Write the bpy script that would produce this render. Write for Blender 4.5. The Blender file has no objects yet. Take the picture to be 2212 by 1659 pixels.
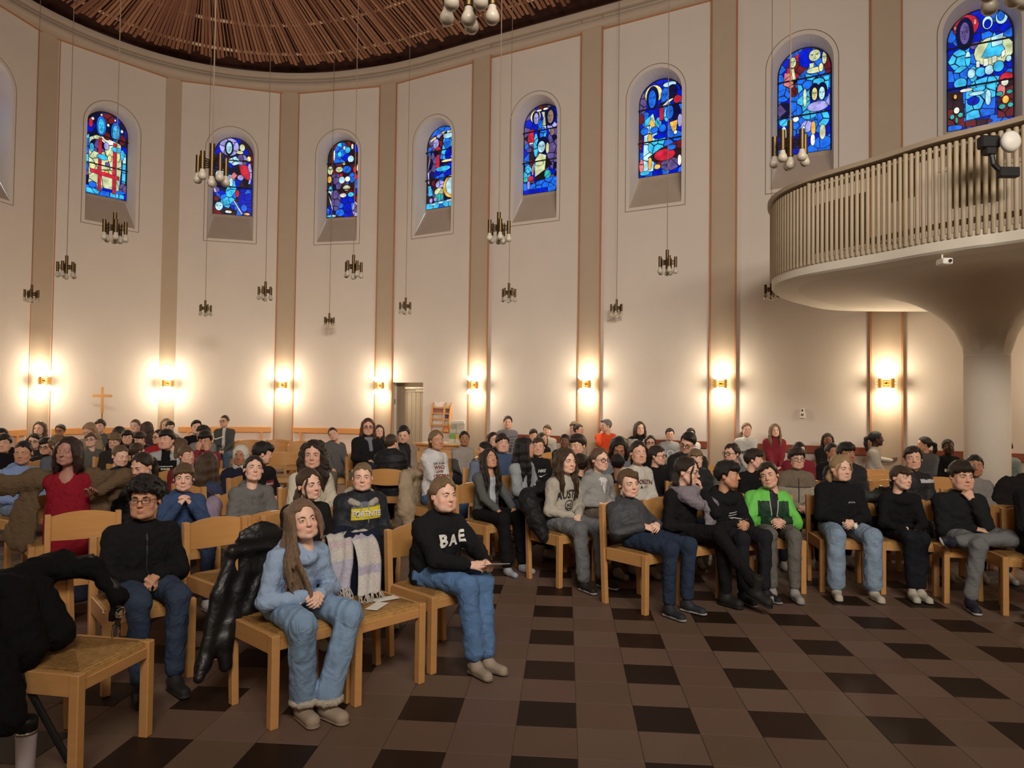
import bpy, bmesh, math, random
import numpy as np
from mathutils import Vector, Matrix
random.seed(7); RNG = np.random.default_rng(7)
C = bpy.context.scene.collection
SC = bpy.context.scene
# ------------------------------------------------------------------ camera, world, exposure
F_PX, PITCH, ROLL, CAM_H = 1534.4, 0.0252, 0.0127, 1.607      # from the floor tiles (0.30 m) and the pilasters
_fw = np.array([0, math.cos(PITCH), math.sin(PITCH)]); _r0 = np.array([1.0, 0, 0]); _u0 = np.cross(_r0, _fw)
_r = _r0*math.cos(ROLL) + _u0*math.sin(ROLL); _u = -_r0*math.sin(ROLL) + _u0*math.cos(ROLL)
EYE = np.array([0, 0, CAM_H])
cam = bpy.data.cameras.new('camera'); cam.sensor_width = 36; cam.lens = F_PX*36/2212; cam.clip_start = .05
camo = bpy.data.objects.new('camera', cam); C.objects.link(camo)
M = Matrix.Identity(4)
for i in range(3):
    M[i][0] = _r[i]; M[i][1] = _u[i]; M[i][2] = -_fw[i]; M[i][3] = EYE[i]
camo.matrix_world = M; SC.camera = camo
SC.view_settings.view_transform = 'Standard'; SC.view_settings.look = 'None'
SC.view_settings.gamma = 1; SC.view_settings.use_curve_mapping = False
SC.view_settings.exposure = 0.0
w = bpy.data.worlds.new('sky'); SC.world = w; w.use_nodes = True
bg = w.node_tree.nodes['Background']; bg.inputs[0].default_value = (.72, .86, 1, 1); bg.inputs[1].default_value = 1.5
SC.cycles.max_bounces = 7; SC.cycles.diffuse_bounces = 4; SC.cycles.glossy_bounces = 2
SC.cycles.transparent_max_bounces = 8; SC.cycles.transmission_bounces = 2
SC.cycles.caustics_reflective = False; SC.cycles.caustics_refractive = False
SC.cycles.sample_clamp_indirect = 3.0
SCONCE_W, SCONCE_COL = 18.0, (1, .86, .65)

def area(name, loc, target, size, watts, col, spread=180):      # soft fill lights added behind the camera to brighten walls and people
    l = bpy.data.lights.new(name, 'AREA'); l.shape = 'RECTANGLE'; l.size, l.size_y = size; l.energy = watts; l.color = col; l.spread = math.radians(spread)
    o = bpy.data.objects.new(name, l); C.objects.link(o); o.location = loc
    o.rotation_euler = (Vector(target)-Vector(loc)).to_track_quat('-Z', 'Y').to_euler(); return o
area('fill_light', (1.0, -2.8, 6.6), (-2.0, 13, 4.2), (3.6, 1.4), 335, (1, .92, .83), 98)
area('fill_light', (4.4, -2.2, 5.2), (4.6, 11, 2.4), (1.8, 1.2), 105, (1, .93, .83), 110)

def ray(px, py):
    return _fw + _r*(px-1106)/F_PX - _u*(py-829.5)/F_PX
def at(px, py, Y):                      # point of the photograph at depth Y
    d = ray(px, py); return EYE + d*(Y/d[1])
def atz(px, py, z=0.0):                 # point of the photograph at height z
    d = ray(px, py); return EYE + d*((z-CAM_H)/d[2])
def lerp(a, b, t): return a+(b-a)*t

# ------------------------------------------------------------------ materials
MATS = {}
def node_mat(name):
    m = bpy.data.materials.new(name); m.use_nodes = True
    nt = m.node_tree; b = nt.nodes['Principled BSDF']; return m, nt, b
def N(nt, t, **kw):
    n = nt.nodes.new(t)
    for k, v in kw.items():
        if k.startswith('i_'): n.inputs[k[2:].replace('_', ' ')].default_value = v
        else: setattr(n, k, v)
    return n
def varied(nt, b, col, amount=.12, scale=4.0, coord='Object', stretch=(1, 1, 1), bump=0.0, bscale=None, detail=4, seed=0):
    """noise-varied base colour and optional bump"""
    tc = N(nt, 'ShaderNodeTexCoord'); mp = N(nt, 'ShaderNodeMapping'); mp.inputs['Scale'].default_value = stretch
    mp.inputs['Location'].default_value = (seed, seed*.7, 0)
    nt.links.new(tc.outputs[coord], mp.inputs[0])
    n = N(nt, 'ShaderNodeTexNoise'); n.inputs['Scale'].default_value = scale; n.inputs['Detail'].default_value = detail
    nt.links.new(mp.outputs[0], n.inputs['Vector'])
    r = N(nt, 'ShaderNodeMix', data_type='RGBA')
    r.inputs[6].default_value = (*[c*(1-amount) for c in col], 1); r.inputs[7].default_value = (*[min(1, c*(1+amount)) for c in col], 1)
    nt.links.new(n.outputs[0], r.inputs[0]); nt.links.new(r.outputs[2], b.inputs['Base Color'])
    if bump:
        n2 = n
        if bscale:
            n2 = N(nt, 'ShaderNodeTexNoise'); n2.inputs['Scale'].default_value = bscale; n2.inputs['Detail'].default_value = 3
            nt.links.new(mp.outputs[0], n2.inputs['Vector'])
        bp = N(nt, 'ShaderNodeBump'); bp.inputs['Strength'].default_value = bump; bp.inputs['Distance'].default_value = .01
        nt.links.new(n2.outputs[0], bp.inputs['Height']); nt.links.new(bp.outputs[0], b.inputs['Normal'])
    return r
def mat(key, col=(.5, .5, .5), rough=.7, metal=0.0, **kw):
    if key in MATS: return MATS[key]
    m, nt, b = node_mat(key); b.inputs['Roughness'].default_value = rough; b.inputs['Metallic'].default_value = metal
    b.inputs['Specular IOR Level'].default_value = kw.pop('spec', .4)
    varied(nt, b, col, **kw); MATS[key] = m; return m
def folds(m, sc=13, st=.45):               # broad soft creases under the fine weave
    nt = m.node_tree; b = nt.nodes['Principled BSDF']; tc = N(nt, 'ShaderNodeTexCoord'); n = N(nt, 'ShaderNodeTexNoise'); n.inputs['Scale'].default_value = sc; n.inputs['Detail'].default_value = 2.5; n.inputs['Distortion'].default_value = 1.2
    nt.links.new(tc.outputs['Object'], n.inputs['Vector']); bp = N(nt, 'ShaderNodeBump'); bp.inputs['Strength'].default_value = st; bp.inputs['Distance'].default_value = .035; nt.links.new(n.outputs[0], bp.inputs['Height'])
    old = [l.from_node for l in nt.links if l.to_socket == b.inputs['Normal']]
    if old: nt.links.new(bp.outputs[0], old[0].inputs['Normal'])
    else: nt.links.new(bp.outputs[0], b.inputs['Normal'])
    return m
def cloth(col, kind='knit'):
    key = 'cloth_%s_%d_%d_%d' % (kind, *[int(c*999) for c in col])
    if key in MATS: return MATS[key]
    if kind == 'knit': return folds(mat(key, col, .92, spec=.15, amount=.10, scale=9, bump=.25, bscale=260))
    if kind == 'denim': return folds(mat(key, col, .85, spec=.2, amount=.38, scale=7, bump=.3, bscale=330, detail=6))
    if kind == 'shell': return folds(mat(key, col, .62, spec=.3, amount=.10, scale=12, bump=.08, bscale=30), 11, .35)
    if kind == 'leather': return folds(mat(key, col, .42, spec=.45, amount=.15, scale=15, bump=.10, bscale=50), 9, .3)
    if kind == 'fleece': return folds(mat(key, col, .98, spec=.1, amount=.12, scale=30, bump=.8, bscale=120))
def srgb(r, g, b):
    f = lambda c: (c/255/12.92 if c/255 <= .04045 else ((c/255+.055)/1.055)**2.4)
    return (f(r), f(g), f(b))

# ------------------------------------------------------------------ mesh helpers
def mesh(name, V, Fc, mats, midx=None, smooth=False):
    me = bpy.data.meshes.new(name); V = np.asarray(V, np.float32)
    if isinstance(Fc, np.ndarray) and Fc.ndim == 2:
        n, k = Fc.shape
        me.vertices.add(len(V)); me.vertices.foreach_set('co', V.ravel())
        me.loops.add(n*k); me.loops.foreach_set('vertex_index', Fc.astype(np.int32).ravel())
        me.polygons.add(n); me.polygons.foreach_set('loop_start', np.arange(0, n*k, k, dtype=np.int32))
        me.update(calc_edges=True)
    else:
        me.from_pydata([tuple(map(float, v)) for v in V], [], [tuple(int(i) for i in f) for f in Fc])
    for m in (mats if isinstance(mats, (list, tuple)) else [mats]): me.materials.append(m)
    if midx is not None: me.polygons.foreach_set('material_index', np.asarray(midx, np.int32))
    if smooth: me.polygons.foreach_set('use_smooth', np.ones(len(me.polygons), bool))
    me.update(); return me
def link(name, me, parent=None, loc=None, rotz=0.0, kind=None, label=None, cat=None, group=None):
    o = bpy.data.objects.new(name, me); C.objects.link(o)
    if parent is not None: o.parent = parent
    if loc is not None: o.location = [float(c) for c in loc]
    if rotz: o.rotation_euler = (0, 0, rotz)
    if kind: o['kind'] = kind
    if label: o['label'] = label
    if cat: o['category'] = cat
    if group: o['group'] = group
    return o
def thing(name, label, cat, loc=(0, 0, 0), rotz=0.0, group=None):
    return link(name, None, None, loc, rotz, None, label, cat, group)
class MB:
    """collects simple shapes into one mesh"""
    def __init__(s): s.V = []; s.F = []; s.n = 0; s.mi = []; s.cur = 0
    def add(s, V, F):
        s.V += [tuple(map(float, v)) for v in V]; s.F += [tuple(i+s.n for i in f) for f in F]; s.mi += [s.cur]*len(F); s.n = len(s.V); return s
    def box(s, a, b, bev=0.0):
        x0, y0, z0 = a; x1, y1, z1 = b
        if bev <= 0:
            return s.add([(x0, y0, z0), (x1, y0, z0), (x1, y1, z0), (x0, y1, z0), (x0, y0, z1), (x1, y0, z1), (x1, y1, z1), (x0, y1, z1)],
                  [(0, 3, 2, 1), (4, 5, 6, 7), (0, 1, 5, 4), (1, 2, 6, 5), (2, 3, 7, 6), (3, 0, 4, 7)])
        e = bev; V = []
        for z, q in ((z0, e), (z0+e, 0), (z1-e, 0), (z1, e)):
            i = q
            V += [(x0+e, y0+i, z), (x1-e, y0+i, z), (x1-i, y0+e, z), (x1-i, y1-e, z), (x1-e, y1-i, z), (x0+e, y1-i, z), (x0+i, y1-e, z), (x0+i, y0+e, z)]
        F = [tuple(range(7, -1, -1)), tuple(range(24, 32))]
        for k in range(3):
            for j in range(8):
                F.append((k*8+j, k*8+(j+1) % 8, k*8+8+(j+1) % 8, k*8+8+j))
        return s.add(V, F)
    def tube(s, pts, r, n=8, caps=True):
        pts = [np.array(p, float) for p in pts]; rs = r if hasattr(r, '__len__') else [r]*len(pts); V = []
        for i, p in enumerate(pts):
            t = pts[min(i+1, len(pts)-1)]-pts[max(i-1, 0)]; t = t/(np.linalg.norm(t)+1e-9)
            a = np.cross(t, (0, 0, 1) if abs(t[2]) < .9 else (1, 0, 0)); a /= np.linalg.norm(a); b = np.cross(t, a)
            for k in range(n):
                q = 2*math.pi*k/n; V.append(p+rs[i]*(a*math.cos(q)+b*math.sin(q)))
        F = [(i*n+k, i*n+(k+1) % n, (i+1)*n+(k+1) % n, (i+1)*n+k) for i in range(len(pts)-1) for k in range(n)]
        if caps: F += [tuple(range(n-1, -1, -1)), tuple((len(pts)-1)*n+k for k in range(n))]
        return s.add(V, F)
    def lathe(s, prof, n=16, o=(0, 0, 0)):
        V = [(o[0]+r*math.cos(2*math.pi*k/n), o[1]+r*math.sin(2*math.pi*k/n), o[2]+z) for r, z in prof for k in range(n)]
        F = [(i*n+k, i*n+(k+1) % n, (i+1)*n+(k+1) % n, (i+1)*n+k) for i in range(len(prof)-1) for k in range(n)]
        if prof[0][0] > 1e-6: F.append(tuple(range(n-1, -1, -1)))
        if prof[-1][0] > 1e-6: F.append(tuple((len(prof)-1)*n+k for k in range(n)))
        return s.add(V, F)
    def prism(s, poly, z0, z1):          # poly in xy, counter-clockwise
        n = len(poly); V = [(x, y, z0) for x, y in poly]+[(x, y, z1) for x, y in poly]
        F = [tuple(range(n-1, -1, -1)), tuple(range(n, 2*n))]+[(k, (k+1) % n, n+(k+1) % n, n+k) for k in range(n)]
        return s.add(V, F)
    def xf(s, fn): s.V = [tuple(map(float, fn(np.array(v)))) for v in s.V]; return s
    def me(s, name, mats, smooth=False): return mesh(name, s.V, s.F, mats, s.mi, smooth)
    def build(s, name, mats, parent=None, smooth=False, **kw): return link(name, s.me(name, mats, smooth), parent, **kw)
def smooth_by_angle(me, deg=35):
    me.polygons.foreach_set('use_smooth', np.ones(len(me.polygons), bool))
    try: me.set_sharp_from_angle(angle=math.radians(deg))
    except Exception: pass
    return me
def copy_tree(o, parent=None):
    c = o.copy(); C.objects.link(c)
    if parent is not None: c.parent = parent
    for ch in o.children: copy_tree(ch, c)
    return c
# ------------------------------------------------------------------ plan of the room: pilaster points, clockwise from the left
K = 1.1; ZT = CAM_H + 6.293*K           # underside of the cornice
def plan_pt(px, py):
    d = ray(px, py); t = (ZT-CAM_H)/d[2]; return (EYE+d*t)[:2]
P = [plan_pt(*q) for q in ((104, 74), (376, 170), (628, 200.5), (841.5, 182), (1044, 126), (1281, 65))]
L = float(np.mean([np.linalg.norm(P[i+1]-P[i]) for i in range(5)]))
sd = (P[5]-P[3])/np.linalg.norm(P[5]-P[3])
P += [P[5]+sd*L*(i+1)*1.005 for i in range(4)]                  # straight flank to the right: P6..P9
P0 = P[0]
left = [P0-L*np.array([.17, .985]), P0-L*np.array([.17, .985])-L*np.array([-.05, 1.0]), P0-L*np.array([.17, .985])-L*np.array([-.25, 2.0])]
right = [P[9]+L*np.array([.55, -.83]), P[9]+L*np.array([.85, -1.78]), P[9]+L*np.array([.8, -2.8]), P[9]+L*np.array([.3, -3.7]), P[9]+L*np.array([-.6, -4.5])]
back = [np.array([3.5, -4.8]), np.array([.5, -5.4]), np.array([-2.6, -4.6]), np.array([-5.2, -2.8]), np.array([-7.4, -.4]), np.array([-8.7, 2.6])]
LOOP = left[::-1]+P+right+back             # clockwise seen from above (left -> far -> right -> behind)
i0 = 3                                     # index of P0 in LOOP
NL = len(LOOP)
def chord(i): a, b = LOOP[i % NL], LOOP[(i+1) % NL]; return a, b
def bay_frame(i):
    a, b = chord(i); d = (b-a)/np.linalg.norm(b-a); n = np.array([d[1], -d[0]])   # inward normal
    return a, b, d, n
NRM = []
for i in range(NL):
    n = bay_frame(i-1)[3]+bay_frame(i)[3]; NRM.append(n/np.linalg.norm(n))
plaster = mat('wall_plaster', srgb(212, 199, 187), .93, spec=.15, amount=.035, scale=2.2, bump=.12, bscale=38)
reveal_m = mat('reveal_plaster', srgb(216, 206, 196), .9, spec=.15, amount=.03, scale=3)
sill_m = mat('sill_plaster', srgb(176, 158, 142), .9, spec=.15, amount=.06, scale=5)
pil_m = mat('pilaster_taupe', srgb(180, 160, 138), .9, spec=.15, amount=.04, scale=3, bump=.1, bscale=40)
terra = mat('terracotta_edge', srgb(172, 118, 80), .85, amount=.1, scale=6)
corn_m = mat('cornice_taupe', srgb(178, 160, 142), .85, amount=.05, scale=4)
line_m = mat('painted_line', srgb(96, 76, 62), .9)
ZTOP = ZT+.34
GW, GB, GS = .405, 5.73, 7.075               # glass half width, bottom, spring line (apex = GS+GW)
OW, OB, OS = .475, 5.11, 7.075              # opening on the wall face
REC = .33
def arch(hw, zb, zs, n=14, ry=None):       # outline, counter-clockwise from bottom-left seen from inside (u to the right)
    ry = ry or hw
    return [(-hw, zb), (hw, zb)]+[(hw*math.cos(t), zs+ry*math.sin(t)) for t in np.linspace(0, math.pi, n)]
def w3(i, u, z, dep=0.0):                  # bay coordinates -> world; u=0 mid bay, to the right seen from inside; dep>0 into the wall
    a, b, d, n = bay_frame(i); m = (a+b)/2; q = m+d*u-n*dep
    return (q[0], q[1], z)
WIN_BAYS = list(range(i0-2, i0+9))
DOOR_BAY = i0+3
DOOR_U = (-1.06, -.17); DOOR_H = 1.99
def wall_bay(i):
    a, b = chord(i); hl = np.linalg.norm(b-a)/2; mb = MB()
    side = 'apse' if i0-1 <= i <= i0+2 else ('right' if i0+2 < i < i0+12 else ('left' if i < i0-1 else 'altar'))
    def quad(u0, z0, u1, z1): mb.add([w3(i, u0, z0), w3(i, u1, z0), w3(i, u1, z1), w3(i, u0, z1)], [(0, 1, 2, 3)])
    zlo = -.02
    if i == DOOR_BAY:
        d0, d1 = DOOR_U
        quad(-hl, -.02, d0, DOOR_H); quad(d1, -.02, hl, DOOR_H); zlo = DOOR_H
    if i in WIN_BAYS:
        quad(-hl, zlo, hl, OB-.0); quad(-hl, OB, -OW, ZTOP); quad(OW, OB, hl, ZTOP)
        us = [OW*math.cos(t) for t in np.linspace(math.pi, 0, 20)]; zs = [OS+OW*math.sin(t) for t in np.linspace(math.pi, 0, 20)]
        for k in range(19):
            mb.add([w3(i, us[k], zs[k]), w3(i, us[k+1], zs[k+1]), w3(i, us[k+1], ZTOP), w3(i, us[k], ZTOP)], [(0, 1, 2, 3)])
    else: quad(-hl, zlo, hl, ZTOP)
    return mb.build('wall_'+side, plaster, kind='structure')
WALLS = {i: wall_bay(i) for i in range(NL)}
# pilasters with terracotta edges, cornice
pil_mesh = MB().box((-.20, -.05, 0), (.20, .10, ZTOP)).me('pilaster', pil_m)
edge_mesh = MB().box((-.013, -.058, 0), (.013, -.03, ZTOP)).me('edge_strip', terra)
PIL = {}
for i in range(NL):
    if i0-2 <= i <= i0+11 or i % 2 == 0:
        p, n = LOOP[i], NRM[i]; rz = math.atan2(n[0], -n[1])        # local -y points into the room
        o = link('pilaster', pil_mesh, None, (p[0], p[1], 0), rz, kind='structure'); PIL[i] = o
        for s in (-1, 1):
            e = link('edge_strip', edge_mesh, o); e.location = (s*.207, 0, 0)
SM = []                                    # smooth inner line of the eaves: (point, inward normal), eight to a bay
for i in range(NL):
    m0, c_, m1 = (LOOP[i-1]+LOOP[i])/2, LOOP[i], (LOOP[i]+LOOP[(i+1) % NL])/2
    for t in np.linspace(0, 1, 8, endpoint=False):
        p = (1-t)**2*m0+2*t*(1-t)*c_+t*t*m1; d = 2*(1-t)*(c_-m0)+2*t*(m1-c_); d /= np.linalg.norm(d); SM.append((p, np.array([d[1], -d[0]])))
def loop_strip(mb, profile, line=None):    # profile: list of (t inward, z), swept round the room
    line = line or SM; n = len(profile); N_ = len(line); V = []
    for p, nn in line:
        for t, z in profile: q = p+nn*t; V.append((q[0], q[1], z))
    mb.add(V, [(i*n+j, i*n+j+1, ((i+1) % N_)*n+j+1, ((i+1) % N_)*n+j) for i in range(N_) for j in range(n-1)])
mb = MB()
prof = [(-.3, ZT-.02), (.03, ZT-.02)]+[(.03+.085*math.sin(a), ZT+.075-.085*math.cos(a)) for a in np.linspace(.2, 2.6, 9)]
prof += [(.045, ZT+.165), (.045, ZT+.20), (.10, ZT+.21), (.125, ZT+.24), (.125, ZT+.33), (-.3, ZT+.34)]
loop_strip(mb, prof); o = mb.build('trim_1', corn_m, kind='structure'); smooth_by_angle(o.data, 40); o['label'] = 'rounded taupe plaster cornice running round the top of the wall'
mb = MB(); loop_strip(mb, [(.0, ZT-.045), (.012, ZT-.045), (.012, ZT-.02)], [(LOOP[i], NRM[i]) for i in range(NL)]); mb.build('trim_2', terra, kind='structure')
# ------------------------------------------------------------------ ceiling: dark soffit, battens, radial slats
wood_dark = mat('ceiling_backing', srgb(58, 26, 16), .8, amount=.2, scale=5)
slat_ms = [mat('slat_wood_%d' % k, c, .62, spec=.35, amount=.22, scale=3, stretch=(6, 6, 6), seed=k) for k, c in
           enumerate((srgb(150, 104, 78), srgb(136, 90, 66), srgb(164, 116, 88), srgb(124, 80, 58)))]
batten_m = mat('batten_pale', srgb(244, 216, 180), .7, amount=.12, scale=9)
SL = .25; ZS = ZT+.40
CEN = np.array([-1.0, 5.4])
def cz(t): return ZS+SL*t
mb = MB(); V = []
for i in range(NL): V.append((*(LOOP[i]-NRM[i]*.02), ZT+.33))
for i in range(NL): V.append((*(LOOP[i]+NRM[i]*.02), ZS+.02))
for i in range(NL):
    q = LOOP[i]+NRM[i]*4.6 if False else lerp(LOOP[i], CEN, .62); V.append((*q, ZS+.20+SL*np.linalg.norm(q-LOOP[i])))
V.append((*CEN, ZS+2.1))
F = []
for i in range(NL):
    j = (i+1) % NL
    F += [(i, j, NL+j, NL+i), (NL+i, NL+j, 2*NL+j, 2*NL+i), (2*NL+i, 2*NL+j, 3*NL)]
mb.add(V, F); ceil = mb.build('ceiling', wood_dark, kind='structure')
# slats over the part the photograph shows
def along(s):                              # s in bays; point on the smooth eaves line and its inward normal
    q = (s*8+4) % (NL*8); i = int(q); f = q-i; a, b = SM[i % len(SM)], SM[(i+1) % len(SM)]; n = lerp(a[1], b[1], f); return lerp(a[0], b[0], f), n/np.linalg.norm(n)
slat_meshes = {}
s = i0-1.6; k = 0
while s < i0+7.6 and k < 298:
    p, n = along(s); rz = math.atan2(n[0], -n[1])
    cur = i0-1.2 < s < i0+3.2
    LEN = 4.3 if cur else 5.2
    v = random.randrange(5); key = (cur, v)
    if key not in slat_meshes:
        w0 = .030 if v < 4 else .014; w1 = w0*(.30 if cur else 1.0); h = .022
        t0 = .36+.03*v; m2 = MB(); V = []
        for t, ww in ((t0, w0), (LEN, w1)):
            z = cz(t)-ZS
            V += [(-ww, -t, z), (ww, -t, z), (ww, -t, z+h), (-ww, -t, z+h)]
        m2.add(V, [(0, 1, 2, 3), (7, 6, 5, 4), (0, 4, 5, 1), (1, 5, 6, 2), (2, 6, 7, 3), (3, 7, 4, 0)])
        slat_meshes[key] = [m2.me('slat', mm) for mm in slat_ms]
    dz = random.choice((0, 0, 0, -.02, .015))
    link('slat', random.choice(slat_meshes[key]), ceil, (p[0], p[1], ZS-.10+dz), rz+random.uniform(-.0015, .0015)); k += 1
    s += .094/L
N_SLATS = k
for t in (.62, 1.42, 2.25, 3.2):
    mb = MB(); ss = np.arange(i0-1.6, i0+7.6, .12); V = []
    for q in ss:
        p, n = along(q)
        for tt, dz in ((t, 0), (t+.045, 0.011), (t+.045, .045), (t, .034)):
            c = p+n*tt; V.append((c[0], c[1], cz(t)-.080+dz))
    m = len(ss); F = []
    for a in range(m-1):
        for j in range(4): F.append((a*4+j, a*4+(j+1) % 4, a*4+4+(j+1) % 4, a*4+4+j))
    mb.add(V, F); mb.build('batten', batten_m, ceil)
# ------------------------------------------------------------------ floor: grout bed and 0.30 m tiles
ty = -.0761; tc0 = np.array([.2298, -3.5656]); TS = .30
def tile_world(u, v):
    d = np.array([u, v])*TS-tc0
    return np.array([d[0]*math.cos(ty)-d[1]*math.sin(ty), d[0]*math.sin(ty)+d[1]*math.cos(ty)])
grout = mat('floor_grout', srgb(128, 106, 88), .95)
tile_br = [mat('tile_brown_%d' % k, c, .52, spec=.25, amount=.10, scale=2.5, coord='Object', bump=.03, bscale=60, seed=k) for k, c in
           enumerate((srgb(112, 89, 75), srgb(108, 85, 70), srgb(115, 92, 79), srgb(110, 85, 74), srgb(106, 86, 69)))]
tile_bk = [mat('tile_black_%d' % k, c,   .50, spec=.2, amount=.2, scale=3, seed=k) for k, c in enumerate((srgb(46, 31, 22), srgb(42, 29, 21), srgb(50, 32, 24)))]
mb = MB(); mb.add([(p[0], p[1], -.006) for p in LOOP], [tuple(range(NL))]); floor = mb.build('floor', grout, kind='structure')
tm = {}
def tile_mesh(m):
    if m not in tm:
        g = .0012; a, e = g, g+.0012; hh = TS-a; h2 = TS-e
        V = [(a, a, -.006), (hh, a, -.006), (hh, hh, -.006), (a, hh, -.006), (a, a, -.0012), (hh, a, -.0012), (hh, hh, -.0012), (a, hh, -.0012), (e, e, 0), (h2, e, 0), (h2, h2, 0), (e, h2, 0)]
        Fq = [(8, 9, 10, 11)]+[(k, (k+1) % 4, 4+(k+1) % 4, 4+k) for k in range(4)]+[(4+k, 4+(k+1) % 4, 8+(k+1) % 4, 8+k) for k in range(4)]
        tm[m] = (mesh('tile', V, Fq, m), V, Fq)
    return tm[m]
from math import hypot
tiles = []
poly = LOOP
def inside(p):
    c = False; j = NL-1
    for i in range(NL):
        a, b = poly[i], poly[j]
        if (a[1] > p[1]) != (b[1] > p[1]) and p[0] < (b[0]-a[0])*(p[1]-a[1])/(b[1]-a[1])+a[0]: c = not c
        j = i
    return c
for u in range(-48, 52):
    for v in range(-8, 60):
        c = tile_world(u+.5, v+.5)
        if c[1] < -1.2 or c[1] > 17 or abs(c[0]) > max(2.2, .85*c[1]+.8) or not inside(c): continue
        black = (u % 2 == 0) and (v % 2 == 0)
        vis = c[1] > 2.75 and abs(c[0]) < .725*c[1]+.1
        tiles.append((0 if vis else 1, hypot(*c), u, v, black))
tiles.sort()
far = {}
for q, (hid, dist, u, v, black) in enumerate(tiles):
    m = random.choice(tile_bk if black else tile_br); w = tile_world(u, v)
    if q < 298 and not hid:
        o = link('tile', tile_mesh(m)[0], floor, (w[0], w[1], 0), ty)
        if black: o['label'] = 'near-black stone floor tile'
    else: far.setdefault(m, []).append(w)
V = []; Fs = []; mi = []; ms = list(far); cs, sn = math.cos(ty), math.sin(ty)
for k, m in enumerate(ms):
    _, tv, tf = tile_mesh(m)
    for w in far[m]:
        n = len(V); V += [(w[0]+x*cs-y*sn, w[1]+x*sn+y*cs, z) for x, y, z in tv]; Fs += [tuple(i+n for i in f) for f in tf]; mi += [k]*len(tf)
link('far_tiles', mesh('far_tiles', V, Fs, ms, mi), floor, kind='stuff')
# ------------------------------------------------------------------ stained-glass windows
GC = {'D': (.004, .006, .05), 'B': (.0, .012, .62), 'b': (.012, .17, .95), 'c': (.05, .58, 1.0), 'w': (.50, .86, 1.0), 'W': (.92, .95, .80),
      'y': (.90, .84, .36), 'o': (.95, .52, .08), 'r': (.62, .02, .05), 'R': (.16, .012, .02), 'p': (.13, .09, .30), 'l': (.42, .40, .88),
      'g': (.03, .48, .44), 'k': (.035, .012, .02), 'G': (.66, .74, .42), 'f': (.30, .19, .15), 'i': (.80, .22, .22)}
GM = {}
def glass_mat(c):
    if c in GM: return GM[c]
    m, nt, b = node_mat('stained_glass_'+{'D': 'navy', 'B': 'ultramarine', 'b': 'blue', 'c': 'cyan', 'w': 'ice', 'W': 'cream', 'y': 'yellow', 'o': 'orange', 'r': 'red',
        'R': 'oxblood', 'p': 'violet', 'l': 'lavender', 'g': 'teal', 'k': 'umber', 'G': 'pale_green', 'f': 'brown', 'i': 'pink'}[c])
    col = GC[c]; b.inputs['Base Color'].default_value = (*[x*.25 for x in col], 1); b.inputs['Roughness'].default_value = .25
    tc = N(nt, 'ShaderNodeTexCoord'); n = N(nt, 'ShaderNodeTexNoise'); n.inputs['Scale'].default_value = 9; n.inputs['Detail'].default_value = 3
    nt.links.new(tc.outputs['Object'], n.inputs['Vector'])
    mr = N(nt, 'ShaderNodeMapRange'); mr.inputs[1].default_value = .3; mr.inputs[2].default_value = .7; mr.inputs[3].default_value = .45; mr.inputs[4].default_value = 1.2
    nt.links.new(n.outputs[0], mr.inputs[0]); b.inputs['Emission Color'].default_value = (*col, 1)  # daylight behind the glass is put in as emission, varied by noise
    nt.links.new(mr.outputs[0], b.inputs['Emission Strength'])
    try: m.cycles.emission_sampling = 'NONE'
    except Exception: pass
    GM[c] = m; return m
lead = mat('lead_came', (.006, .006, .010), .6, metal=0)
def E(c, u, v, ru, rv, o=0): return ('E', c, u, v, ru, rv, o)
def Pg(c, *pts, o=0): return ('P', c, pts, o)
def Fc(c, u, v, ru, rv): return ('E', c, u, v, ru, rv, 2)
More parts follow.
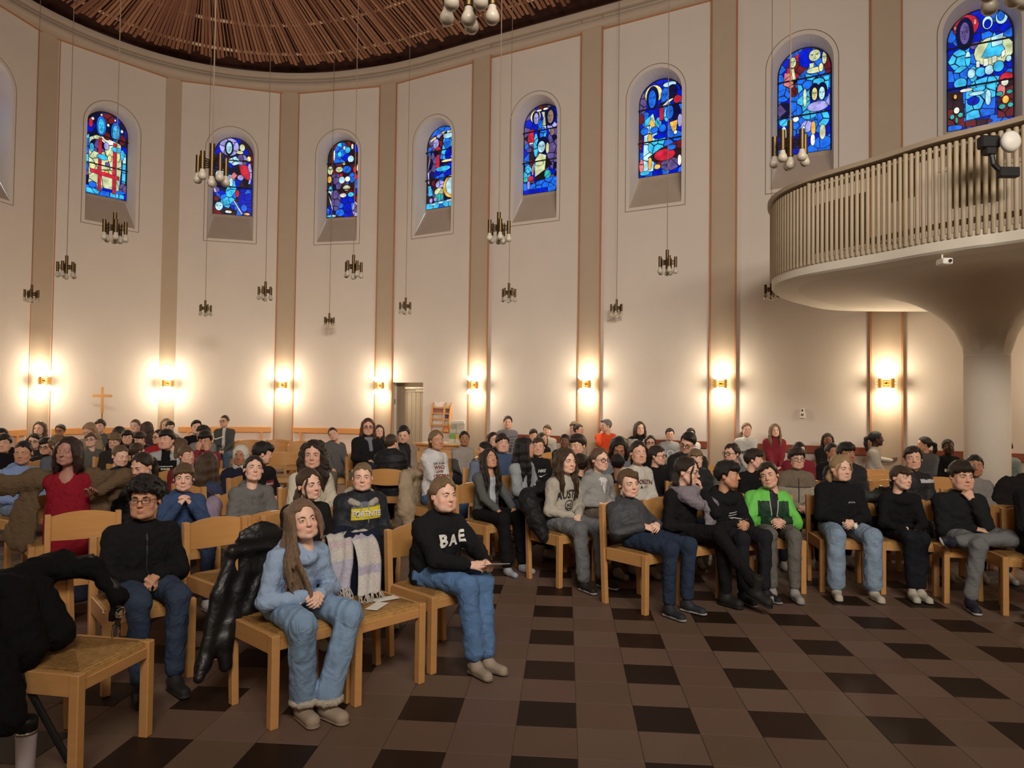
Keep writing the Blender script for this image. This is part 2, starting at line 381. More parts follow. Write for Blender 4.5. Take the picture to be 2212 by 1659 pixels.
DESIGN = {
 i0: ('DB', [Pg('c', (0, .2), (.02, .66), (.1, .7), (.1, .2)), Pg('w', (.88, .18), (.9, .6), (.98, .55), (.98, .2)), Pg('G', (.1, .08), (.1, .66), (.3, .72), (.85, .66), (.88, .4), (.82, .08)),
   E('p', .3, .58, .19, .08), E('p', .92, .12, .1, .09), E('p', .05, .2, .07, .08), E('l', .5, .6, .07, .05), E('R', .5, .93, .2, .06), E('R', .5, .72, .09, .05), E('R', .87, .72, .09, .07),
   E('y', .18, .33, .08, .05), E('o', .52, .28, .06, .04), E('y', .78, .5, .06, .06), Pg('b', (0, .1), (1, .1), (1, 0), (0, 0)), Pg('c', (.05, .07), (.95, .06), (.95, .01), (.05, .01)), E('b', .2, .11, .1, .04),
   Pg('r', (.31, .05), (.39, .05), (.39, .68), (.31, .68), o=1), Pg('r', (.65, .05), (.73, .05), (.73, .66), (.65, .66), o=1), Pg('r', (.13, .25), (.82, .22), (.82, .27), (.13, .30), o=1),
   E('r', .12, .83, .055, .06, 1), E('W', .36, .95, .035, .02, 1), E('W', .16, .88, .045, .022, 1), E('W', .52, .85, .04, .022, 1), E('W', .85, .82, .04, .025, 1), E('W', .68, .93, .03, .018, 1),
   E('b', .36, .82, .12, .12, 1), E('b', .70, .79, .12, .12, 1), Fc('c', .36, .815, .085, .095), Fc('c', .70, .785, .085, .095),
   E('c', .15, .54, .06, .055, 1), E('c', .40, .455, .14, .035, 1), E('c', .73, .58, .13, .035, 1), E('c', .87, .53, .05, .07, 1), E('y', .57, .46, .06, .045, 1), E('p', .52, .38, .06, .03, 1)]),
 i0+1: ('DBk', [E('l', .38, .88, .26, .12), E('l', .72, .72, .15, .08), E('R', .97, .75, .06, .1), Pg('w', (.3, .7), (.55, .77), (.72, .68), (.5, .64)), E('w', .2, .5, .17, .09), E('l', .92, .55, .07, .14),
   Pg('c', (.33, .52), (.52, .52), (.62, .25), (.4, .08), (.15, .13), (.3, .3)), E('b', .2, .25, .14, .06), E('l', .07, .31, .09, .04), Pg('B', (.6, 0), (1, 0), (1, .38), (.7, .36)), E('b', .9, .25, .1, .1), E('c', .8, .1, .09, .05),
   E('R', .1, .03, .2, .08), E('R', .08, .2, .08, .04), E('b', .55, .12, .12, .06), E('p', .55, .6, .1, .04), E('r', .62, .28, .06, .05),
   Pg('r', (.50, .56), (.64, .66), (.86, .66), (.95, .53), (.88, .38), (.78, .39), (.72, .5), (.62, .52), o=1), Pg('i', (.34, .44), (.52, .56), (.62, .52), (.42, .41), o=1),
   E('l', .69, .49, .09, .04, 1), E('G', .72, .88, .08, .05, 1), E('y', .66, .815, .10, .025, 1), E('y', .90, .74, .06, .04, 1), E('D', .38, .86, .12, .10, 1), Fc('w', .38, .86, .085, .08),
   Fc('w', .15, .1, .11, .06), Pg('W', (.50, .19), (.54, .19), (.78, .015), (.74, .01), o=1), E('W', .40, .035, .10, .022, 1), E('o', .88, .022, .09, .02, 1), E('w', .45, .42, .06, .06, 1)]),
 i0+2: ('kkR', [E('b', .40, .83, .24, .14), E('c', .4, .95, .14, .03), E('B', .85, .90, .10, .07), E('R', .62, .95, .08, .04), E('p', .25, .46, .19, .12), Pg('B', (.8, .3), (1, .3), (1, .52), (.85, .5)), E('b', .9, .42, .07, .08),
   E('G', .08, .62, .09, .06), E('o', .06, .5, .07, .05), E('w', .1, .35, .07, .07), E('c', .58, .62, .14, .05), E('b', .74, .51, .10, .07), E('p', .25, .22, .17, .14), E('B', .62, .14, .26, .15), E('b', .4, .06, .14, .05), E('l', .88, .1, .12, .1), E('r', .94, .22, .07, .06), E('B', .1, .09, .1, .07), E('w', .15, .02, .15, .02),
   E('c', .60, .87, .09, .045, 1), E('c', .36, .82, .07, .04, 1), E('b', .28, .73, .10, .045, 1), E('W', .20, .81, .03, .075, 1), E('W', .50, .90, .05, .03, 1), E('y', .74, .91, .045, .04, 1), E('w', .70, .75, .10, .05, 1), E('y', .5, .70, .06, .025, 1),
   Fc('G', .36, .62, .12, .04), E('r', .42, .545, .065, .03, 1), E('r', .83, .61, .06, .05, 1), E('r', .87, .52, .06, .04, 1), E('y', .93, .63, .05, .055, 1), E('w', .45, .48, .10, .05, 1), E('W', .62, .49, .09, .04, 1), E('b', .62, .435, .05, .022, 1), E('G', .60, .375, .12, .04, 1),
   E('W', .50, .28, .11, .032, 1), E('c', .73, .285, .10, .035, 1), Pg('w', (.05, .32), (.11, .32), (.17, .18), (.28, .06), (.22, .06), (.11, .18), o=1)]),
 i0+3: ('kDp', [Pg('b', (.1, .90), (1, .93), (1, 1), (.3, 1)), Pg('y', (.08, .86), (.5, .94), (.95, .93), (.95, .90), (.5, .91), (.1, .83)), E('l', .45, .89, .16, .03), E('l', .8, .89, .16, .03), E('R', .5, .82, .13, .08), E('c', .72, .82, .2, .09), Pg('c', (.42, .6), (.52, .78), (.66, .7), (.62, .58)),
   E('B', .78, .64, .2, .1), E('b', .1, .72, .08, .06), E('B', .75, .46, .26, .08), E('b', .45, .41, .22, .08), E('R', .3, .32, .14, .05), E('l', .45, .29, .16, .05), E('G', .42, .2, .16, .05), E('g', .42, .13, .16, .05), Pg('c', (0, 0), (1, 0), (1, .09), (0, .07)), E('c', .9, .72, .1, .12),
   Fc('l', .30, .80, .10, .065), E('r', .38, .725, .09, .035, 1), Pg('r', (.28, .50), (.43, .49), (.43, .66), (.33, .66), o=1), Fc('b', .66, .78, .10, .075), E('w', .70, .87, .17, .035, 1), E('y', .72, .565, .24, .018, 1), E('w', .9, .605, .12, .018, 1), E('c', .55, .475, .24, .035, 1),
   Pg('l', (.04, .48), (.10, .64), (.16, .73), (.20, .72), (.12, .58), (.10, .46), o=1), Pg('l', (.04, .47), (.10, .45), (.12, .31), (.06, .31), o=1), Pg('c', (.07, .29), (.16, .29), (.24, .16), (.10, .15), o=1),
   E('o', .85, .24, .30, .145, 1), E('w', .87, .245, .23, .115, 1), E('k', .93, .23, .07, .055, 1), E('w', .25, .05, .1, .018, 1), E('w', .5, .06, .1, .018, 1), E('w', .78, .07, .12, .018, 1), E('l', .18, .1, .06, .035, 1), E('l', .33, .11, .07, .03, 1)]),
 i0+4: ('DBp', [E('R', .5, .97, .14, .03), E('B', .85, .88, .18, .12), E('b', .95, .8, .07, .1), Pg('G', (.42, .92), (.56, .92), (.62, .66), (.48, .68)), E('p', .82, .48, .2, .24), Pg('l', (.62, .75), (.8, .79), (.98, .72), (.97, .6), (.7, .66)), E('c', .52, .66, .09, .09), E('c', .33, .55, .07, .14), E('b', .08, .45, .09, .14), E('c', .2, .3, .17, .05), E('c', .1, .22, .1, .08),
   E('R', .22, .42, .07, .13), Pg('b', (0, 0), (1, 0), (1, .17), (.6, .16), (.3, .12), (0, .14)), Pg('B', (0, 0), (1, 0), (1, .06), (0, .05)), E('g', .07, .17, .09, .03), E('g', .66, .2, .1, .05), E('g', .95, .27, .06, .06), E('b', .45, .82, .08, .1),
   E('y', .32, .875, .15, .075, 1), E('D', .33, .865, .105, .075, 1), Fc('l', .34, .85, .075, .07), Pg('r', (.10, .60), (.14, .72), (.27, .74), (.30, .58), (.22, .56), o=1), E('W', .21, .575, .07, .014, 1), E('W', .42, .935, .08, .016, 1), E('W', .60, .94, .08, .016, 1),
   E('D', .73, .845, .14, .11, 1), Fc('f', .73, .84, .09, .08), E('f', .78, .665, .07, .045, 1), Pg('G', (.33, .14), (.32, .38), (.45, .45), (.62, .42), (.80, .30), (.60, .25), (.58, .14), o=1),
   E('D', .54, .545, .17, .085, 1), Fc('w', .50, .515, .11, .07), E('y', .66, .49, .05, .065, 1), E('r', .22, .17, .09, .035, 1), E('l', .16, .10, .05, .05, 1), E('i', .27, .26, .03, .06, 1), E('G', .45, .33, .13, .03, 1), E('p', .17, .5, .08, .03, 1)]),
 i0+5: ('BBb', [E('p', .08, .78, .09, .12), E('R', .05, .62, .07, .06), Pg('w', (.08, .05), (.12, .6), (.32, .66), (.42, .48), (.33, .05)), E('B', .42, .66, .08, .08), E('c', .44, .55, .08, .06), E('c', .63, .62, .07, .08), E('c', .5, .30, .3, .09), Pg('k', (.2, .2), (.5, .28), (.98, .34), (.98, .12), (.6, .05)), E('p', .72, .1, .22, .07), E('i', .06, .12, .06, .08), E('R', .04, .4, .05, .12), E('o', .25, .4, .06, .05),
   E('y', .33, .855, .21, .10, 1), E('D', .31, .82, .145, .125, 1), Fc('b', .30, .805, .095, .10), E('w', .70, .925, .16, .03, 1), E('D', .76, .85, .13, .07, 1), Fc('b', .60, .82, .10, .08), Pg('W', (.44, .74), (.58, .70), (.78, .76), (.84, .83), (.76, .80), (.58, .755), o=1), E('r', .88, .755, .10, .045, 1),
   Pg('o', (.22, .56), (.30, .62), (.40, .50), (.30, .50), o=1), Pg('r', (.47, .56), (.57, .56), (.57, .70), (.47, .70), o=1), E('D', .82, .63, .13, .09, 1), Fc('b', .71, .635, .09, .075), Pg('o', (.70, .53), (.89, .545), (.86, .43), (.78, .42), o=1), E('l', .94, .53, .06, .07, 1), E('W', .84, .415, .05, .025, 1),
   E('b', .13, .48, .10, .045, 1), E('b', .36, .475, .10, .038, 1), E('b', .55, .48, .09, .045, 1), E('B', .50, .40, .17, .03, 1), E('r', .60, .20, .25, .065, 1), E('b', .76, .265, .11, .03, 1), E('o', .27, .13, .05, .07, 1), E('o', .44, .085, .08, .03, 1), E('W', .94, .12, .05, .06, 1), E('c', .15, .035, .12, .025, 1)]),
 i0+6: ('Bbb', [Pg('r', (.1, .68), (.22, .92), (.45, .97), (.62, .82), (.4, .74), (.3, .6)), Pg('i', (.1, .68), (.12, .8), (.3, .78), (.3, .62)), E('R', .95, .8, .08, .1), E('R', .3, .60, .09, .05), Pg('c', (.36, .72), (.55, .75), (.8, .69), (.98, .7), (.95, .55), (.4, .5)), Pg('c', (.36, .52), (.62, .6), (.62, .45), (.35, .34)), E('p', .12, .44, .14, .08), E('b', .1, .58, .14, .06), E('D', .1, .2, .2, .14), E('l', .55, .25, .12, .06), E('c', .86, .3, .12, .08), E('b', .85, .08, .18, .06), E('w', .6, .36, .15, .05), E('c', .12, .32, .1, .04),
   Fc('G', .29, .88, .07, .055), Pg('G', (.25, .82), (.31, .83), (.35, .71), (.29, .69), o=1), E('B', .55, .90, .16, .10, 1), Fc('G', .70, .905, .12, .06), Pg('G', (.60, .84), (.70, .84), (.68, .78), (.60, .77), o=1), E('G', .70, .765, .16, .032, 1), E('y', .82, .78, .05, .045, 1), Fc('G', .88, .865, .05, .065),
   E('D', .70, .56, .10, .085, 1), E('D', .84, .555, .10, .085, 1), Fc('y', .70, .54, .06, .065), Fc('w', .835, .535, .065, .065), E('l', .76, .42, .21, .05, 1), Pg('l', (.90, .44), (.98, .54), (.98, .40), o=1), E('G', .52, .52, .04, .09, 1),
   E('W', .12, .21, .06, .075, 1), E('W', .35, .33, .07, .03, 1), E('o', .68, .22, .05, .07, 1), E('W', .67, .11, .05, .06, 1), E('G', .85, .17, .065, .075, 1), E('w', .50, .22, .04, .04, 1)]),
 i0+7: ('BBb', [E('b', .6, .93, .18, .05), E('b', .06, .82, .09, .06), Pg('c', (0, .6), (.1, .68), (.36, .73), (.3, .54), (.1, .52)), E('c', .22, .48, .13, .07), E('c', .2, .40, .11, .05), E('w', .32, .6, .05, .07), E('c', .4, .46, .08, .07), E('c', .62, .36, .28, .06), E('r', .9, .37, .12, .06), Pg('k', (0, .05), (0, .34), (.24, .34), (.26, .05)), Pg('R', (.76, .05), (.76, .34), (1, .36), (1, .05)), Pg('c', (.28, .33), (.75, .36), (.73, .09), (.28, .07)), E('B', .4, .23, .1, .04), E('R', .4, .04, .3, .03), E('b', .1, .02, .14, .03), E('i', .82, .28, .07, .06),
   E('r', .29, .88, .21, .10, 1), E('D', .27, .815, .145, .145, 1), Fc('p', .27, .82, .085, .10), E('i', .12, .88, .03, .025, 1), E('i', .43, .90, .035, .03, 1),
   E('w', .62, .87, .09, .06, 1), E('B', .62, .86, .055, .04, 1), E('w', .83, .89, .10, .06, 1), E('b', .82, .905, .06, .045, 1), E('p', .44, .695, .10, .035, 1),
   E('G', .71, .62, .31, .13, 1), Pg('c', (.52, .58), (.72, .78), (.88, .62), (.80, .56), o=1), Pg('w', (.66, .74), (.86, .76), (.84, .66), (.68, .65), o=1), Pg('W', (.44, .50), (.50, .50), (.50, .56), (.44, .56), o=1), Pg('W', (.55, .50), (.63, .50), (.63, .57), (.55, .57), o=1), Pg('W', (.68, .51), (.76, .515), (.76, .58), (.68, .575), o=1), Pg('W', (.82, .54), (.88, .56), (.88, .62), (.82, .60), o=1),
   E('w', .37, .46, .07, .045, 1), E('c', .51, .46, .09, .045, 1), E('w', .64, .465, .08, .045, 1), E('c', .78, .48, .09, .05, 1), E('w', .93, .53, .05, .03, 1), E('W', .29, .325, .11, .018, 1),
   E('o', .12, .285, .035, .025, 1), E('W', .14, .165, .055, .032, 1), E('g', .07, .115, .045, .025, 1), E('g', .20, .12, .05, .025, 1), E('g', .14, .08, .025, .03, 1),
   E('W', .87, .335, .065, .034, 1), E('g', .79, .245, .06, .022, 1), E('g', .94, .25, .055, .022, 1), E('o', .88, .19, .06, .038, 1), E('g', .83, .135, .06, .025, 1), E('g', .95, .14, .05, .025, 1), E('w', .45, .28, .13, .02, 1), E('w', .62, .23, .05, .07, 1)]),
}
WARCH = arch(GW, GB, GS, 22); GH = GS+GW-GB
def uv2(u, v): return ((u-.5)*2*GW, GB+v*GH)
def clip(poly, p, n):                    # keep the side where (q-p).n <= 0
    out = []; m = len(poly)
    for k in range(m):
        a, b = poly[k], poly[(k+1) % m]; da = (a[0]-p[0])*n[0]+(a[1]-p[1])*n[1]; db = (b[0]-p[0])*n[0]+(b[1]-p[1])*n[1]
        if da <= 0: out.append(a)
        if (da < 0 < db) or (db < 0 < da):
            t = da/(da-db); out.append((a[0]+(b[0]-a[0])*t, a[1]+(b[1]-a[1])*t))
    return out
def pip(p, poly):
    c = False; j = len(poly)-1
    for i in range(len(poly)):
        a, b = poly[i], poly[j]
        if (a[1] > p[1]) != (b[1] > p[1]) and p[0] < (b[0]-a[0])*(p[1]-a[1])/(b[1]-a[1])+a[0]: c = not c
        j = i
    return c
def region_poly(r):
    if r[0] == 'E': return [uv2(r[2]+r[4]*math.cos(t), r[3]+r[5]*math.sin(t)) for t in np.linspace(0, 2*math.pi, 17)[:-1]]
    q = [uv2(*p) for p in r[2]]
    ar = sum(q[k][0]*q[(k+1) % len(q)][1]-q[(k+1) % len(q)][0]*q[k][1] for k in range(len(q)))
    return q if ar > 0 else q[::-1]
def inset(poly, d):
    c = (sum(p[0] for p in poly)/len(poly), sum(p[1] for p in poly)/len(poly)); out = poly
    for k in range(len(poly)):
        a, b = poly[k], poly[(k+1) % len(poly)]; e = (b[0]-a[0], b[1]-a[1]); l = math.hypot(*e)
        if l < 1e-5: continue
        n = (e[1]/l, -e[0]/l); out = clip(out, (a[0]-n[0]*d, a[1]-n[1]*d), n)
        if len(out) < 3: return None
    return out
def window(num, i):
    rng = random.Random(100+i)
    base, regs = DESIGN.get(i, ('BBbDDpk', [E('c', .3, .8, .2, .1), E('w', .6, .4, .25, .15), E('r', .7, .75, .15, .1), E('p', .2, .3, .2, .1), Fc('w', .45, .72, .1, .08)]))
    win = link('window_%d' % num, None, None, kind='structure')
    win['label'] = 'round-arched stained glass window '+{i0: 'with two blue haloed heads over a cream robe', i0+1: 'with a red-robed figure and a pale head at its foot', i0+2: 'with a blue crowned head and white blossoms', i0+3: 'with a yellow wheel at its lower edge', i0+4: 'with a kneeling pale green figure between two heads', i0+5: 'with a red bowl and a haloed blue face', i0+6: 'with two small faces side by side, beside the gallery', i0+7: 'with a dark face and a walled city above the gallery'}.get(i, 'at the %s, mostly outside the frame' % ('far left' if i < i0 else 'far right'))
    # reveal, sill, painted outline
    oa, ga = arch(OW, OB, OS, 20), arch(GW+.012, GB-.015, GS, 20)
    mb = MB(); n = len(oa)
    for k in range(1, n):
        a, b = k, (k+1) % n
        mb.add([w3(i, *oa[a]), w3(i, *oa[b]), w3(i, *ga[b], REC), w3(i, *ga[a], REC)], [(0, 1, 2, 3)])
    o = mb.build('reveal', reveal_m, win); smooth_by_angle(o.data, 40)
    mb = MB(); mb.add([w3(i, -OW, OB+.0, 0), w3(i, OW, OB+.0, 0), w3(i, GW+.03, GB-.06, REC), w3(i, -GW-.03, GB-.06, REC)], [(0, 1, 2, 3)])
    mb.add([w3(i, -GW-.03, GB-.06, REC), w3(i, GW+.03, GB-.06, REC), w3(i, GW+.03, GB-.0, REC-.004), w3(i, -GW-.03, GB, REC-.004)], [(0, 1, 2, 3)])
    mb.build('sill', sill_m, win)
    mb = MB(); mb.add([w3(i, oa[0][0], OB), w3(i, oa[1][0], OB), w3(i, ga[1][0], GB-.12, REC), w3(i, ga[0][0], GB-.12, REC)], [(0, 1, 2, 3)]); mb.build('sill_bed', reveal_m, win)
    mb = MB(); la = arch(OW+.065, OB-.06, OS, 28); lb = arch(OW+.074, OB-.069, OS, 28)
    for k in range(len(la)):
        j = (k+1) % len(la)
        mb.add([w3(i, *la[k], -.002), w3(i, *la[j], -.002), w3(i, *lb[j], -.002), w3(i, *lb[k], -.002)], [(0, 3, 2, 1)])
    mb.build('painted_outline', line_m, win)
    # panes: irregular cells of the ground, then every figure piece cut to its own outline
    cames = MB(); cells = []
    alt = {'B': 'BBBb', 'b': 'bbbB', 'c': 'cccb', 'G': 'GGGW', 'r': 'rrrR', 'w': 'wwwc', 'p': 'pppD', 'l': 'lllp', 'D': 'DDDB', 'k': 'kkkR', 'R': 'RRRk'}
    def scatter(pl, gap, most, x0, x1, y0, y1):
        out = []
        for _ in range(most*14):
            q = (rng.uniform(x0, x1), rng.uniform(y0, y1))
            if pip(q, pl) and all(math.hypot(q[0]-s[0], (q[1]-s[1])*.8) > gap for s in out): out.append(q)
            if len(out) >= most: break
        return out
    def split(pl, seeds):
        res = []
        for s in seeds:
            poly = pl
            for q in sorted(seeds, key=lambda q: (q[0]-s[0])**2+(q[1]-s[1])**2)[1:15]:
                e = (q[0]-s[0], q[1]-s[1]); l = math.hypot(*e); poly = clip(poly, ((q[0]+s[0])/2, (q[1]+s[1])/2), (e[0]/l, e[1]/l))
                if len(poly) < 3: break
            if len(poly) >= 3: res.append(poly)
        return res
    for poly in split(WARCH, scatter(WARCH, .105, 150, -GW, GW, GB, GS+GW)): cells.append((poly, rng.choice(base), 0, 0))
    for r in regs:
        q = region_poly(r)
        for k in range(len(WARCH)):
            a, b = WARCH[k], WARCH[(k+1) % len(WARCH)]; e = (b[0]-a[0], b[1]-a[1]); l = math.hypot(*e)
            if l > 1e-6: q = clip(q, a, (e[1]/l, -e[0]/l))
            if len(q) < 3: break
        if len(q) < 3: continue
        if r[-1]: cells.append((q, r[1], 1, r)); continue
        xs = [p[0] for p in q]; ys = [p[1] for p in q]; sd_ = scatter(q, .115, 12, min(xs), max(xs), min(ys), max(ys))
        first = 1
        for poly in (split(q, sd_) if len(sd_) > 1 else [q]):
            cells.append((poly, rng.choice(alt.get(r[1], r[1])), 1 if first else 2, r)); first = 0
    lay = 0
    for poly, c, ov, r in cells:
        if ov == 1: lay += 1
        d = REC-(.0011*lay if ov else 0); wl = .0045 if not ov else .0052
        inn = inset(poly, wl)
        if not inn: continue
        # pane: bevelled slab a little proud of its lead
        m = len(inn); V = [w3(i, *p, d-.0005) for p in inn]
        me = mesh('glass_pane', V, [tuple(range(m))], glass_mat(c)); link('glass_pane', me, win)
        V = [w3(i, *p, d) for p in poly]+[w3(i, *p, d-.004) for p in poly]; m = len(poly)
        cen = (sum(p[0] for p in poly)/m, sum(p[1] for p in poly)/m)
        V2 = [w3(i, *p, d) for p in poly]
        for k in range(m):
            a, b = poly[k], poly[(k+1) % m]; j = 1-2*wl/max(.03, math.hypot(a[0]-cen[0], a[1]-cen[1])); jb = 1-2*wl/max(.03, math.hypot(b[0]-cen[0], b[1]-cen[1]))
            a2 = (cen[0]+(a[0]-cen[0])*j, cen[1]+(a[1]-cen[1])*j); b2 = (cen[0]+(b[0]-cen[0])*jb, cen[1]+(b[1]-cen[1])*jb)
            cames.add([w3(i, *a, d-.0008), w3(i, *b, d-.0008), w3(i, *b2, d-.0006), w3(i, *a2, d-.0006)], [(0, 1, 2, 3)])
        cames.add([w3(i, *p, d+.0001) for p in poly], [tuple(range(m))])
        if ov and r and r[0] == 'E' and r[-1] == 2:      # leaded face: brow line, nose, mouth and eyes
            cx, cy = uv2(r[2], r[3]); ru, rv = r[4]*2*GW, r[5]*GH
            def bar(p, q, t):
                p = (cx+p[0]*ru, cy+p[1]*rv); q = (cx+q[0]*ru, cy+q[1]*rv); e = (q[0]-p[0], q[1]-p[1]); l = math.hypot(*e); nn = (-e[1]/l*t, e[0]/l*t)
                cames.add([w3(i, a[0]+s*nn[0], a[1]+s*nn[1], d-.0009) for a, s in ((p, -1), (q, -1), (q, 1), (p, 1))], [(0, 1, 2, 3)])
            bar((-.72, .22), (-.1, .16), .004); bar((.1, .16), (.72, .22), .004); bar((.05, .16), (.1, -.28), .003); bar((-.18, -.52), (.22, -.52), .004); bar((-.08, -.28), (.14, -.28), .003)
            for sx in (-.38, .40):
                cames.add([w3(i, cx+ru*(sx+.13*math.cos(t)), cy+rv*(.06+.07*math.sin(t)), d-.00095) for t in np.linspace(0, 2*math.pi, 9)[:-1]], [tuple(range(8))])
    for v in (.355, .70):                                   # saddle bars
        a, b = w3(i, -GW, GB+v*GH, REC-.05), w3(i, GW, GB+v*GH, REC-.05); cames.tube([a, b], .013, 6)
    o = cames.build('lead_came', lead, win)
    oa2 = arch(GW+.04, GB-.12, GS, 22); ob2 = arch(GW-.012, GB+.012, GS, 22); mb = MB()
    for k in range(len(oa2)):
        j = (k+1) % len(oa2); mb.add([w3(i, *oa2[k], REC+.002), w3(i, *oa2[j], REC+.002), w3(i, *ob2[j], REC-.001), w3(i, *ob2[k], REC-.001)], [(0, 1, 2, 3)])
    mb.build('window_frame', lead, win)
    return win
for num, i in enumerate(WIN_BAYS): window(num+1, i)
# ------------------------------------------------------------------ sconces on the pilasters (the lit lamps of the room)
brass = mat('brushed_brass', srgb(168, 126, 62), .35, metal=.9, amount=.12, scale=30)
brass_d = mat('brass_pendant', srgb(92, 74, 48), .45, metal=.9, amount=.12, scale=30)
bulb_off = mat('frosted_bulb', srgb(184, 172, 154), .35, amount=.03)
m_, nt_, b_ = node_mat('lit_glass_bowl'); b_.inputs['Base Color'].default_value = (1, .9, .7, 1)
b_.inputs['Emission Color'].default_value = (1, .86, .55, 1); b_.inputs['Emission Strength'].default_value = 9
try: m_.cycles.emission_sampling = 'NONE'
except Exception: pass
bowl_lit = m_
SC_PX = {i0: (85, 822), i0+1: (361, 828), i0+2: (620, 832), i0+3: (832, 833), i0+4: (1036, 832), i0+5: (1274, 830), i0+6: (1563, 829), i0+7: (1920, 828)}
PT_L = bpy.data.lights.new('sconce_light', 'POINT'); PT_L.energy = SCONCE_W; PT_L.color = SCONCE_COL; PT_L.shadow_soft_size = .05
sc_parts = {}
def sconce(i, z, label, grp):
    p, n = LOOP[i], NRM[i]; rz = math.atan2(n[0], -n[1]); q = p+n*.10
    t = thing('wall_sconce', label, 'lamp', (q[0], q[1], z), rz, grp)
    if not sc_parts:
        sc_parts['back_plate'] = (MB().box((-.05, -.012, -.05), (.05, 0, .05), .004).me('back_plate', brass), (0, 0, 0))
        b = MB()
        for zz in (-.022, .022): b.box((-.13, -.115, zz-.006), (.13, -.100, zz+.006), .002)
        b.box((-.012, -.10, -.03), (.012, -.01, .03), .002)
        sc_parts['cross_bar'] = (b.me('cross_bar', brass), (0, 0, 0))
        m = MB().lathe([(.010, -.075), (.026, -.07), (.026, .07), (.010, .075)], 14).me('lamp_tube', brass); smooth_by_angle(m)
        sc_parts['tube'] = m
        m = MB().lathe([(.012, 0), (.024, .012), (.045, .04), (.050, .065), (.040, .095), (.018, .11), (0, .113)], 16).me('glass_bowl', bowl_lit, True); sc_parts['bowl'] = m
    for nm in ('back_plate', 'cross_bar'): link(nm, sc_parts[nm][0], t)
    for sx in (-.085, .085):
        tb = link('lamp_tube', sc_parts['tube'], t); tb.location = (sx, -.108, 0)
        for up in (1, -1):
            bo = link('glass_bowl', sc_parts['bowl'], tb); bo.location = (0, 0, up*.076)
            if up < 0: bo.rotation_euler = (math.pi, 0, 0)
    for zz in (.22, -.22):
        l = bpy.data.objects.new('sconce_light', PT_L); C.objects.link(l); l.parent = t; l.location = (0, -.20, zz)
    return t
names = ['beside the wooden cross at the far left', 'left of the third window bay, above the seated boys', 'behind the woman in the grey cardigan', 'between the door and the empty chairs', 'above the leaflet display beside the door', 'behind the man in the orange sweater', 'left of the thermostat box', 'under the gallery, beside the round column']
for i in range(NL):
    if i in SC_PX:
        px, py = SC_PX[i]; d = ray(px, py); k = LOOP[i][1]-.15; z = float(at(px, py, k)[2])
        sconce(i, z, 'lit brass two-bowl wall sconce '+names[i-i0], 'lit wall sconces on the pilasters')
    elif i in PIL:
        if i in (i0-1, i0+8): sconce(i, 1.95, 'lit brass two-bowl wall sconce '+('left of the wooden cross, outside the frame' if i < i0 else 'behind the gallery, outside the frame'), 'lit wall sconces on the pilasters')
        else:                                # the rest of the ring of sconces, behind the camera
            p, n = LOOP[i], NRM[i]; q = p+n*.26
            for zz in (1.73, 2.17):
                l = bpy.data.objects.new('sconce_light', PT_L); C.objects.link(l); l.location = (q[0], q[1], zz)
# ------------------------------------------------------------------ pendant lamps
PEND = [  # stem px x, bulb bottom y
 (247, 522, 'under the two-headed window at left'), (457, 397, 'large, in front of the window with the red robe'), (143, 600, 'on the white wall left of the first window'),
 (68, 653, 'lowest at the far left over a pilaster'), (443, 682, 'low on the wall below the window with the red robe'), (573, 648, 'beside the pilaster right of the red-robed window'),
 (711, 706, 'lowest hanging one of all, far back'), (763, 600, 'under the right edge of the window with the blue crown'), (876, 678, 'just above the door bay'), (1077, 523, 'beside the window with the kneeling figure'),
 (1099, 652, 'right of the tall pilaster above the leaflet stand'), (1332, 682, 'low between the pilasters right of the man in orange'), (1441, 592, 'under the window with the red bowl'), (1707, 358, 'golden, in front of the window beside the gallery')]
pp = {}
def pendant(loc, ztop, label, rz):
    t = thing('pendant_lamp', label, 'lamp', loc, rz, 'unlit brass pendant lamps on long cords')
    if not pp:
        m = MB().lathe([(.006, 0), (.019, .002), (.019, .235), (.006, .238)], 14).me('stem', brass_d); pp['stem'] = smooth_by_angle(m)
        m = MB().lathe([(.008, -.065), (.018, -.064), (.018, .062), (.008, .064)], 12).me('lamp_tube', brass_d); pp['tube'] = smooth_by_angle(m)
        m = MB().lathe([(.014, .0), (.017, -.006), (.017, -.016), (.024, -.028), (.0305, -.045), (.030, -.060), (.020, -.075), (0, -.080)], 14).me('bulb', bulb_off, True); pp['bulb'] = m
        b = MB()
        for zz in (.062, .076, .094, .108): b.tube([(0, 0, zz), (.088, 0, zz-.002)], .0045, 6)
        pp['arm'] = b.me('arm', brass_d)
    link('stem', pp['stem'], t)
    for k in range(5):
        a = 2*math.pi*k/5
        ar = link('arm', pp['arm'], t); ar.rotation_euler = (0, 0, a)
        tb = link('lamp_tube', pp['tube'], t); tb.location = (.098*math.cos(a), .098*math.sin(a), .086)
        bu = link('bulb', pp['bulb'], tb); bu.location = (0, 0, -.064)
    bu = link('bulb', pp['bulb'], t); bu.location = (0, 0, .0)
    MB().tube([(0, 0, .236), (0, 0, ztop-loc[2])], .0045, 6).build('cord', mat('lamp_cord', srgb(130, 108, 88), .6), t)
    return t
def ceil_z(x, y):
    p = np.array([x, y]); dmin = min(float((p-LOOP[i]) @ NRM[i]) for i in range(i0-2, i0+9))
    return ZS-.08+SL*max(0, dmin)
ZB = 3.15
for k, (px, py, lb) in enumerate(PEND):
    q = atz(px, py, ZB); loc = (q[0], q[1], ZB+.055)
    pendant(loc, ceil_z(q[0], q[1]), 'unlit brass pendant lamp '+lb, .3+k*.37)
q = atz(1012, 44, ZB); pendant((q[0], q[1], ZB+.055), ceil_z(q[0], q[1]), 'unlit pendant lamp cut by the top edge, only its frosted bulbs showing', .25)
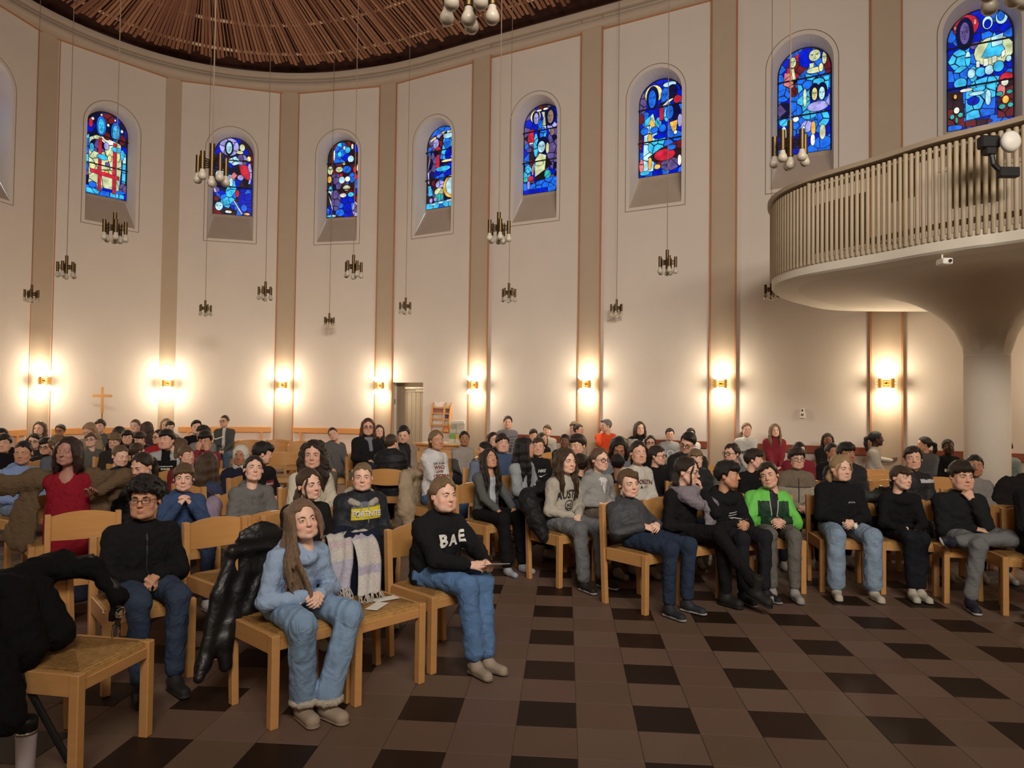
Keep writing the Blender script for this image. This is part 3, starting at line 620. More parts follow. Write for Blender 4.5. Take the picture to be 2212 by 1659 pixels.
q = atz(1666, 646, ZB); pendant((q[0], q[1], ZB+.055), ceil_z(q[0], q[1]), 'unlit pendant lamp hidden behind the gallery rim, only bulbs below it', .9)
q = atz(2190, 2, ZB); pendant((q[0], q[1], ZB+.055), ceil_z(q[0], q[1]), 'unlit pendant lamp cut by the top right corner, over the gallery window', .6)
# ------------------------------------------------------------------ door in its niche, sign, leaflet rack, table
beech = mat('beech_varnished', srgb(196, 144, 88), .36, spec=.5, amount=.13, scale=2.5, stretch=(3, 3, 14))
beech_v = mat('beech_backrest', srgb(200, 146, 86), .30, spec=.55, amount=.12, scale=2.5, stretch=(2, 8, 14))
oak = mat('wall_bench_wood', srgb(206, 146, 84), .45, spec=.4, amount=.14, scale=3, stretch=(2, 2, 12))
redwood = mat('wall_bench_red', srgb(130, 66, 44), .45, spec=.4, amount=.14, scale=3, stretch=(2, 2, 12))
door_m = mat('door_paint', srgb(168, 150, 126), .6, amount=.06, scale=5, stretch=(6, 6, 1))
doorf_m = mat('door_frame_paint', srgb(158, 138, 114), .6, amount=.06, scale=5)
steel = mat('steel', srgb(190, 184, 172), .3, metal=.9)
white_p = mat('white_plastic', srgb(226, 220, 208), .5)
black_p = mat('black_plastic', (.012, .011, .010), .45)
paper = mat('paper_white', srgb(232, 226, 214), .8, amount=.03)
i = DOOR_BAY; u0, u1 = DOOR_U; DD = .30
def wb(mb, i, u0, u1, z0, z1, d0, d1):    # box in bay coordinates
    V = [w3(i, u, z, d) for z in (z0, z1) for (u, d) in ((u0, d0), (u1, d0), (u1, d1), (u0, d1))]
    return mb.add(V, [(0, 3, 2, 1), (4, 5, 6, 7), (0, 1, 5, 4), (1, 2, 6, 5), (2, 3, 7, 6), (3, 0, 4, 7)])
mb = MB()
for (a, b, c, e) in (((u0, 0), (u0, DOOR_H), 0, 1), ((u1, 0), (u1, DOOR_H), 0, 1)):
    mb.add([w3(i, a[0], -.02, 0), w3(i, a[0], DOOR_H, 0), w3(i, a[0], DOOR_H, DD), w3(i, a[0], -.02, DD)], [(0, 1, 2, 3)])
mb.add([w3(i, u0, DOOR_H, 0), w3(i, u1, DOOR_H, 0), w3(i, u1, DOOR_H, DD), w3(i, u0, DOOR_H, DD)], [(0, 1, 2, 3)])
mb.add([w3(i, u0-.02, -.02, DD+.02), w3(i, u1+.02, -.02, DD+.02), w3(i, u1+.02, DOOR_H+.02, DD+.02), w3(i, u0-.02, DOOR_H+.02, DD+.02)], [(0, 1, 2, 3)])
mb.build('wall_niche', reveal_m, kind='structure')
door = link('door_1', None, None, kind='structure'); door['label'] = 'greige boarded door standing in a plastered niche of the far wall'
mb = MB(); wb(mb, i, u0, u0+.09, 0, DOOR_H, DD-.06, DD+.01); wb(mb, i, u1-.03, u1, 0, DOOR_H, DD-.06, DD+.01); wb(mb, i, u0+.09, u1-.03, DOOR_H-.13, DOOR_H, DD-.06, DD+.01); mb.build('door_frame', doorf_m, door)
mb = MB(); wb(mb, i, u0+.09, u1-.03, 0, DOOR_H-.13, DD-.03, DD+.01); mb.build('leaf', door_m, door)
mb = MB(); wb(mb, i, u0+.09, u1-.03, DOOR_H-.20, DOOR_H-.13, DD-.045, DD-.03); wb(mb, i, u0+.09, u0+.155, 0, DOOR_H-.20, DD-.045, DD-.03); mb.build('leaf_rail', door_m, door)
nb = 6; bw = (u1-.03-(u0+.155))/nb
for k in range(nb):
    mb = MB(); a = u0+.155+k*bw; wb(mb, i, a+.004, a+bw-.004, .02, DOOR_H-.205, DD-.042, DD-.03); mb.build('door_board', door_m, door)
mb = MB(); wb(mb, i, u0+.25, u1-.05, DOOR_H-.125, DOOR_H-.09, DD-.10, DD-.06); mb.build('closer_arm', steel, door)
mb = MB(); wb(mb, i, u0+.55, u1-.04, DOOR_H-.19, DOOR_H-.14, DD-.10, DD-.045); mb.build('closer_box', mat('closer', srgb(190, 176, 152), .4), door)
mb = MB(); mb.tube([w3(i, u0+.125, 1.06, DD-.045), w3(i, u0+.125, 1.06, DD-.10), w3(i, u0+.25, 1.055, DD-.10)], .012, 8); mb.build('door_handle', steel, door)
mb = MB(); mb.tube([w3(i, u0+.125, .96, DD-.045), w3(i, u0+.125, .96, DD-.065)], .022, 10); mb.build('lock_cylinder', steel, door)
t = thing('door_sign', 'small blue and white sign on the niche beside the door', 'sign', w3(i, u0, 1.55, .12))
q = np.array(w3(i, 0, 0, 0))-np.array(w3(i, 0, 0, .001)); a, b, d_, n_ = bay_frame(i)
def rel(o, mb): base = np.array(o.location); return mb.xf(lambda v: v-base)
mb = MB(); V = [w3(i, u0+x, z, dd) for x in (0.0, .006) for z, dd in ((1.44, .05), (1.44, .19), (1.66, .19), (1.66, .05))]
mb.add(V, [(0, 1, 2, 3), (7, 6, 5, 4), (0, 4, 5, 1), (1, 5, 6, 2), (2, 6, 7, 3), (3, 7, 4, 0)]); rel(t, mb).build('plate', paper, t)
mb = MB(); V = [w3(i, u0+.008, z, dd) for z, dd in ((1.52, .065), (1.52, .175), (1.64, .175), (1.64, .065))]; mb.add(V, [(3, 2, 1, 0)]); rel(t, mb).build('emblem', mat('sign_blue', srgb(44, 70, 120), .5), t)
# leaflet rack on the wall, right of the door
def bay_thing(name, label, cat, i, u, z, grp=None, dep=0.0):
    a, b, d, n = bay_frame(i); return thing(name, label, cat, w3(i, u, z, dep), math.atan2(d[1], d[0]), grp)   # local x = u, local -y into the room
rk = bay_thing('leaflet_rack', 'curved wooden wall rack full of leaflets, right of the door', 'rack', i, .33, .96)
for k, x in enumerate((-.22, .085, .235)):
    pr = [(-.02, 0), (-.07, .04), (-.10, .20), (-.085, .40), (-.05, .56), (-.015, .62), (0, .62), (0, 0)]
    mb = MB(); V = [(x+dx, y, z) for dx in (0, .018) for y, z in pr]; n = len(pr)
    mb.add(V, [tuple(range(n)), tuple(range(2*n-1, n-1, -1))]+[(k2, n+k2, n+(k2+1) % n, (k2+1) % n) for k2 in range(n)]); mb.build('side_cheek', beech, rk)
MB().box((-.22, -.012, 0), (.25, 0, .61)).build('back_board', beech, rk)
cols = [srgb(178, 160, 152), srgb(206, 198, 190), srgb(196, 184, 172), srgb(150, 92, 92), srgb(222, 204, 196), srgb(206, 120, 60), srgb(180, 176, 172), srgb(70, 66, 130), srgb(110, 92, 76), srgb(190, 180, 170)]
lf = 0
for c, (x0, x1) in enumerate(((-.20, .083), (.104, .233))):
    for r in range(5):
        z = .02+r*.118; yb = -.09+.012*r
        MB().box((x0, yb-.006, z), (x1, yb, z+.035)).build('shelf_lip', beech, rk)
        m = mat('leaflet_%d' % lf, cols[lf], .55, amount=.35, scale=26); lf += 1
        o = bay_thing('leaflet', 'printed leaflet in the %s column of the wall rack, row %s from its bottom' % (('wide', 'narrow')[c], ('one', 'two', 'three', 'four', 'five')[r]), 'leaflet', i, .33, .96, 'leaflets in the wall rack')
        mb = MB(); V = [(x0+.01, yb+.004, z+.005), (x1-.01, yb+.004, z+.005), (x1-.01, yb+.03, z+.135), (x0+.01, yb+.03, z+.135)]
        V += [(x, y+.004, zz) for x, y, zz in V]; mb.add(V, [(0, 1, 2, 3), (7, 6, 5, 4), (0, 4, 5, 1), (1, 5, 6, 2), (2, 6, 7, 3), (3, 7, 4, 0)]); o.data if o.data else None
        mb.build('page', m, o)
tb = bay_thing('side_table', 'small round-edged wooden table with papers below the leaflet rack', 'table', i, .52, 0, None, -.42)
pts = [(.48*math.cos(a)*1.15, .30*math.sin(a)) for a in np.linspace(0, 2*math.pi, 25)[:-1]]
MB().prism(pts, .735, .765).build('table_top', beech, tb)
MB().prism([(x*.9, y*.85) for x, y in pts], .665, .735).build('apron', beech, tb)
for sx in (-.36, .36):
    for sy in (-.16, .16): MB().box((sx-.025, sy-.025, 0), (sx+.025, sy+.025, .665), .004).build('leg', beech, tb)
for k, (x, y, a) in enumerate(((-.25, -.05, .2), (-.02, .06, -.3), (.10, -.14, .1))):
    o = bay_thing('flyer_stack', 'low stack of white flyers lying on the side table, %s' % ('left end', 'middle back', 'front edge')[k], 'papers', i, .52+x, .765, 'flyers on the side table', -.42-y)
    o.rotation_euler[2] += a; MB().box((-.10, -.07, 0), (.10, .07, .012+.006*k)).build('sheets', paper, o)
acr = mat('acrylic', srgb(206, 206, 194), .15, amount=.02); 
st = bay_thing('leaflet_display', 'clear tabletop leaflet holder with coloured flyers on the side table', 'display', i, .92, .765, None, -.32)
MB().box((-.17, -.07, 0), (.17, .07, .012), .003).build('base', acr, st); MB().box((-.17, .03, .012), (.17, .042, .46), .003).build('back_panel', acr, st)
MB().box((-.165, .012, .40), (.165, .03, .455)).build('header_card', paper, st)
for k, (x, z, c) in enumerate(((-.09, .02, srgb(120, 170, 96)), (.075, .02, srgb(226, 176, 90)), (-.09, .21, srgb(170, 168, 150)), (.075, .21, srgb(206, 190, 176)))):
    MB().box((x-.07, -.03+.045*(k > 1), z), (x+.07, -.012+.045*(k > 1), z+.17)).build('flyer', mat('flyer_%d' % k, c, .6, amount=.3, scale=25), st)
    MB().box((x-.075, -.05+.045*(k > 1), z), (x+.075, -.046+.045*(k > 1), z+.08)).build('pocket', acr, st)
# wooden benches along the wall: backrest rail, seat, brackets
def bench(i, uA, uB, m, label):
    b = bay_thing('wall_bench', label, 'bench', i, 0, 0, 'wooden benches fixed along the wall')
    MB().box((uA, -.045, .865), (uB, -.015, .985), .006).build('back_rail', m, b)
    MB().box((uA, -.43, .42), (uB, -.05, .455), .006).build('seat', m, b)
    for u in np.linspace(uA+.2, uB-.2, 3):
        MB().box((u-.02, -.38, 0), (u+.02, -.02, .42), .004).build('bracket', m, b)
        MB().box((u-.02, -.05, .42), (u+.02, -.014, .87), .003).build('strut', m, b)
bench(i0-1, -.9, .95, oak, 'oak wall bench at the far left behind the long-haired girl')
bench(i0, -.95, .95, oak, 'oak wall bench under the window with two haloed heads')
bench(i0+1, -.95, .95, oak, 'oak wall bench behind the woman in the grey cardigan')
bench(i0+2, -.95, .95, oak, 'oak wall bench left of the door bay, behind empty chairs')
bench(i0+4, -.9, .95, redwood, 'dark wall bench behind the man in the striped sweater')
bench(i0+5, -.95, .95, redwood, 'dark wall bench between the pilasters behind the man in orange')
bench(i0+6, -.95, .95, redwood, 'red-brown wall bench below the thermostat box')
bench(i0+7, -.95, .95, redwood, 'red-brown wall bench behind the round column')
# wooden processional cross, thermostat
q = at(220, 905, LOOP[i0][1]+.15)
cr = thing('processional_cross', 'plain wooden cross on a thin pole against the white wall', 'cross', (q[0], q[1], 0))
zt, zb2 = float(at(220, 836, q[1])[2]), float(at(220, 890, q[1])[2]); zc = float(at(220, 855, q[1])[2])
MB().box((-.024, -.015, zb2-.02), (.024, .015, zt), .003).build('upright', oak, cr); MB().box((-.185, -.016, zc-.026), (.185, .016, zc+.026), .003).build('crossbar', oak, cr)
MB().tube([(0, 0, .03), (0, 0, zb2)], .012, 8).build('pole', mat('pole_wood', srgb(150, 104, 58), .5), cr); MB().lathe([(.14, 0), (.14, .02), (.03, .035), (.0, .036)], 16).build('foot', oak, cr)
th = bay_thing('thermostat_box', 'small white thermostat box on the wall left of the gallery column', 'thermostat', i0+6, 0.02, 0)
a, b, d, n = bay_frame(i0+6)
best = min(np.linspace(-1.1, 1.1, 221), key=lambda u: abs((lambda X: 1106+F_PX*((X-EYE)@_r)/((X-EYE)@_fw)-1733)(np.array(w3(i0+6, u, 1.4)))))
dd = ray(1733, 893); Xw = np.array(w3(i0+6, best, 0)); zz = CAM_H+dd[2]/dd[1]*Xw[1]; th.location = w3(i0+6, best, zz, 0)
MB().box((-.035, -.03, -.075), (.035, 0, .02), .004).build('housing', white_p, th); MB().box((-.028, -.024, .02), (.022, 0, .075), .004).build('dial_unit', white_p, th)
MB().box((-.020, -.034, -.035), (.020, -.03, -.008)).build('display', mat('lcd_grey', srgb(90, 84, 76), .4), th); MB().box((-.010, -.028, .035), (.012, -.024, .062)).build('sensor', black_p, th)
# ------------------------------------------------------------------ gallery: slab, column, railing of vertical bars
gal_w = mat('gallery_white', srgb(214, 204, 188), .85, amount=.03, scale=3)
gal_u = mat('gallery_soffit', srgb(206, 194, 178), .9, amount=.04, scale=3, bump=.1, bscale=30)
bar_m = mat('railing_bar', srgb(178, 160, 132), .6, amount=.06, scale=6)
cap_m = mat('railing_cap', srgb(166, 148, 126), .6, amount=.06, scale=5)
ZG = 3.0
ctrl = [atz(x, y, ZG) for x, y in ((1900, 569), (2000, 551), (2100, 536), (2212, 521))]
rim0 = [np.array(w3(i0+7, -.62, 0))[:2]+0, np.array([4.75, 10.35]), np.array([3.95, 9.75]), np.array([3.37, 9.05]), np.array([3.07, 8.35]), np.array([3.13, 7.65])]+[c[:2] for c in ctrl]+[ctrl[-1][:2]+np.array([.75, -1.15]), ctrl[-1][:2]+np.array([1.5, -2.3])]
def catmull(pts, n=10):
    out = []
    for k in range(len(pts)-1):
        p0, p1, p2, p3 = pts[max(k-1, 0)], pts[k], pts[k+1], pts[min(k+2, len(pts)-1)]
        for t in np.linspace(0, 1, n, endpoint=False):
            out.append(.5*((2*p1)+(-p0+p2)*t+(2*p0-5*p1+4*p2-p3)*t*t+(-p0+3*p1-3*p2+p3)*t**3))
    return out+[pts[-1]]
RIM = catmull(rim0, 10)
close = [LOOP[i0+11]+np.array([0, 0]), LOOP[i0+10], LOOP[i0+9], LOOP[i0+8]]
gal = link('gallery', None, None, kind='structure'); gal['label'] = 'curved white gallery slab carried by one flared round column'
def rim_n(k):
    a, b = RIM[max(k-1, 0)], RIM[min(k+1, len(RIM)-1)]; d = (b-a)/np.linalg.norm(b-a); return np.array([d[1], -d[0]])*-1   # outwards (to the left of travel: towards the nave)
CC = np.array([5.35, 8.0])
for k in range(len(RIM)):
    pass
sgn = 1 if (RIM[45]-CC) @ rim_n(45) > 0 else -1
def rn(k): return sgn*rim_n(k)
mb = MB(); n = len(RIM); prof = [(-.30, .005), (-.02, 0), (0, .02), (0, .155), (-.04, .17), (-1.2, .17)]; m = len(prof); V = []
for k in range(n):
    for t, z in prof: q = RIM[k]+rn(k)*t; V.append((q[0], q[1], ZG+z))
mb.add(V, [(k*m+j, (k+1)*m+j, (k+1)*m+j+1, k*m+j+1) for k in range(n-1) for j in range(m-1)]); o = mb.build('slab_edge', gal_w, gal); smooth_by_angle(o.data, 30)
mb = MB(); poly = [RIM[k]-rn(k)*.29 for k in range(n)]+close; CR = .225      # soffit, sinking towards the column
def flare(r): return ZG+.005-.80*max(0, 1.0-(max(0, r-CR)/1.15)**.55)**1.5
V = [(p[0], p[1], ZG+.005) for p in poly]; n2 = len(poly); RR = [(.93, 0), (.82, 0), (.72, 0), (.60, 0), (.52, 0), (.43, 0), (.36, 0), (.30, 0), (.25, 0), (.20, 0), (.16, 0), (.12, 0), (.09, 0), (.06, 0), (.04, 0), (.025, 0), (.012, 0), (.005, 0)]
for f, _ in RR:
    for p in poly:
        dlt = p-CC; l = np.linalg.norm(dlt); r = max(CR, min(l*f, lerp(CR, 1.55, f/.72)) if f <= .72 else max(l*f, 1.4)); V.append((*(CC+dlt/l*r), flare(r) if r < CR+1.15 else ZG+.005))
for p in poly: dlt = p-CC; l = np.linalg.norm(dlt); V.append((*(CC+dlt/l*CR), flare(CR)-.02))
rings = len(RR)+2
mb.add(V, [(r*n2+j, (r+1)*n2+j, (r+1)*n2+(j+1) % n2, r*n2+(j+1) % n2) for r in range(rings-1) for j in range(n2)]); o = mb.build('soffit', gal_u, gal, smooth=True)
mb = MB(); mb.lathe([(CR, -.02), (CR, flare(CR)-.015)], 32, (CC[0], CC[1], 0)); o = mb.build('column', gal_u, gal, smooth=True)
mb = MB(); mb.add([(p[0], p[1], ZG+.17) for p in [RIM[k]-rn(k)*.04 for k in range(n)]+close], [tuple(range(n2))]); mb.build('gallery_floor', gal_w, gal)
rail = thing('gallery_railing', 'gallery railing of close-set beige vertical bars under a flat curved handrail', 'railing', (0, 0, 0))
mb = MB(); prof = [(.05, .80), (.05, .845), (-.14, .845), (-.14, .80)]; V = []
for k in range(n):
    for t, z in prof: q = RIM[k]+rn(k)*t; V.append((q[0], q[1], ZG+.17+z+.03))
mb.add(V, [(k*4+j, k*4+(j+1) % 4, (k+1)*4+(j+1) % 4, (k+1)*4+j) for k in range(n-1) for j in range(4)]); mb.build('handrail', cap_m, rail)
for zz in (.06, .72):
    mb = MB(); V = []
    for k in range(n):
        for t, z in ((-.035, 0), (-.035, .05), (-.055, .05), (-.055, 0)): q = RIM[k]+rn(k)*t; V.append((q[0], q[1], ZG+.17+zz+z))
    mb.add(V, [(k*4+j, k*4+(j+1) % 4, (k+1)*4+(j+1) % 4, (k+1)*4+j) for k in range(n-1) for j in range(4)]); mb.build('back_rail', cap_m, rail)
bm_ = MB().lathe([(.015, -.06), (.020, -.055), (.020, .80), (.015, .806)], 8).me('railing_bar', bar_m); smooth_by_angle(bm_, 50)
bm2 = MB().lathe([(.018, -.06), (.024, -.055), (.024, .87), (.018, .876)], 8).me('railing_bar', bar_m); smooth_by_angle(bm2, 50)
acc = 0; lastp = RIM[0]; cnt = 0; carry = 0
for k in range(1, n):
    seg = RIM[k]-RIM[k-1]; l = np.linalg.norm(seg); t = carry
    while t < l:
        q = RIM[k-1]+seg*(t/l)+rn(k)*.0
        link('railing_bar', bm2 if cnt % 19 == 11 else bm_, rail, (q[0], q[1], ZG+.17)); cnt += 1; t += .056
    carry = t-l
# inner boarding seen through the bars
brd = mat('gallery_boarding', srgb(170, 146, 108), .7, amount=.1, scale=4)
for (k0, k1, z0, z1) in ((44, 58, .12, .62), (60, 66, .45, .80), (74, 88, .25, .78)):
    mb = MB(); V = []
    for k in range(k0, k1):
        for t in (-.16, -.18):
            q = RIM[k]+rn(k)*t; V += [(q[0], q[1], ZG+.17+z0), (q[0], q[1], ZG+.17+z1)]
    m = k1-k0; mb.add(V, [f for k in range(m-1) for f in ((k*4, k*4+4, k*4+5, k*4+1), (k*4+2, k*4+3, k*4+7, k*4+6), (k*4+1, k*4+5, k*4+7, k*4+3))]); mb.build('inner_board', brd, rail)
# spotlight clamped on the railing, white box under the slab
q = at(2172, 312, 5.72); sp = thing('clamp_spotlight', 'round white-faced spotlight on a black bracket clamped to the gallery railing', 'spotlight', q)
MB().lathe([(0, .06), (.06, .055), (.084, .03), (.088, 0), (.07, -.012), (0, -.02)], 22).xf(lambda v: np.array([v[0]*.95-.25*v[2], -v[2]*1.0-.05, v[1]])).build('white_face', white_p, sp, smooth=True)
mb = MB(); mb.box((-.20, -.02, -.03), (-.05, .06, .07), .01); mb.box((-.17, -.03, -.09), (-.09, .03, -.03), .006); mb.tube([(-.12, 0, -.06), (-.10, .0, -.16), (-.03, .0, -.23)], .022, 8); mb.box((-.06, -.03, -.27), (.10, .03, -.19), .006); mb.build('bracket', black_p, sp)
q = at(2040, 566, 6.4); pj = thing('soffit_camera', 'small white camera box hanging under the gallery edge', 'camera', q)
MB().box((-.045, -.06, -.028), (.045, .06, .028), .008).build('housing', white_p, pj); MB().tube([(.012, -.06, 0), (.012, -.075, 0)], .014, 10).build('lens', black_p, pj); MB().tube([(-.02, 0, .028), (-.02, 0, ZG-q[2]+.01)], .008, 6).build('mount', white_p, pj)
# ------------------------------------------------------------------ soft-body kit: distance fields on a grid, meshed by surface nets
class Grid:
    def __init__(s, lo, hi, h):
        s.lo = np.asarray(lo, np.float32); s.h = float(h)
        s.n = np.maximum(4, np.ceil((np.asarray(hi)-s.lo)/h).astype(int)+1)
        s.ax = [s.lo[k]+np.arange(s.n[k], dtype=np.float32)*h for k in range(3)]
        s.v = np.full(tuple(s.n), .3, np.float32)
    def _sl(s, lo, hi):
        a = np.clip(np.floor((np.asarray(lo)-s.lo)/s.h).astype(int), 0, s.n); b = np.clip(np.ceil((np.asarray(hi)-s.lo)/s.h).astype(int)+1, 0, s.n)
        return None if (b <= a).any() else tuple(slice(int(a[k]), int(b[k])) for k in range(3))
    def _pts(s, sl): return np.meshgrid(*[s.ax[k][sl[k]] for k in range(3)], indexing='ij', sparse=True)
    def _join(s, sl, d, k, mode):
        o = s.v[sl]
        if mode == '+':
            if k > 0: hh = np.maximum(k-np.abs(o-d), 0)/k; s.v[sl] = np.minimum(o, d)-hh*hh*k*.25
            else: s.v[sl] = np.minimum(o, d)
        else:
            d = -d
            if k > 0: hh = np.maximum(k-np.abs(o-d), 0)/k; s.v[sl] = np.maximum(o, d)+hh*hh*k*.25
            else: s.v[sl] = np.maximum(o, d)
        return s
    def cap(s, a, b, ra, rb=None, k=.02, sq=(1, 1, 1), mode='+'):
        """tapered capsule; sq squeezes it along the axes (radius factors)"""
        rb = ra if rb is None else rb; a = np.asarray(a, np.float32); b = np.asarray(b, np.float32); sq = np.asarray(sq, np.float32)
        m = (max(ra, rb)*sq.max()+k+2.5*s.h); sl = s._sl(np.minimum(a, b)-m, np.maximum(a, b)+m)
        if sl is None: return s
        X, Y, Z = s._pts(sl); A = a/sq; ba = (b-a)/sq; x, y, z = X/sq[0]-A[0], Y/sq[1]-A[1], Z/sq[2]-A[2]
        t = np.clip((x*ba[0]+y*ba[1]+z*ba[2])/max(1e-9, float(ba@ba)), 0, 1)
        d = np.sqrt((x-ba[0]*t)**2+(y-ba[1]*t)**2+(z-ba[2]*t)**2)-(ra+(rb-ra)*t)
        return s._join(sl, d*float(sq.min()), k, mode)
    def ell(s, c, r, k=.02, R=None, mode='+'):
        c = np.asarray(c, np.float32); r = np.asarray(r, np.float32); m = float(r.max())+k+2.5*s.h; sl = s._sl(c-m, c+m)
        if sl is None: return s
        X, Y, Z = s._pts(sl); x, y, z = X-c[0], Y-c[1], Z-c[2]
        if R is not None: x, y, z = (R[0][0]*x+R[1][0]*y+R[2][0]*z, R[0][1]*x+R[1][1]*y+R[2][1]*z, R[0][2]*x+R[1][2]*y+R[2][2]*z)
        k0 = np.sqrt((x/r[0])**2+(y/r[1])**2+(z/r[2])**2); k1 = np.sqrt((x/r[0]**2)**2+(y/r[1]**2)**2+(z/r[2]**2)**2)
        return s._join(sl, k0*(k0-1)/np.maximum(k1, 1e-6), k, mode)
    def cut(s, p, n, k=0):              # remove the half space in direction n beyond p
        X, Y, Z = np.meshgrid(*s.ax, indexing='ij', sparse=True); n = np.asarray(n, float); n = n/np.linalg.norm(n)
        d = (X-p[0])*n[0]+(Y-p[1])*n[1]+(Z-p[2])*n[2]; return s._join((slice(None),)*3, -d.astype(np.float32), k, '-')
    def rough(s, amp, freq, seed=0, stretch=(1, 1, 1), n=4, ridge=False):
        rg = np.random.default_rng(seed); X, Y, Z = np.meshgrid(*[s.ax[k]*stretch[k] for k in range(3)], indexing='ij', sparse=True); tot = 0
        w1 = rg.normal(size=3)*freq*.6; warp = np.sin(X*w1[0]+Y*w1[1]+Z*w1[2]+rg.uniform(0, 6))*1.3
        for q in range(n):
            w = rg.normal(size=3); w = w/np.linalg.norm(w)*freq*(1+.45*q); t = np.sin(X*w[0]+Y*w[1]+Z*w[2]+warp*(1 if q % 2 else -1)+rg.uniform(0, 6))
            tot = tot+(1-2*np.abs(t) if ridge else t)/(1+.3*q)
        s.v = s.v-(tot*(amp/n*1.6)).astype(np.float32); return s
    def sample(s, p):
        q = (np.asarray(p, np.float32)-s.lo)/s.h; q = np.clip(q, 0, s.n-1.001); i = q.astype(int); f = q-i; o = 0
        for a in (0, 1):
            for b in (0, 1):
                for c in (0, 1):
                    wgt = (f[..., 0] if a else 1-f[..., 0])*(f[..., 1] if b else 1-f[..., 1])*(f[..., 2] if c else 1-f[..., 2])
                    o = o+wgt*s.v[i[..., 0]+a, i[..., 1]+b, i[..., 2]+c]
        return o
    def mesh(s):
        v = s.v.copy(); v[[0, -1]] = .3; v[:, [0, -1]] = .3; v[:, :, [0, -1]] = .3
        ins = v < 0; nx, ny, nz = v.shape
        cs = np.zeros((nx-1, ny-1, nz-1), np.int8)
        for a in (0, 1):
            for b in (0, 1):
                for c in (0, 1): cs += ins[a:nx-1+a, b:ny-1+b, c:nz-1+c]
        I = np.argwhere((cs > 0) & (cs < 8))
        if len(I) == 0: return np.zeros((0, 3), np.float32), np.zeros((0, 4), np.int32)
        idx = np.full(cs.shape, -1, np.int32); idx[tuple(I.T)] = np.arange(len(I))
        acc = np.zeros((len(I), 3), np.float32); cnt = np.zeros(len(I), np.float32)
        for axis in range(3):
            oth = [k for k in range(3) if k != axis]
            for a in (0, 1):
                for b in (0, 1):
                    o = np.zeros(3, int); o[oth[0]] = a; o[oth[1]] = b; p = I+o; e = p.copy(); e[:, axis] += 1
                    va = v[tuple(p.T)]; vb = v[tuple(e.T)]; m = (va < 0) != (vb < 0); t = va/np.where(va == vb, 1, va-vb)
                    q = p.astype(np.float32); q[:, axis] += t; acc[m] += q[m]; cnt[m] += 1
        V = s.lo+acc/cnt[:, None]*s.h; Fs = []
        for axis in range(3):
            b, c = (axis+1) % 3, (axis+2) % 3; A = [slice(None)]*3; B = [slice(None)]*3; A[axis] = slice(0, -1); B[axis] = slice(1, None)
            m = ins[tuple(A)] != ins[tuple(B)]; E = np.argwhere(m)
            ok = (E[:, b] > 0) & (E[:, c] > 0) & (E[:, b] < v.shape[b]-1) & (E[:, c] < v.shape[c]-1); E = E[ok]
            fl = ins[tuple(E.T)]; db = np.eye(3, dtype=int)[b]; dc = np.eye(3, dtype=int)[c]
            q = np.stack([idx[tuple((E-db-dc).T)], idx[tuple((E-dc).T)], idx[tuple(E.T)], idx[tuple((E-db).T)]], 1)
            q[~fl] = q[~fl][:, ::-1]; Fs.append(q)
        Fq = np.concatenate(Fs); Fq = Fq[(Fq >= 0).all(1)]
        return V.astype(np.float32), Fq.astype(np.int32)
def relax(V, Fq, it=1, lam=.5):
    for _ in range(it):
        acc = np.zeros_like(V); c = np.zeros(len(V), np.float32)
        for k in range(4):
            a, b = Fq[:, k], Fq[:, (k+1) % 4]; np.add.at(acc, a, V[b]); np.add.at(acc, b, V[a]); np.add.at(c, a, 1); np.add.at(c, b, 1)
        V = V+lam*(acc/np.maximum(c, 1)[:, None]-V)
    return V
def rotm(yaw=0, pitch=0, roll=0):        # yaw about z, pitch>0 looks up, roll about the view axis; forward is -y
    cy, sy = math.cos(yaw), math.sin(yaw); cp, sp = math.cos(-pitch), math.sin(-pitch); cr, sr = math.cos(roll), math.sin(roll)
    Rz = np.array([[cy, -sy, 0], [sy, cy, 0], [0, 0, 1.]]); Rx = np.array([[1., 0, 0], [0, cp, -sp], [0, sp, cp]]); Ry = np.array([[cr, 0, sr], [0, 1, 0], [-sr, 0, cr]])
    return Rz@Rx@Ry
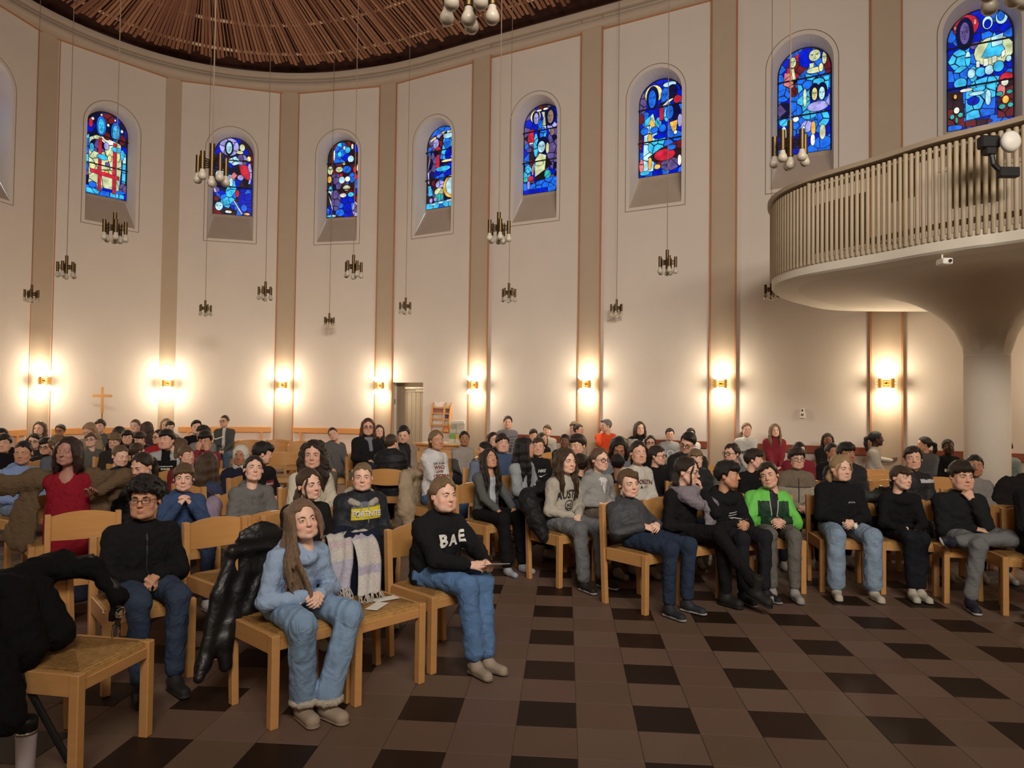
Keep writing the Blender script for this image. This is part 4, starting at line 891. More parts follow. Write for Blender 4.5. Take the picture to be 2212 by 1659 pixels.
# ------------------------------------------------------------------ heads (centre at the origin, forward -y, 0.225 m from crown to chin)
_heads = {}
def head(kind, res):
    key = (kind, res)
    if key in _heads: return _heads[key]
    chub = {'round': 1.0, 'slim': -.25, 'child': .25, 'adult': -.1, 'man': 0.0}[kind]; ad = kind in ('adult', 'man'); man = kind == 'man'
    g = Grid((-.115, -.155, -.22), (.115, .125, .13), res)
    g.ell((0, .012, .028), (.0735, .093, .086), .01)
    g.ell((0, -.025, -.040), (.056+.006*chub, .064, .070), .035)
    g.cap((-.03, -.05, -.078), (.03, -.05, -.078), .022+.006*chub, k=.03)
    g.ell((0, -.072, -.093-.004*ad), (.017+.006*man, .016, .013), .022)
    for sx in (-1, 1):
        g.ell((sx*.037, -.058, -.032), (.024+.006*chub, .022, .022+.006*chub), .022)
        g.cap((sx*.058, -.01, -.05), (sx*.040, -.045, -.075), .014+.008*chub, k=.025)
        g.cap((sx*.016, -.089, .024), (sx*.045, -.074, .022), .006+.002*man, k=.014)
    g.cap((0, -.086, .02), (0, -.099, -.022), .0075, .0095, k=.014)
    for sx in (-1, 1): g.ell((sx*.032, -.098, .004), (.017, .014, .0105), .010, mode='-')
    g.ell((0, -.104-.003*ad, -.026), (.0105, .0105, .0085), .008)
    for sx in (-1, 1): g.ell((sx*.0105, -.095, -.029), (.0065, .008, .006), .006)
    for sx in (-1, 1): g.ell((sx*.031, -.0765, .0035), (.0155, .0135, .0125), .004)      # lids over the eyeballs
    for sx in (-1, 1): g.ell((sx*.031, -.0915, .0020), (.0116, .0065, .0046), .0015, mode='-')
    # lips
    for sx in (-1, 1):
        g.cap((sx*.0225, -.0795, -.0595), (sx*.006, -.0905, -.0555), .0032, .0048, k=.006); g.cap((sx*.019, -.0805, -.0650), (sx*.004, -.0900, -.0668), .0036, .0056, k=.006)
    g.cap((-.006, -.0905, -.0560), (.006, -.0905, -.0560), .0046, k=.005)
    g.cap((-.024, -.0850, -.0605), (0, -.0915, -.0618), .0013, .0016, k=.002, mode='-'); g.cap((.024, -.0850, -.0605), (0, -.0915, -.0618), .0013, .0016, k=.002, mode='-')
    for sx in (-1, 1):
        g.ell((sx*.077, .012, -.004), (.009, .019, .031), .008, rotm(0, .18, sx*-.22))
        g.ell((sx*.086, .008, .001), (.005, .010, .018), .004, mode='-')
    nr = .043+.010*man
    g.cap((0, .022, -.07), (0, .036, -.20), nr, nr+.006, k=.03)
    V, Fq = g.mesh(); V = relax(V, Fq, 1, .3)
    lip = np.clip(1-np.maximum(np.abs(V[:, 0])/.027, np.maximum(np.abs(V[:, 2]+.062)/.0115, (V[:, 1]+.078)/.008)), 0, 1)**.5*(V[:, 1] < -.072)
    cheek = np.exp(-(((np.abs(V[:, 0])-.042)/.022)**2+((V[:, 2]+.032)/.022)**2))*(V[:, 1] < -.03)+.6*np.exp(-((V[:, 0]/.014)**2+((V[:, 2]+.026)/.014)**2))*(V[:, 1] < -.09)
    ear = np.exp(-(((np.abs(V[:, 0])-.082)/.012)**2))*.6
    colr = np.stack([lip, np.clip(cheek+ear, 0, 1), 0*lip, 1+0*lip], 1).astype(np.float32)
    _heads[key] = (V, Fq, colr); return _heads[key]
def uvsphere(c, r, nu=10, nv=7):
    V = []; Fq = []
    for j in range(nv+1):
        for i in range(nu):
            a, b = 2*math.pi*i/nu, math.pi*j/nv; V.append((c[0]+r*math.sin(b)*math.cos(a), c[1]-r*math.cos(b), c[2]+r*math.sin(b)*math.sin(a)))
    for j in range(nv):
        for i in range(nu): Fq.append((j*nu+i, j*nu+(i+1) % nu, (j+1)*nu+(i+1) % nu, (j+1)*nu+i))
    return np.array(V, np.float32), np.array(Fq, np.int32)
# ------------------------------------------------------------------ hands: wrist at the origin, fingers along -z, palm faces -y, thumb towards +x (right hand seen from its back)
_hands = {}
def hand(res, curl, left):
    key = (res, curl, left)
    if key in _hands: return _hands[key]
    g = Grid((-.075, -.085, -.20), (.085, .05, .03), res); S = 1
    g.cap((0, 0, .02), (0, 0, -.012), .021, .022, .01, (1.15, .85, 1))
    for x in (-.026, -.009, .009, .025): g.cap((x*.6, 0, -.018), (x, -.002, -.068-.004*(abs(x) < .01)), .0125, .0115, .012)
    c = {'relax': .55, 'curl': 1.0, 'flat': .15, 'fist': 1.35}[curl]
    for x, ln, r in ((-.029, .052, .0080), (-.0105, .066, .0088), (.0095, .071, .0090), (.0285, .063, .0088)):
        p = np.array([x, -.003, -.070]); a = c*.55; seg = (.46, .30, .24); rr = r
        for q in range(3):
            e = p+ln*seg[q]*np.array([x*.6*(1-.3*q)*(1 if curl == 'flat' else .3), -math.sin(a), -math.cos(a)]); g.cap(p, e, rr, rr*.9, .003); p = e; rr *= .9; a += c*(.75 if q == 0 else .6)
    p0, p1, p2, p3 = np.array([.016, -.004, -.022]), np.array([.040, -.018, -.045]), np.array([.049, -.030, -.072]), np.array([.044, -.040, -.094])
    g.cap(p0, p1, .0145, .0115, .010); g.cap(p1, p2, .0105, .0095, .003); g.cap(p2, p3, .0093, .0078, .003)
    V, Fq = g.mesh()
    if left: V = V*np.array([-1, 1, 1], np.float32); Fq = Fq[:, ::-1].copy()
    _hands[key] = (V, Fq); return _hands[key]
def frame_from(zdir, ydir):
    z = np.asarray(zdir, float); z = z/np.linalg.norm(z); y = np.asarray(ydir, float); y = y-z*(y@z); y = y/(np.linalg.norm(y)+1e-9); x = np.cross(y, z)
    return np.stack([x, y, z], 1)
# ------------------------------------------------------------------ hair
_hair = {}
def hair(style, res, var=0):
    key = (style, res, var)
    if key in _hair: return _hair[key]
    long_ = style in ('long', 'longside', 'wavy', 'bob', 'straight', 'longback', 'braids', 'curlylong')
    zlo = {'bob': -.20, 'wavy': -.40, 'long': -.40, 'straight': -.46, 'longside': -.42, 'longback': -.44, 'braids': -.38, 'curlylong': -.34, 'pony': -.30, 'ponyside': -.30, 'braid': -.36}.get(style, -.14)
    g = Grid((-.17, -.165, zlo-.05), (.17, .24, .19), res)
    short = style in ('crop', 'short', 'fade')
    th = {'crop': .006, 'fade': .008, 'short': .012, 'fringe': .014, 'mop': .0135, 'curly': .020, 'quiff': .013, 'side': .013}.get(style, .011)
    g.ell((0, .013, .030), (.0745+th, .0945+th, .087+th), .01)
    if style == 'mop': g.ell((0, -.02, .075), (.076, .085, .052), .03)
    if style == 'curly':
        for a in range(26):
            t = a*2.4; u = 1-a/26*1.05; rr = math.sqrt(max(0, 1-u*u)); g.ell((.078*rr*math.cos(t), .010+.095*rr*math.sin(t), .045+.085*u), (.030, .030, .026), .012)
    if style == 'quiff': g.cap((-.04, -.075, .085), (.04, -.072, .09), .024, k=.02)
    if style == 'side': g.cap((.045, -.06, .09), (-.055, -.080, .06), .018, k=.02)
    if style == 'fringe' or style == 'bangs': g.ell((0, -.060, .052), (.070, .040, .040), .02)
    # hairline: everything above a curve over y (front -> back) is kept
    X, Y, Z = np.meshgrid(*g.ax, indexing='ij', sparse=True)
    fr = {'crop': .070, 'short': .064, 'fade': .062, 'fringe': .046, 'mop': .044, 'curly': .050, 'quiff': .070, 'side': .062, 'bangs': .044, 'bob': .066}.get(style, .066)
    yk = np.array([-.12, -.078, -.055, -.030, -.012, .012, .034, .06, .12]); 
    if short or style in ('fringe', 'mop', 'curly', 'quiff', 'side'): zk = np.array([fr, fr, fr-.006, .028, -.016, .010, -.018, -.060, -.085])
    else: zk = np.array([fr, fr, fr-.006, .030, .000, -.005, -.02, -.10, -.12])
    line = np.interp(Y.ravel(), yk, zk).reshape(Y.shape).astype(np.float32)
    wob = .004*np.sin(X*140+Y*60)
    if not (short or style in ('fringe', 'mop', 'curly', 'quiff', 'side', 'bangs')):      # parting: an open V on the forehead
        px_ = .012 if style in ('longside', 'wavy', 'bob') else 0.0
        wob = wob+(.016*np.exp(-((X-px_)/.022)**2)-.012*np.clip(np.abs(X-px_)-.03, 0, .04)/.04)*(Y < -.02)
    if style in ('short', 'fringe', 'side', 'mop', 'bangs', 'quiff'): wob = wob+(.0055*np.sin(X*170+2.1*var+1.3*np.sin(X*60+var))+.0045*np.sin(X*390+var)+(0, .16, -.18, .09)[var % 4]*X+.010*np.sin(X*38+1.7*var))*(Y < -.03)
    dd_ = line-Z+wob; kk = .022 if not short else .014
    hh_ = np.maximum(kk-np.abs(g.v-dd_), 0)/kk; g.v = (np.maximum(g.v, dd_)+hh_*hh_*kk*.25).astype(np.float32)
    def lock(pts, r, k=.012, sq=(1, 1, 1)):
        for q in range(len(pts)-1): g.cap(pts[q], pts[q+1], r[q], r[q+1], k, sq)
    if style in ('long', 'straight', 'wavy', 'longside', 'longback', 'curlylong', 'bob', 'braids'):
        wv = .012 if style in ('wavy', 'curlylong') else .003; zb = zlo+.03
        fat = {'wavy': 1.15, 'curlylong': 1.45, 'bob': 1.0}.get(style, .95)
        for sx in (-1, 1):
            if style == 'longside' and sx > 0: zs = np.linspace(.05, -.10, 7)
            else: zs = np.linspace(.05, zb, 7)
            if True: pass; side = style != 'longback'
            pts = [(sx*(.073+.012*min(1, (.05-z)/.1)+wv*math.sin(z*55)), .004-.03*min(1, max(0, (.02-z)/.25))*(1 if side else -1.4), z) for z in zs]
            lock(pts, [.022*fat, .026*fat, .028*fat, .029*fat, .027*fat, .022*fat, .008], .02)
            pts = [(sx*(.058+.02*min(1, (.05-z)/.2)-wv*math.sin(z*48)), .055+.012*math.sin(z*9), z) for z in zs]
            lock(pts, [.036*fat]*5+[.028*fat, .010], .02)
        pts = [(wv*math.sin(z*40), .088+.02*min(1, (.05-z)/.2), z) for z in np.linspace(.05, zb+.01, 6)]
        lock(pts, [.05*fat]*4+[.035*fat, .012], .025, (1.2, .75, 1))
        if style == 'bob':
            for sx in (-1, 1): lock([(sx*.062, -.045, .035), (sx*.082, -.04, -.03), (sx*.078, -.045, -.12)], [.016, .018, .010], .015)
    if style == 'longside':                # most of it swept over one shoulder, loose locks to the lap
        for q, (x0, y0, zz, rr) in enumerate(((-.088, .0, -.40, .030), (-.105, .03, -.36, .032), (-.080, -.045, -.46, .020), (-.125, .05, -.30, .026), (-.095, -.02, -.48, .016), (-.150, .04, -.38, .016), (-.07, -.07, -.50, .013))):
            lock([(-.066, .0+y0*.4, .03), (-.084+.2*(x0+.09), y0*.7, -.07), (x0-.02, y0, -.19), (x0-.035*math.sin(q*2), y0-.03, zz*.8), (x0+.02*math.cos(q*3), y0-.055, zz)], [.024, rr, rr, rr*.8, .005], .012)
        rg = np.random.default_rng(5)
        for q in range(16):
            x0 = -.07-.085*rg.random(); y0 = -.06+.11*rg.random(); zz = -.28-.22*rg.random(); rr = .006+.006*rg.random()
            lock([(-.070, y0*.5, .0), (-.088, y0*.8, -.09), (x0-.01, y0, -.20), (x0-.02*rg.random(), y0-.02, zz*.8), (x0+.05*(rg.random()-.4), y0-.05, zz)], [.012, .013, rr*1.3, rr, .002], .006)
        lock([(.066, -.055, .03), (.082, -.05, -.05), (.070, -.075, -.115), (.088, -.07, -.13)], [.008, .012, .012, .005], .01)
    if style in ('wavy', 'long'):
        for sx in (-1, 1): lock([(sx*.045, -.072, .062), (sx*.076, -.052, .01), (sx*.082, -.050, -.08), (sx*(.078 if style != 'longside' else .085), -.075, -.2), (sx*.08, -.085, -.30)], [.010, .013, .015, .017, .006], .014)
    if style == 'pony': lock([(0, .108, .03), (0, .150, .0), (0, .155, -.08), (0, .135, -.17), (0, .12, -.24)], [.024, .030, .030, .024, .006], .015)
    if style == 'ponyside': lock([(-.04, .10, -.03), (-.085, .10, -.08), (-.095, .06, -.16), (-.085, .02, -.23)], [.022, .030, .028, .006], .015)
    if style == 'bun': g.ell((0, .115, .055), (.036, .036, .034), .012)
    if style == 'braid': lock([(0, .10, .0), (-.03, .135, -.08), (-.045, .12, -.18), (-.05, .11, -.30)], [.026, .024, .022, .010], .015)
    if style == 'messybun':
        lock([(-.05, .075, -.055), (-.075, .06, -.10), (-.07, .03, -.14)], [.03, .026, .012], .015)
        for sx in (-1, 1): lock([(sx*.055, -.07, .055), (sx*.074, -.062, .0), (sx*.072, -.068, -.07), (sx*.06, -.06, -.10)], [.008, .007, .006, .003], .006)
    if style == 'braids':
        for sx in (-1, 1): lock([(sx*.06, .06, -.08), (sx*.09, .03, -.17), (sx*.09, -.02, -.30)], [.03, .022, .012], .012)
    fine = res < .0095
    am = {'curly': .012, 'curlylong': .010, 'mop': .0065, 'wavy': .0055}.get(style, .0042)
    if fine or style in ('curly', 'curlylong'):
        if style in ('curly', 'curlylong'): g.rough(am, 95, 3, n=5)
        else: g.rough(am, 150, 5, (1, 1, .16), n=5); g.rough(am*.7, 50, 9, (1, 1, .5), n=3)
    V, Fq = g.mesh(); V = relax(V, Fq, 1, .25)
    # strand ridges run downwards
    _hair[key] = (V, Fq); return _hair[key]
def brows(res):
    g = Grid((-.06, -.11, -.01), (.06, -.06, .045), max(.0022, res*.5))
    for sx in (-1, 1):
        g.cap((sx*.017, -.0955, .0225), (sx*.033, -.0905, .0265), .0030, .0030, .002); g.cap((sx*.033, -.0905, .0265), (sx*.046, -.080, .0215), .0028, .0014, .002)
        g.cap((sx*.020, -.0905, .0062), (sx*.032, -.0930, .0098), .0016, .0018, .001); g.cap((sx*.032, -.0930, .0098), (sx*.0445, -.0840, .0050), .0018, .0014, .001)
    return g.mesh()
_brows = {}
def hair_mat(c):
    key = 'hair_%d_%d_%d' % tuple(int(x*999) for x in c)
    if key in MATS: return MATS[key]
    m, nt, b = node_mat(key); b.inputs['Roughness'].default_value = .40; b.inputs['Specular IOR Level'].default_value = .35
    varied(nt, b, c, amount=.55, scale=34, stretch=(5, 5, .30), bump=.8, bscale=60, detail=5); MATS[key] = m; return m
def skin_mat(c):
    key = 'skin_%d_%d_%d' % tuple(int(x*999) for x in c)
    if key in MATS: return MATS[key]
    m, nt, b = node_mat(key); b.inputs['Roughness'].default_value = .52; b.inputs['Specular IOR Level'].default_value = .35
    at_ = N(nt, 'ShaderNodeAttribute', attribute_name='tint'); sp = N(nt, 'ShaderNodeSeparateColor'); nt.links.new(at_.outputs['Color'], sp.inputs[0])
    m1 = N(nt, 'ShaderNodeMix', data_type='RGBA'); m1.inputs[6].default_value = (*c, 1); m1.inputs[7].default_value = (c[0]*1.0, c[1]*.66, c[2]*.60, 1)
    f1 = N(nt, 'ShaderNodeMath', operation='MULTIPLY'); f1.inputs[1].default_value = .55; nt.links.new(sp.outputs[1], f1.inputs[0]); nt.links.new(f1.outputs[0], m1.inputs[0])
    m2 = N(nt, 'ShaderNodeMix', data_type='RGBA'); m2.inputs[7].default_value = (c[0]*.86, c[1]*.56, c[2]*.54, 1); nt.links.new(m1.outputs[2], m2.inputs[6]); nt.links.new(sp.outputs[0], m2.inputs[0])
    nt.links.new(m2.outputs[2], b.inputs['Base Color']); MATS[key] = m; return m
eye_w = mat('eye_white', (.62, .60, .57), .25, amount=.02); eye_d = mat('eye_iris', (.035, .022, .015), .15); frame_m = mat('spectacle_frame', (.012, .012, .014), .3); lens_dark = None
# ------------------------------------------------------------------ chairs: beech frame, rush seat, bent-ply backrest
rush = None
def rush_mat():
    m, nt, b = node_mat('rush_seat'); b.inputs['Roughness'].default_value = .7; b.inputs['Specular IOR Level'].default_value = .3
    tc = N(nt, 'ShaderNodeTexCoord'); sx = N(nt, 'ShaderNodeSeparateXYZ'); nt.links.new(tc.outputs['Object'], sx.inputs[0])
    ax = N(nt, 'ShaderNodeMath', operation='ABSOLUTE'); ay = N(nt, 'ShaderNodeMath', operation='ABSOLUTE'); nt.links.new(sx.outputs[0], ax.inputs[0]); nt.links.new(sx.outputs[1], ay.inputs[0])
    mx = N(nt, 'ShaderNodeMath', operation='MAXIMUM'); nt.links.new(ax.outputs[0], mx.inputs[0]); nt.links.new(ay.outputs[0], mx.inputs[1])
    ml = N(nt, 'ShaderNodeMath', operation='MULTIPLY'); ml.inputs[1].default_value = 520; nt.links.new(mx.outputs[0], ml.inputs[0])
    sn = N(nt, 'ShaderNodeMath', operation='SINE'); nt.links.new(ml.outputs[0], sn.inputs[0])
    nz = N(nt, 'ShaderNodeTexNoise'); nz.inputs['Scale'].default_value = 45; nt.links.new(tc.outputs['Object'], nz.inputs['Vector'])
    gt = N(nt, 'ShaderNodeMath', operation='GREATER_THAN'); nt.links.new(ax.outputs[0], gt.inputs[0]); nt.links.new(ay.outputs[0], gt.inputs[1])   # side triangles darker: shading of the turned strands put into the colour
    f1 = N(nt, 'ShaderNodeMath', operation='MULTIPLY_ADD'); f1.inputs[1].default_value = .22; nt.links.new(sn.outputs[0], f1.inputs[0]); nt.links.new(nz.outputs[0], f1.inputs[2])
    r = N(nt, 'ShaderNodeMix', data_type='RGBA'); r.inputs[6].default_value = (*srgb(128, 88, 42), 1); r.inputs[7].default_value = (*srgb(206, 160, 96), 1); nt.links.new(f1.outputs[0], r.inputs[0])
    r2 = N(nt, 'ShaderNodeMix', data_type='RGBA', blend_type='MULTIPLY'); r2.inputs[7].default_value = (.66, .62, .56, 1); nt.links.new(gt.outputs[0], r2.inputs[0]); nt.links.new(r.outputs[2], r2.inputs[6]); nt.links.new(r2.outputs[2], b.inputs['Base Color'])
    ad = N(nt, 'ShaderNodeMath', operation='ADD'); nt.links.new(sn.outputs[0], ad.inputs[0]); nt.links.new(nz.outputs[0], ad.inputs[1])
    bp = N(nt, 'ShaderNodeBump'); bp.inputs['Strength'].default_value = .5; bp.inputs['Distance'].default_value = .004; nt.links.new(ad.outputs[0], bp.inputs['Height']); nt.links.new(bp.outputs[0], b.inputs['Normal'])
    return m
CH = {}
def chair_parts():
    rush = rush_mat(); W, Dp = .215, .205
    for sx in (-1, 1):
        CH['leg', 'f', sx] = MB().box((sx*W-.022, -Dp-.02, 0), (sx*W+.022, -Dp+.026, .452), .004).me('leg', beech)
        b = MB().box((sx*W-.019, Dp-.024, 0), (sx*W+.019, Dp+.022, .785), .004); b.xf(lambda v: np.array([v[0], v[1]+.045*max(0, v[2]-.45)/.335, v[2]])); CH['leg', 'b', sx] = b.me('leg', beech)
        CH['side_rail', sx] = MB().box((sx*W-.013, -Dp+.02, .355), (sx*W+.013, Dp-.02, .45), .003).me('side_rail', beech)
    CH['front_rail'] = MB().box((-W+.02, -Dp-.012, .375), (W-.02, -Dp+.012, .425), .003).me('front_rail', beech)
    CH['back_rail'] = MB().box((-W+.02, Dp-.012, .375), (W-.02, Dp+.012, .43), .003).me('back_rail', beech)
    n = 24; V = []; F = []
    for z0 in (0, 1):
        for j in range(n+1):
            for i in range(n+1):
                x, y = (i/n*2-1), (j/n*2-1); m = max(abs(x), abs(y)); e = min(1, (1-m)/.14)
                dome = .012*math.sqrt(max(0, 1-(1-e)**2))+.006*(1-m)-.004*(1-min(1, abs(abs(x)-abs(y))/.05))*(m < .97)
                V.append((x*(W-.012), y*(Dp+.004), (.446+dome) if z0 else .425))
    q = (n+1)**2
    for j in range(n):
        for i in range(n):
            a = j*(n+1)+i; F += [(q+a, q+a+1, q+a+n+2, q+a+n+1), (a, a+n+1, a+n+2, a+1)]
    for i in range(n):
        for a, b in ((i, i+1), ((n+1)*n+i+1, (n+1)*n+i), ((n+1)*(i+1), (n+1)*i), ((n+1)*i+n, (n+1)*(i+1)+n)): F.append((a, b, q+b, q+a))
    CH['seat'] = smooth_by_angle(mesh('seat', V, F, rush), 50)
    V = []; F = []; n = 14
    for k in range(n+1):
        t = k/n*2-1; x = t*(W-.012); y = Dp+.03+.040*(1-t*t); top = .768+.026*(1-t*t); bot = .605-.012*(1-t*t)
        V += [(x, y-.006, bot), (x, y+.008, bot), (x, y+.014, top), (x, y+.001, top)]
    for k in range(n):
        for j in range(4): F.append((k*4+j, k*4+4+j, k*4+4+(j+1) % 4, k*4+(j+1) % 4))
    F += [(0, 1, 2, 3), (n*4+3, n*4+2, n*4+1, n*4)]
    CH['backrest'] = smooth_by_angle(mesh('backrest', V, F, beech_v), 50)
chair_parts()
CHAIR_ROOT = [None]
def chair(x, y, yaw, label, lean=0):
    t = thing('chair', label, 'chair', (x, y, 0), yaw, 'beech chairs with rush seats')
    for k, me in CH.items(): link(k[0] if isinstance(k, tuple) else k, me, t)
    return t
# ------------------------------------------------------------------ shoes
_shoes = {}
def shoe(kind, res):
    if (kind, res) in _shoes: return _shoes[kind, res]
    g = Grid((-.065, -.22, -.11), (.065, .10, .10), res)
    if kind == 'boot':
        g.cap((0, .012, .07), (0, .005, -.03), .052, .050, .02); g.cap((0, .02, -.055), (0, -.13, -.062), .046, .046, .03, (1, 1, .85))
    else:
        g.cap((0, .025, -.045), (0, -.02, -.045), .038, .038, .02); g.cap((0, .005, .0), (0, -.02, -.04), .034, .036, .02); g.cap((0, -.03, -.055), (0, -.145, -.066), .036, .037, .03, (1, 1, .8))
    if kind == 'boot': g.cap((0, .03, -.088), (0, -.135, -.088), .047, .047, .004, (1, 1, .22))
    else: g.cap((0, .03, -.084), (0, -.152, -.084), .039, .039, .004, (1, 1, .30))
    g.cut((0, 0, -.096), (0, 0, -1))
    V, Fq = g.mesh(); mi = (V[Fq].mean(1)[:, 2] < -.074).astype(np.int32)
    _shoes[kind, res] = (V, Fq, mi); return _shoes[kind, res]
# ------------------------------------------------------------------ people
HC = dict(blk=(.012, .009, .008), dbr=(.026, .016, .010), br=(.060, .034, .018), lbr=(.125, .072, .036), dbl=(.20, .125, .062), bl=(.36, .235, .115), red=(.10, .038, .018), grey=(.16, .15, .14))
SK = dict(pale=srgb(232, 188, 164), fair=srgb(222, 174, 148), med=srgb(200, 148, 118), tan=srgb(168, 118, 88), brown=srgb(122, 80, 58), dark=srgb(70, 44, 33))
PEOPLE = []
def ik(a, t, l1, l2, pole):
    a, t = np.array(a, float), np.array(t, float); d = t-a; L = np.linalg.norm(d); mx = (l1+l2)*.995
    if L > mx: t = a+d/L*mx; d = t-a; L = mx
    L = max(L, abs(l1-l2)+.02); u = d/np.linalg.norm(d); c = (l1*l1-l2*l2+L*L)/(2*L); h = math.sqrt(max(0, l1*l1-c*c)); p = np.array(pole, float); p = p-u*(p@u); p /= np.linalg.norm(p)+1e-9
    return a+u*c+p*h, t
def default_body(hx): return 43 if hx < 1120 else (43-(hx-1120)*.10 if hx < 1640 else -9)
def person(label, hx, ty, cy, d, face, body=None, kind='child', hr='short', hc='br', sk='fair', top=(.1, .1, .1), style='sweat', tm='knit', pants=(.02, .025, .04), pm='denim',
           shoes=(.4, .38, .34), sole=None, shoek='sneaker', lean=.05, side=0.0, pitch=0, roll=0, bulk=1.0, flare=1.0, arms='lap', legs='sit', glasses=False, chair_=True, paint=None, tops=(), extra=None, hand_curl='relax',
           seat=.455, legsp=.02, footf=.0, who=None, leg_fn=None, res=None, shirt=None, group='pupils and teachers in the audience', hsx=None):
    body = default_body(hx) if body is None else body
    fw_ = np.array([math.sin(math.radians(body)), -math.cos(math.radians(body))])
    while d > 7:                           # keep clear of the wall and its bench
        q_ = at(hx, (ty+cy)/2, d)[:2]-fw_*max(lean, .0)
        if min(float((q_-LOOP[i]) @ bay_frame(i)[3]) for i in range(i0-2, i0+10)) > .30: break
        d -= .1
    near_wall = d > 8 and min(float((at(hx, (ty+cy)/2, d)[:2]-fw_*max(lean, .0)-LOOP[i]) @ bay_frame(i)[3]) for i in range(i0-2, i0+10)) < .62
    chair_ = chair_ and not near_wall        # these sit on the wall bench
    hp = at(hx, (ty+cy)/2, d); by = math.radians(body); hs = float(np.clip((cy-ty)*d/F_PX/.235, .86, 1.14)) if hsx is None else hsx
    fw = np.array([math.sin(by), -math.cos(by)]); rt = np.array([math.cos(by), math.sin(by)])
    pg = hp[:2]-fw*lean-rt*side
    T = thing('person', label, 'person', (pg[0], pg[1], 0), by, group)
    S = hs; h = np.array([side, -lean, hp[2]]); far = d > 8.8
    res = res or (.012 if d < 5.3 else .0145 if d < 6.9 else .019 if d < 8.8 else .026)
    pz = seat+.078*S; pel = np.array([0, 0, pz])
    R = rotm(math.radians(face-body), math.radians(pitch), math.radians(roll))
    nb = h+np.array([0, .03*hs, -.165*hs]); nb[2] = max(nb[2], pz+.20)
    up = nb-pel; up /= np.linalg.norm(up)
    sw = .132*S*(.5+.5*bulk); J = {}
    for sx in (-1, 1): J['sh', sx] = nb+np.array([sx*sw, .012, -.050*S])
    TL, SLg = .40*S, .41
    for sx in (-1, 1):
        J['hip', sx] = pel+np.array([sx*.082*S, -.01, -.005]); J['knee', sx] = np.array([sx*(.10*S+legsp), -TL-.02, seat+.06*S]); J['ank', sx] = np.array([sx*(.09*S+legsp*1.2), -TL-.03-footf, .10])
    lapz = seat+.150*S
    tg = {'lap': {sx: ((sx*.035, -.235*S, lapz), (-sx*.75, -.45, -.35), (0, .25, -1), 'curl') for sx in (-1, 1)},
          'clasp': {sx: ((sx*.040, -.275*S, lapz+.015), (-sx*.62, -.62, -.28), (-sx*.5, .5, -.4), 'curl') for sx in (-1, 1)},
          'knees': {sx: ((sx*.10, -.33*S, lapz), (-sx*.1, -.85, -.5), (0, .3, -1), 'relax') for sx in (-1, 1)},
          'down': {sx: ((sx*.035, -.33*S, lapz-.03), (-sx*.12, -.45, -.9), (-sx*.9, .2, .1), 'flat') for sx in (-1, 1)},
          'pocket': {sx: ((sx*.09, -.13*S, lapz+.04), (-sx*.8, -.5, -.2), (0, .6, -.6), 'curl') for sx in (-1, 1)}}
    hands = dict(tg[arms if isinstance(arms, str) and arms in tg else 'lap'])
    chin = h+R@np.array([0, -.085, -.125])*hs
    if arms == 'claspchin':
        for sx in (-1, 1): hands[sx] = (chin+np.array([sx*.040, -.055, -.075]), (-sx*.55, .05, .85), (-sx*.8, .3, .1), 'curl')
    if arms in ('chinL', 'chinR'):
        sx = 1 if arms == 'chinR' else -1; hands[sx] = (chin+R@np.array([sx*.035, -.015, -.055])*hs, tuple(R@np.array([-sx*.45, .15, .75])), tuple(R@np.array([-sx*.2, 1, .2])), 'fist'); hands[-sx] = ((sx*.02, -.22*S, lapz), (sx*.9, -.25, -.1), (0, .2, -1), 'curl')
    if arms == 'mouthR': hands[1] = (h+R@np.array([.055, -.115, -.14])*hs, tuple(R@np.array([-.45, .05, .9])), tuple(R@np.array([-.5, 1, 0])), 'curl')
    if arms == 'facehands':
        for sx in (-1, 1): hands[sx] = (h+R@np.array([sx*.05, -.125, -.11])*hs, tuple(R@np.array([-sx*.1, .12, 1])), tuple(R@np.array([0, 1, 0])), 'flat')
    if arms == 'reach': hands[1] = (nb+np.array([.30, -.22, -.18]), (.7, -.6, .2), (0, 0, 1), 'relax')
    if isinstance(arms, dict):
        hands.update(arms)
    l1, l2 = .235*S*1.04, .215*S*1.04
    for sx in (-1, 1):
        pole = (sx*.75, .55, -.35) if arms not in ('claspchin', 'facehands') else (sx*.55, -.1, -.9)
        if (arms == 'chinR' and sx == 1) or (arms == 'chinL' and sx == -1) or (arms == 'mouthR' and sx == 1): pole = (sx*.35, -.25, -.9)
        J['el', sx], J['wr', sx] = ik(J['sh', sx], hands[sx][0], l1, l2, pole)
    if legs == 'cross':                  # ankle of one leg over the other knee
        J['knee', 1] = np.array([.24*S, -TL*.80, seat+.10*S]); J['ank', 1] = np.array([-.17*S, -TL*.88, seat+.075])
        J['knee', -1] = np.array([-.05*S, -TL-.02, seat+.05*S])
    if legs == 'crossover':
        J['knee', -1] = np.array([.02*S, -TL-.03, seat+.13*S]); J['ank', -1] = np.array([.16*S, -TL-.30, .20]); J['knee', 1] = np.array([.09*S, -TL-.02, seat+.04*S])
    if legs == 'stand':
        for sx in (-1, 1): J['knee', sx] = np.array([sx*.09, 0, .45]); J['ank', sx] = np.array([sx*.09, .02, .10])
    if leg_fn: leg_fn(J, S)
    # --- top
    pts = [pel, nb]+[J[k, sx] for k in ('sh', 'el', 'wr') for sx in (-1, 1)]
    lo = np.min(pts, 0)-.24; hi = np.max(pts, 0)+.24; lo[2] = min(lo[2], pz-.14); g = Grid(lo, hi, res)
    b = bulk; jk = 1.10 if style in ('jacket', 'puffer', 'coat') else 1.0
    g.cap(pel+np.array([0, .0, -.015]), pel+up*(.14*S), .150*S*b*jk, .143*S*b*jk, .03, (1, .74, .92))
    g.cap(pel+up*(.14*S), nb-up*.115*S, .143*S*b*jk, .148*S*b*jk, .05, (1, .70, .95))
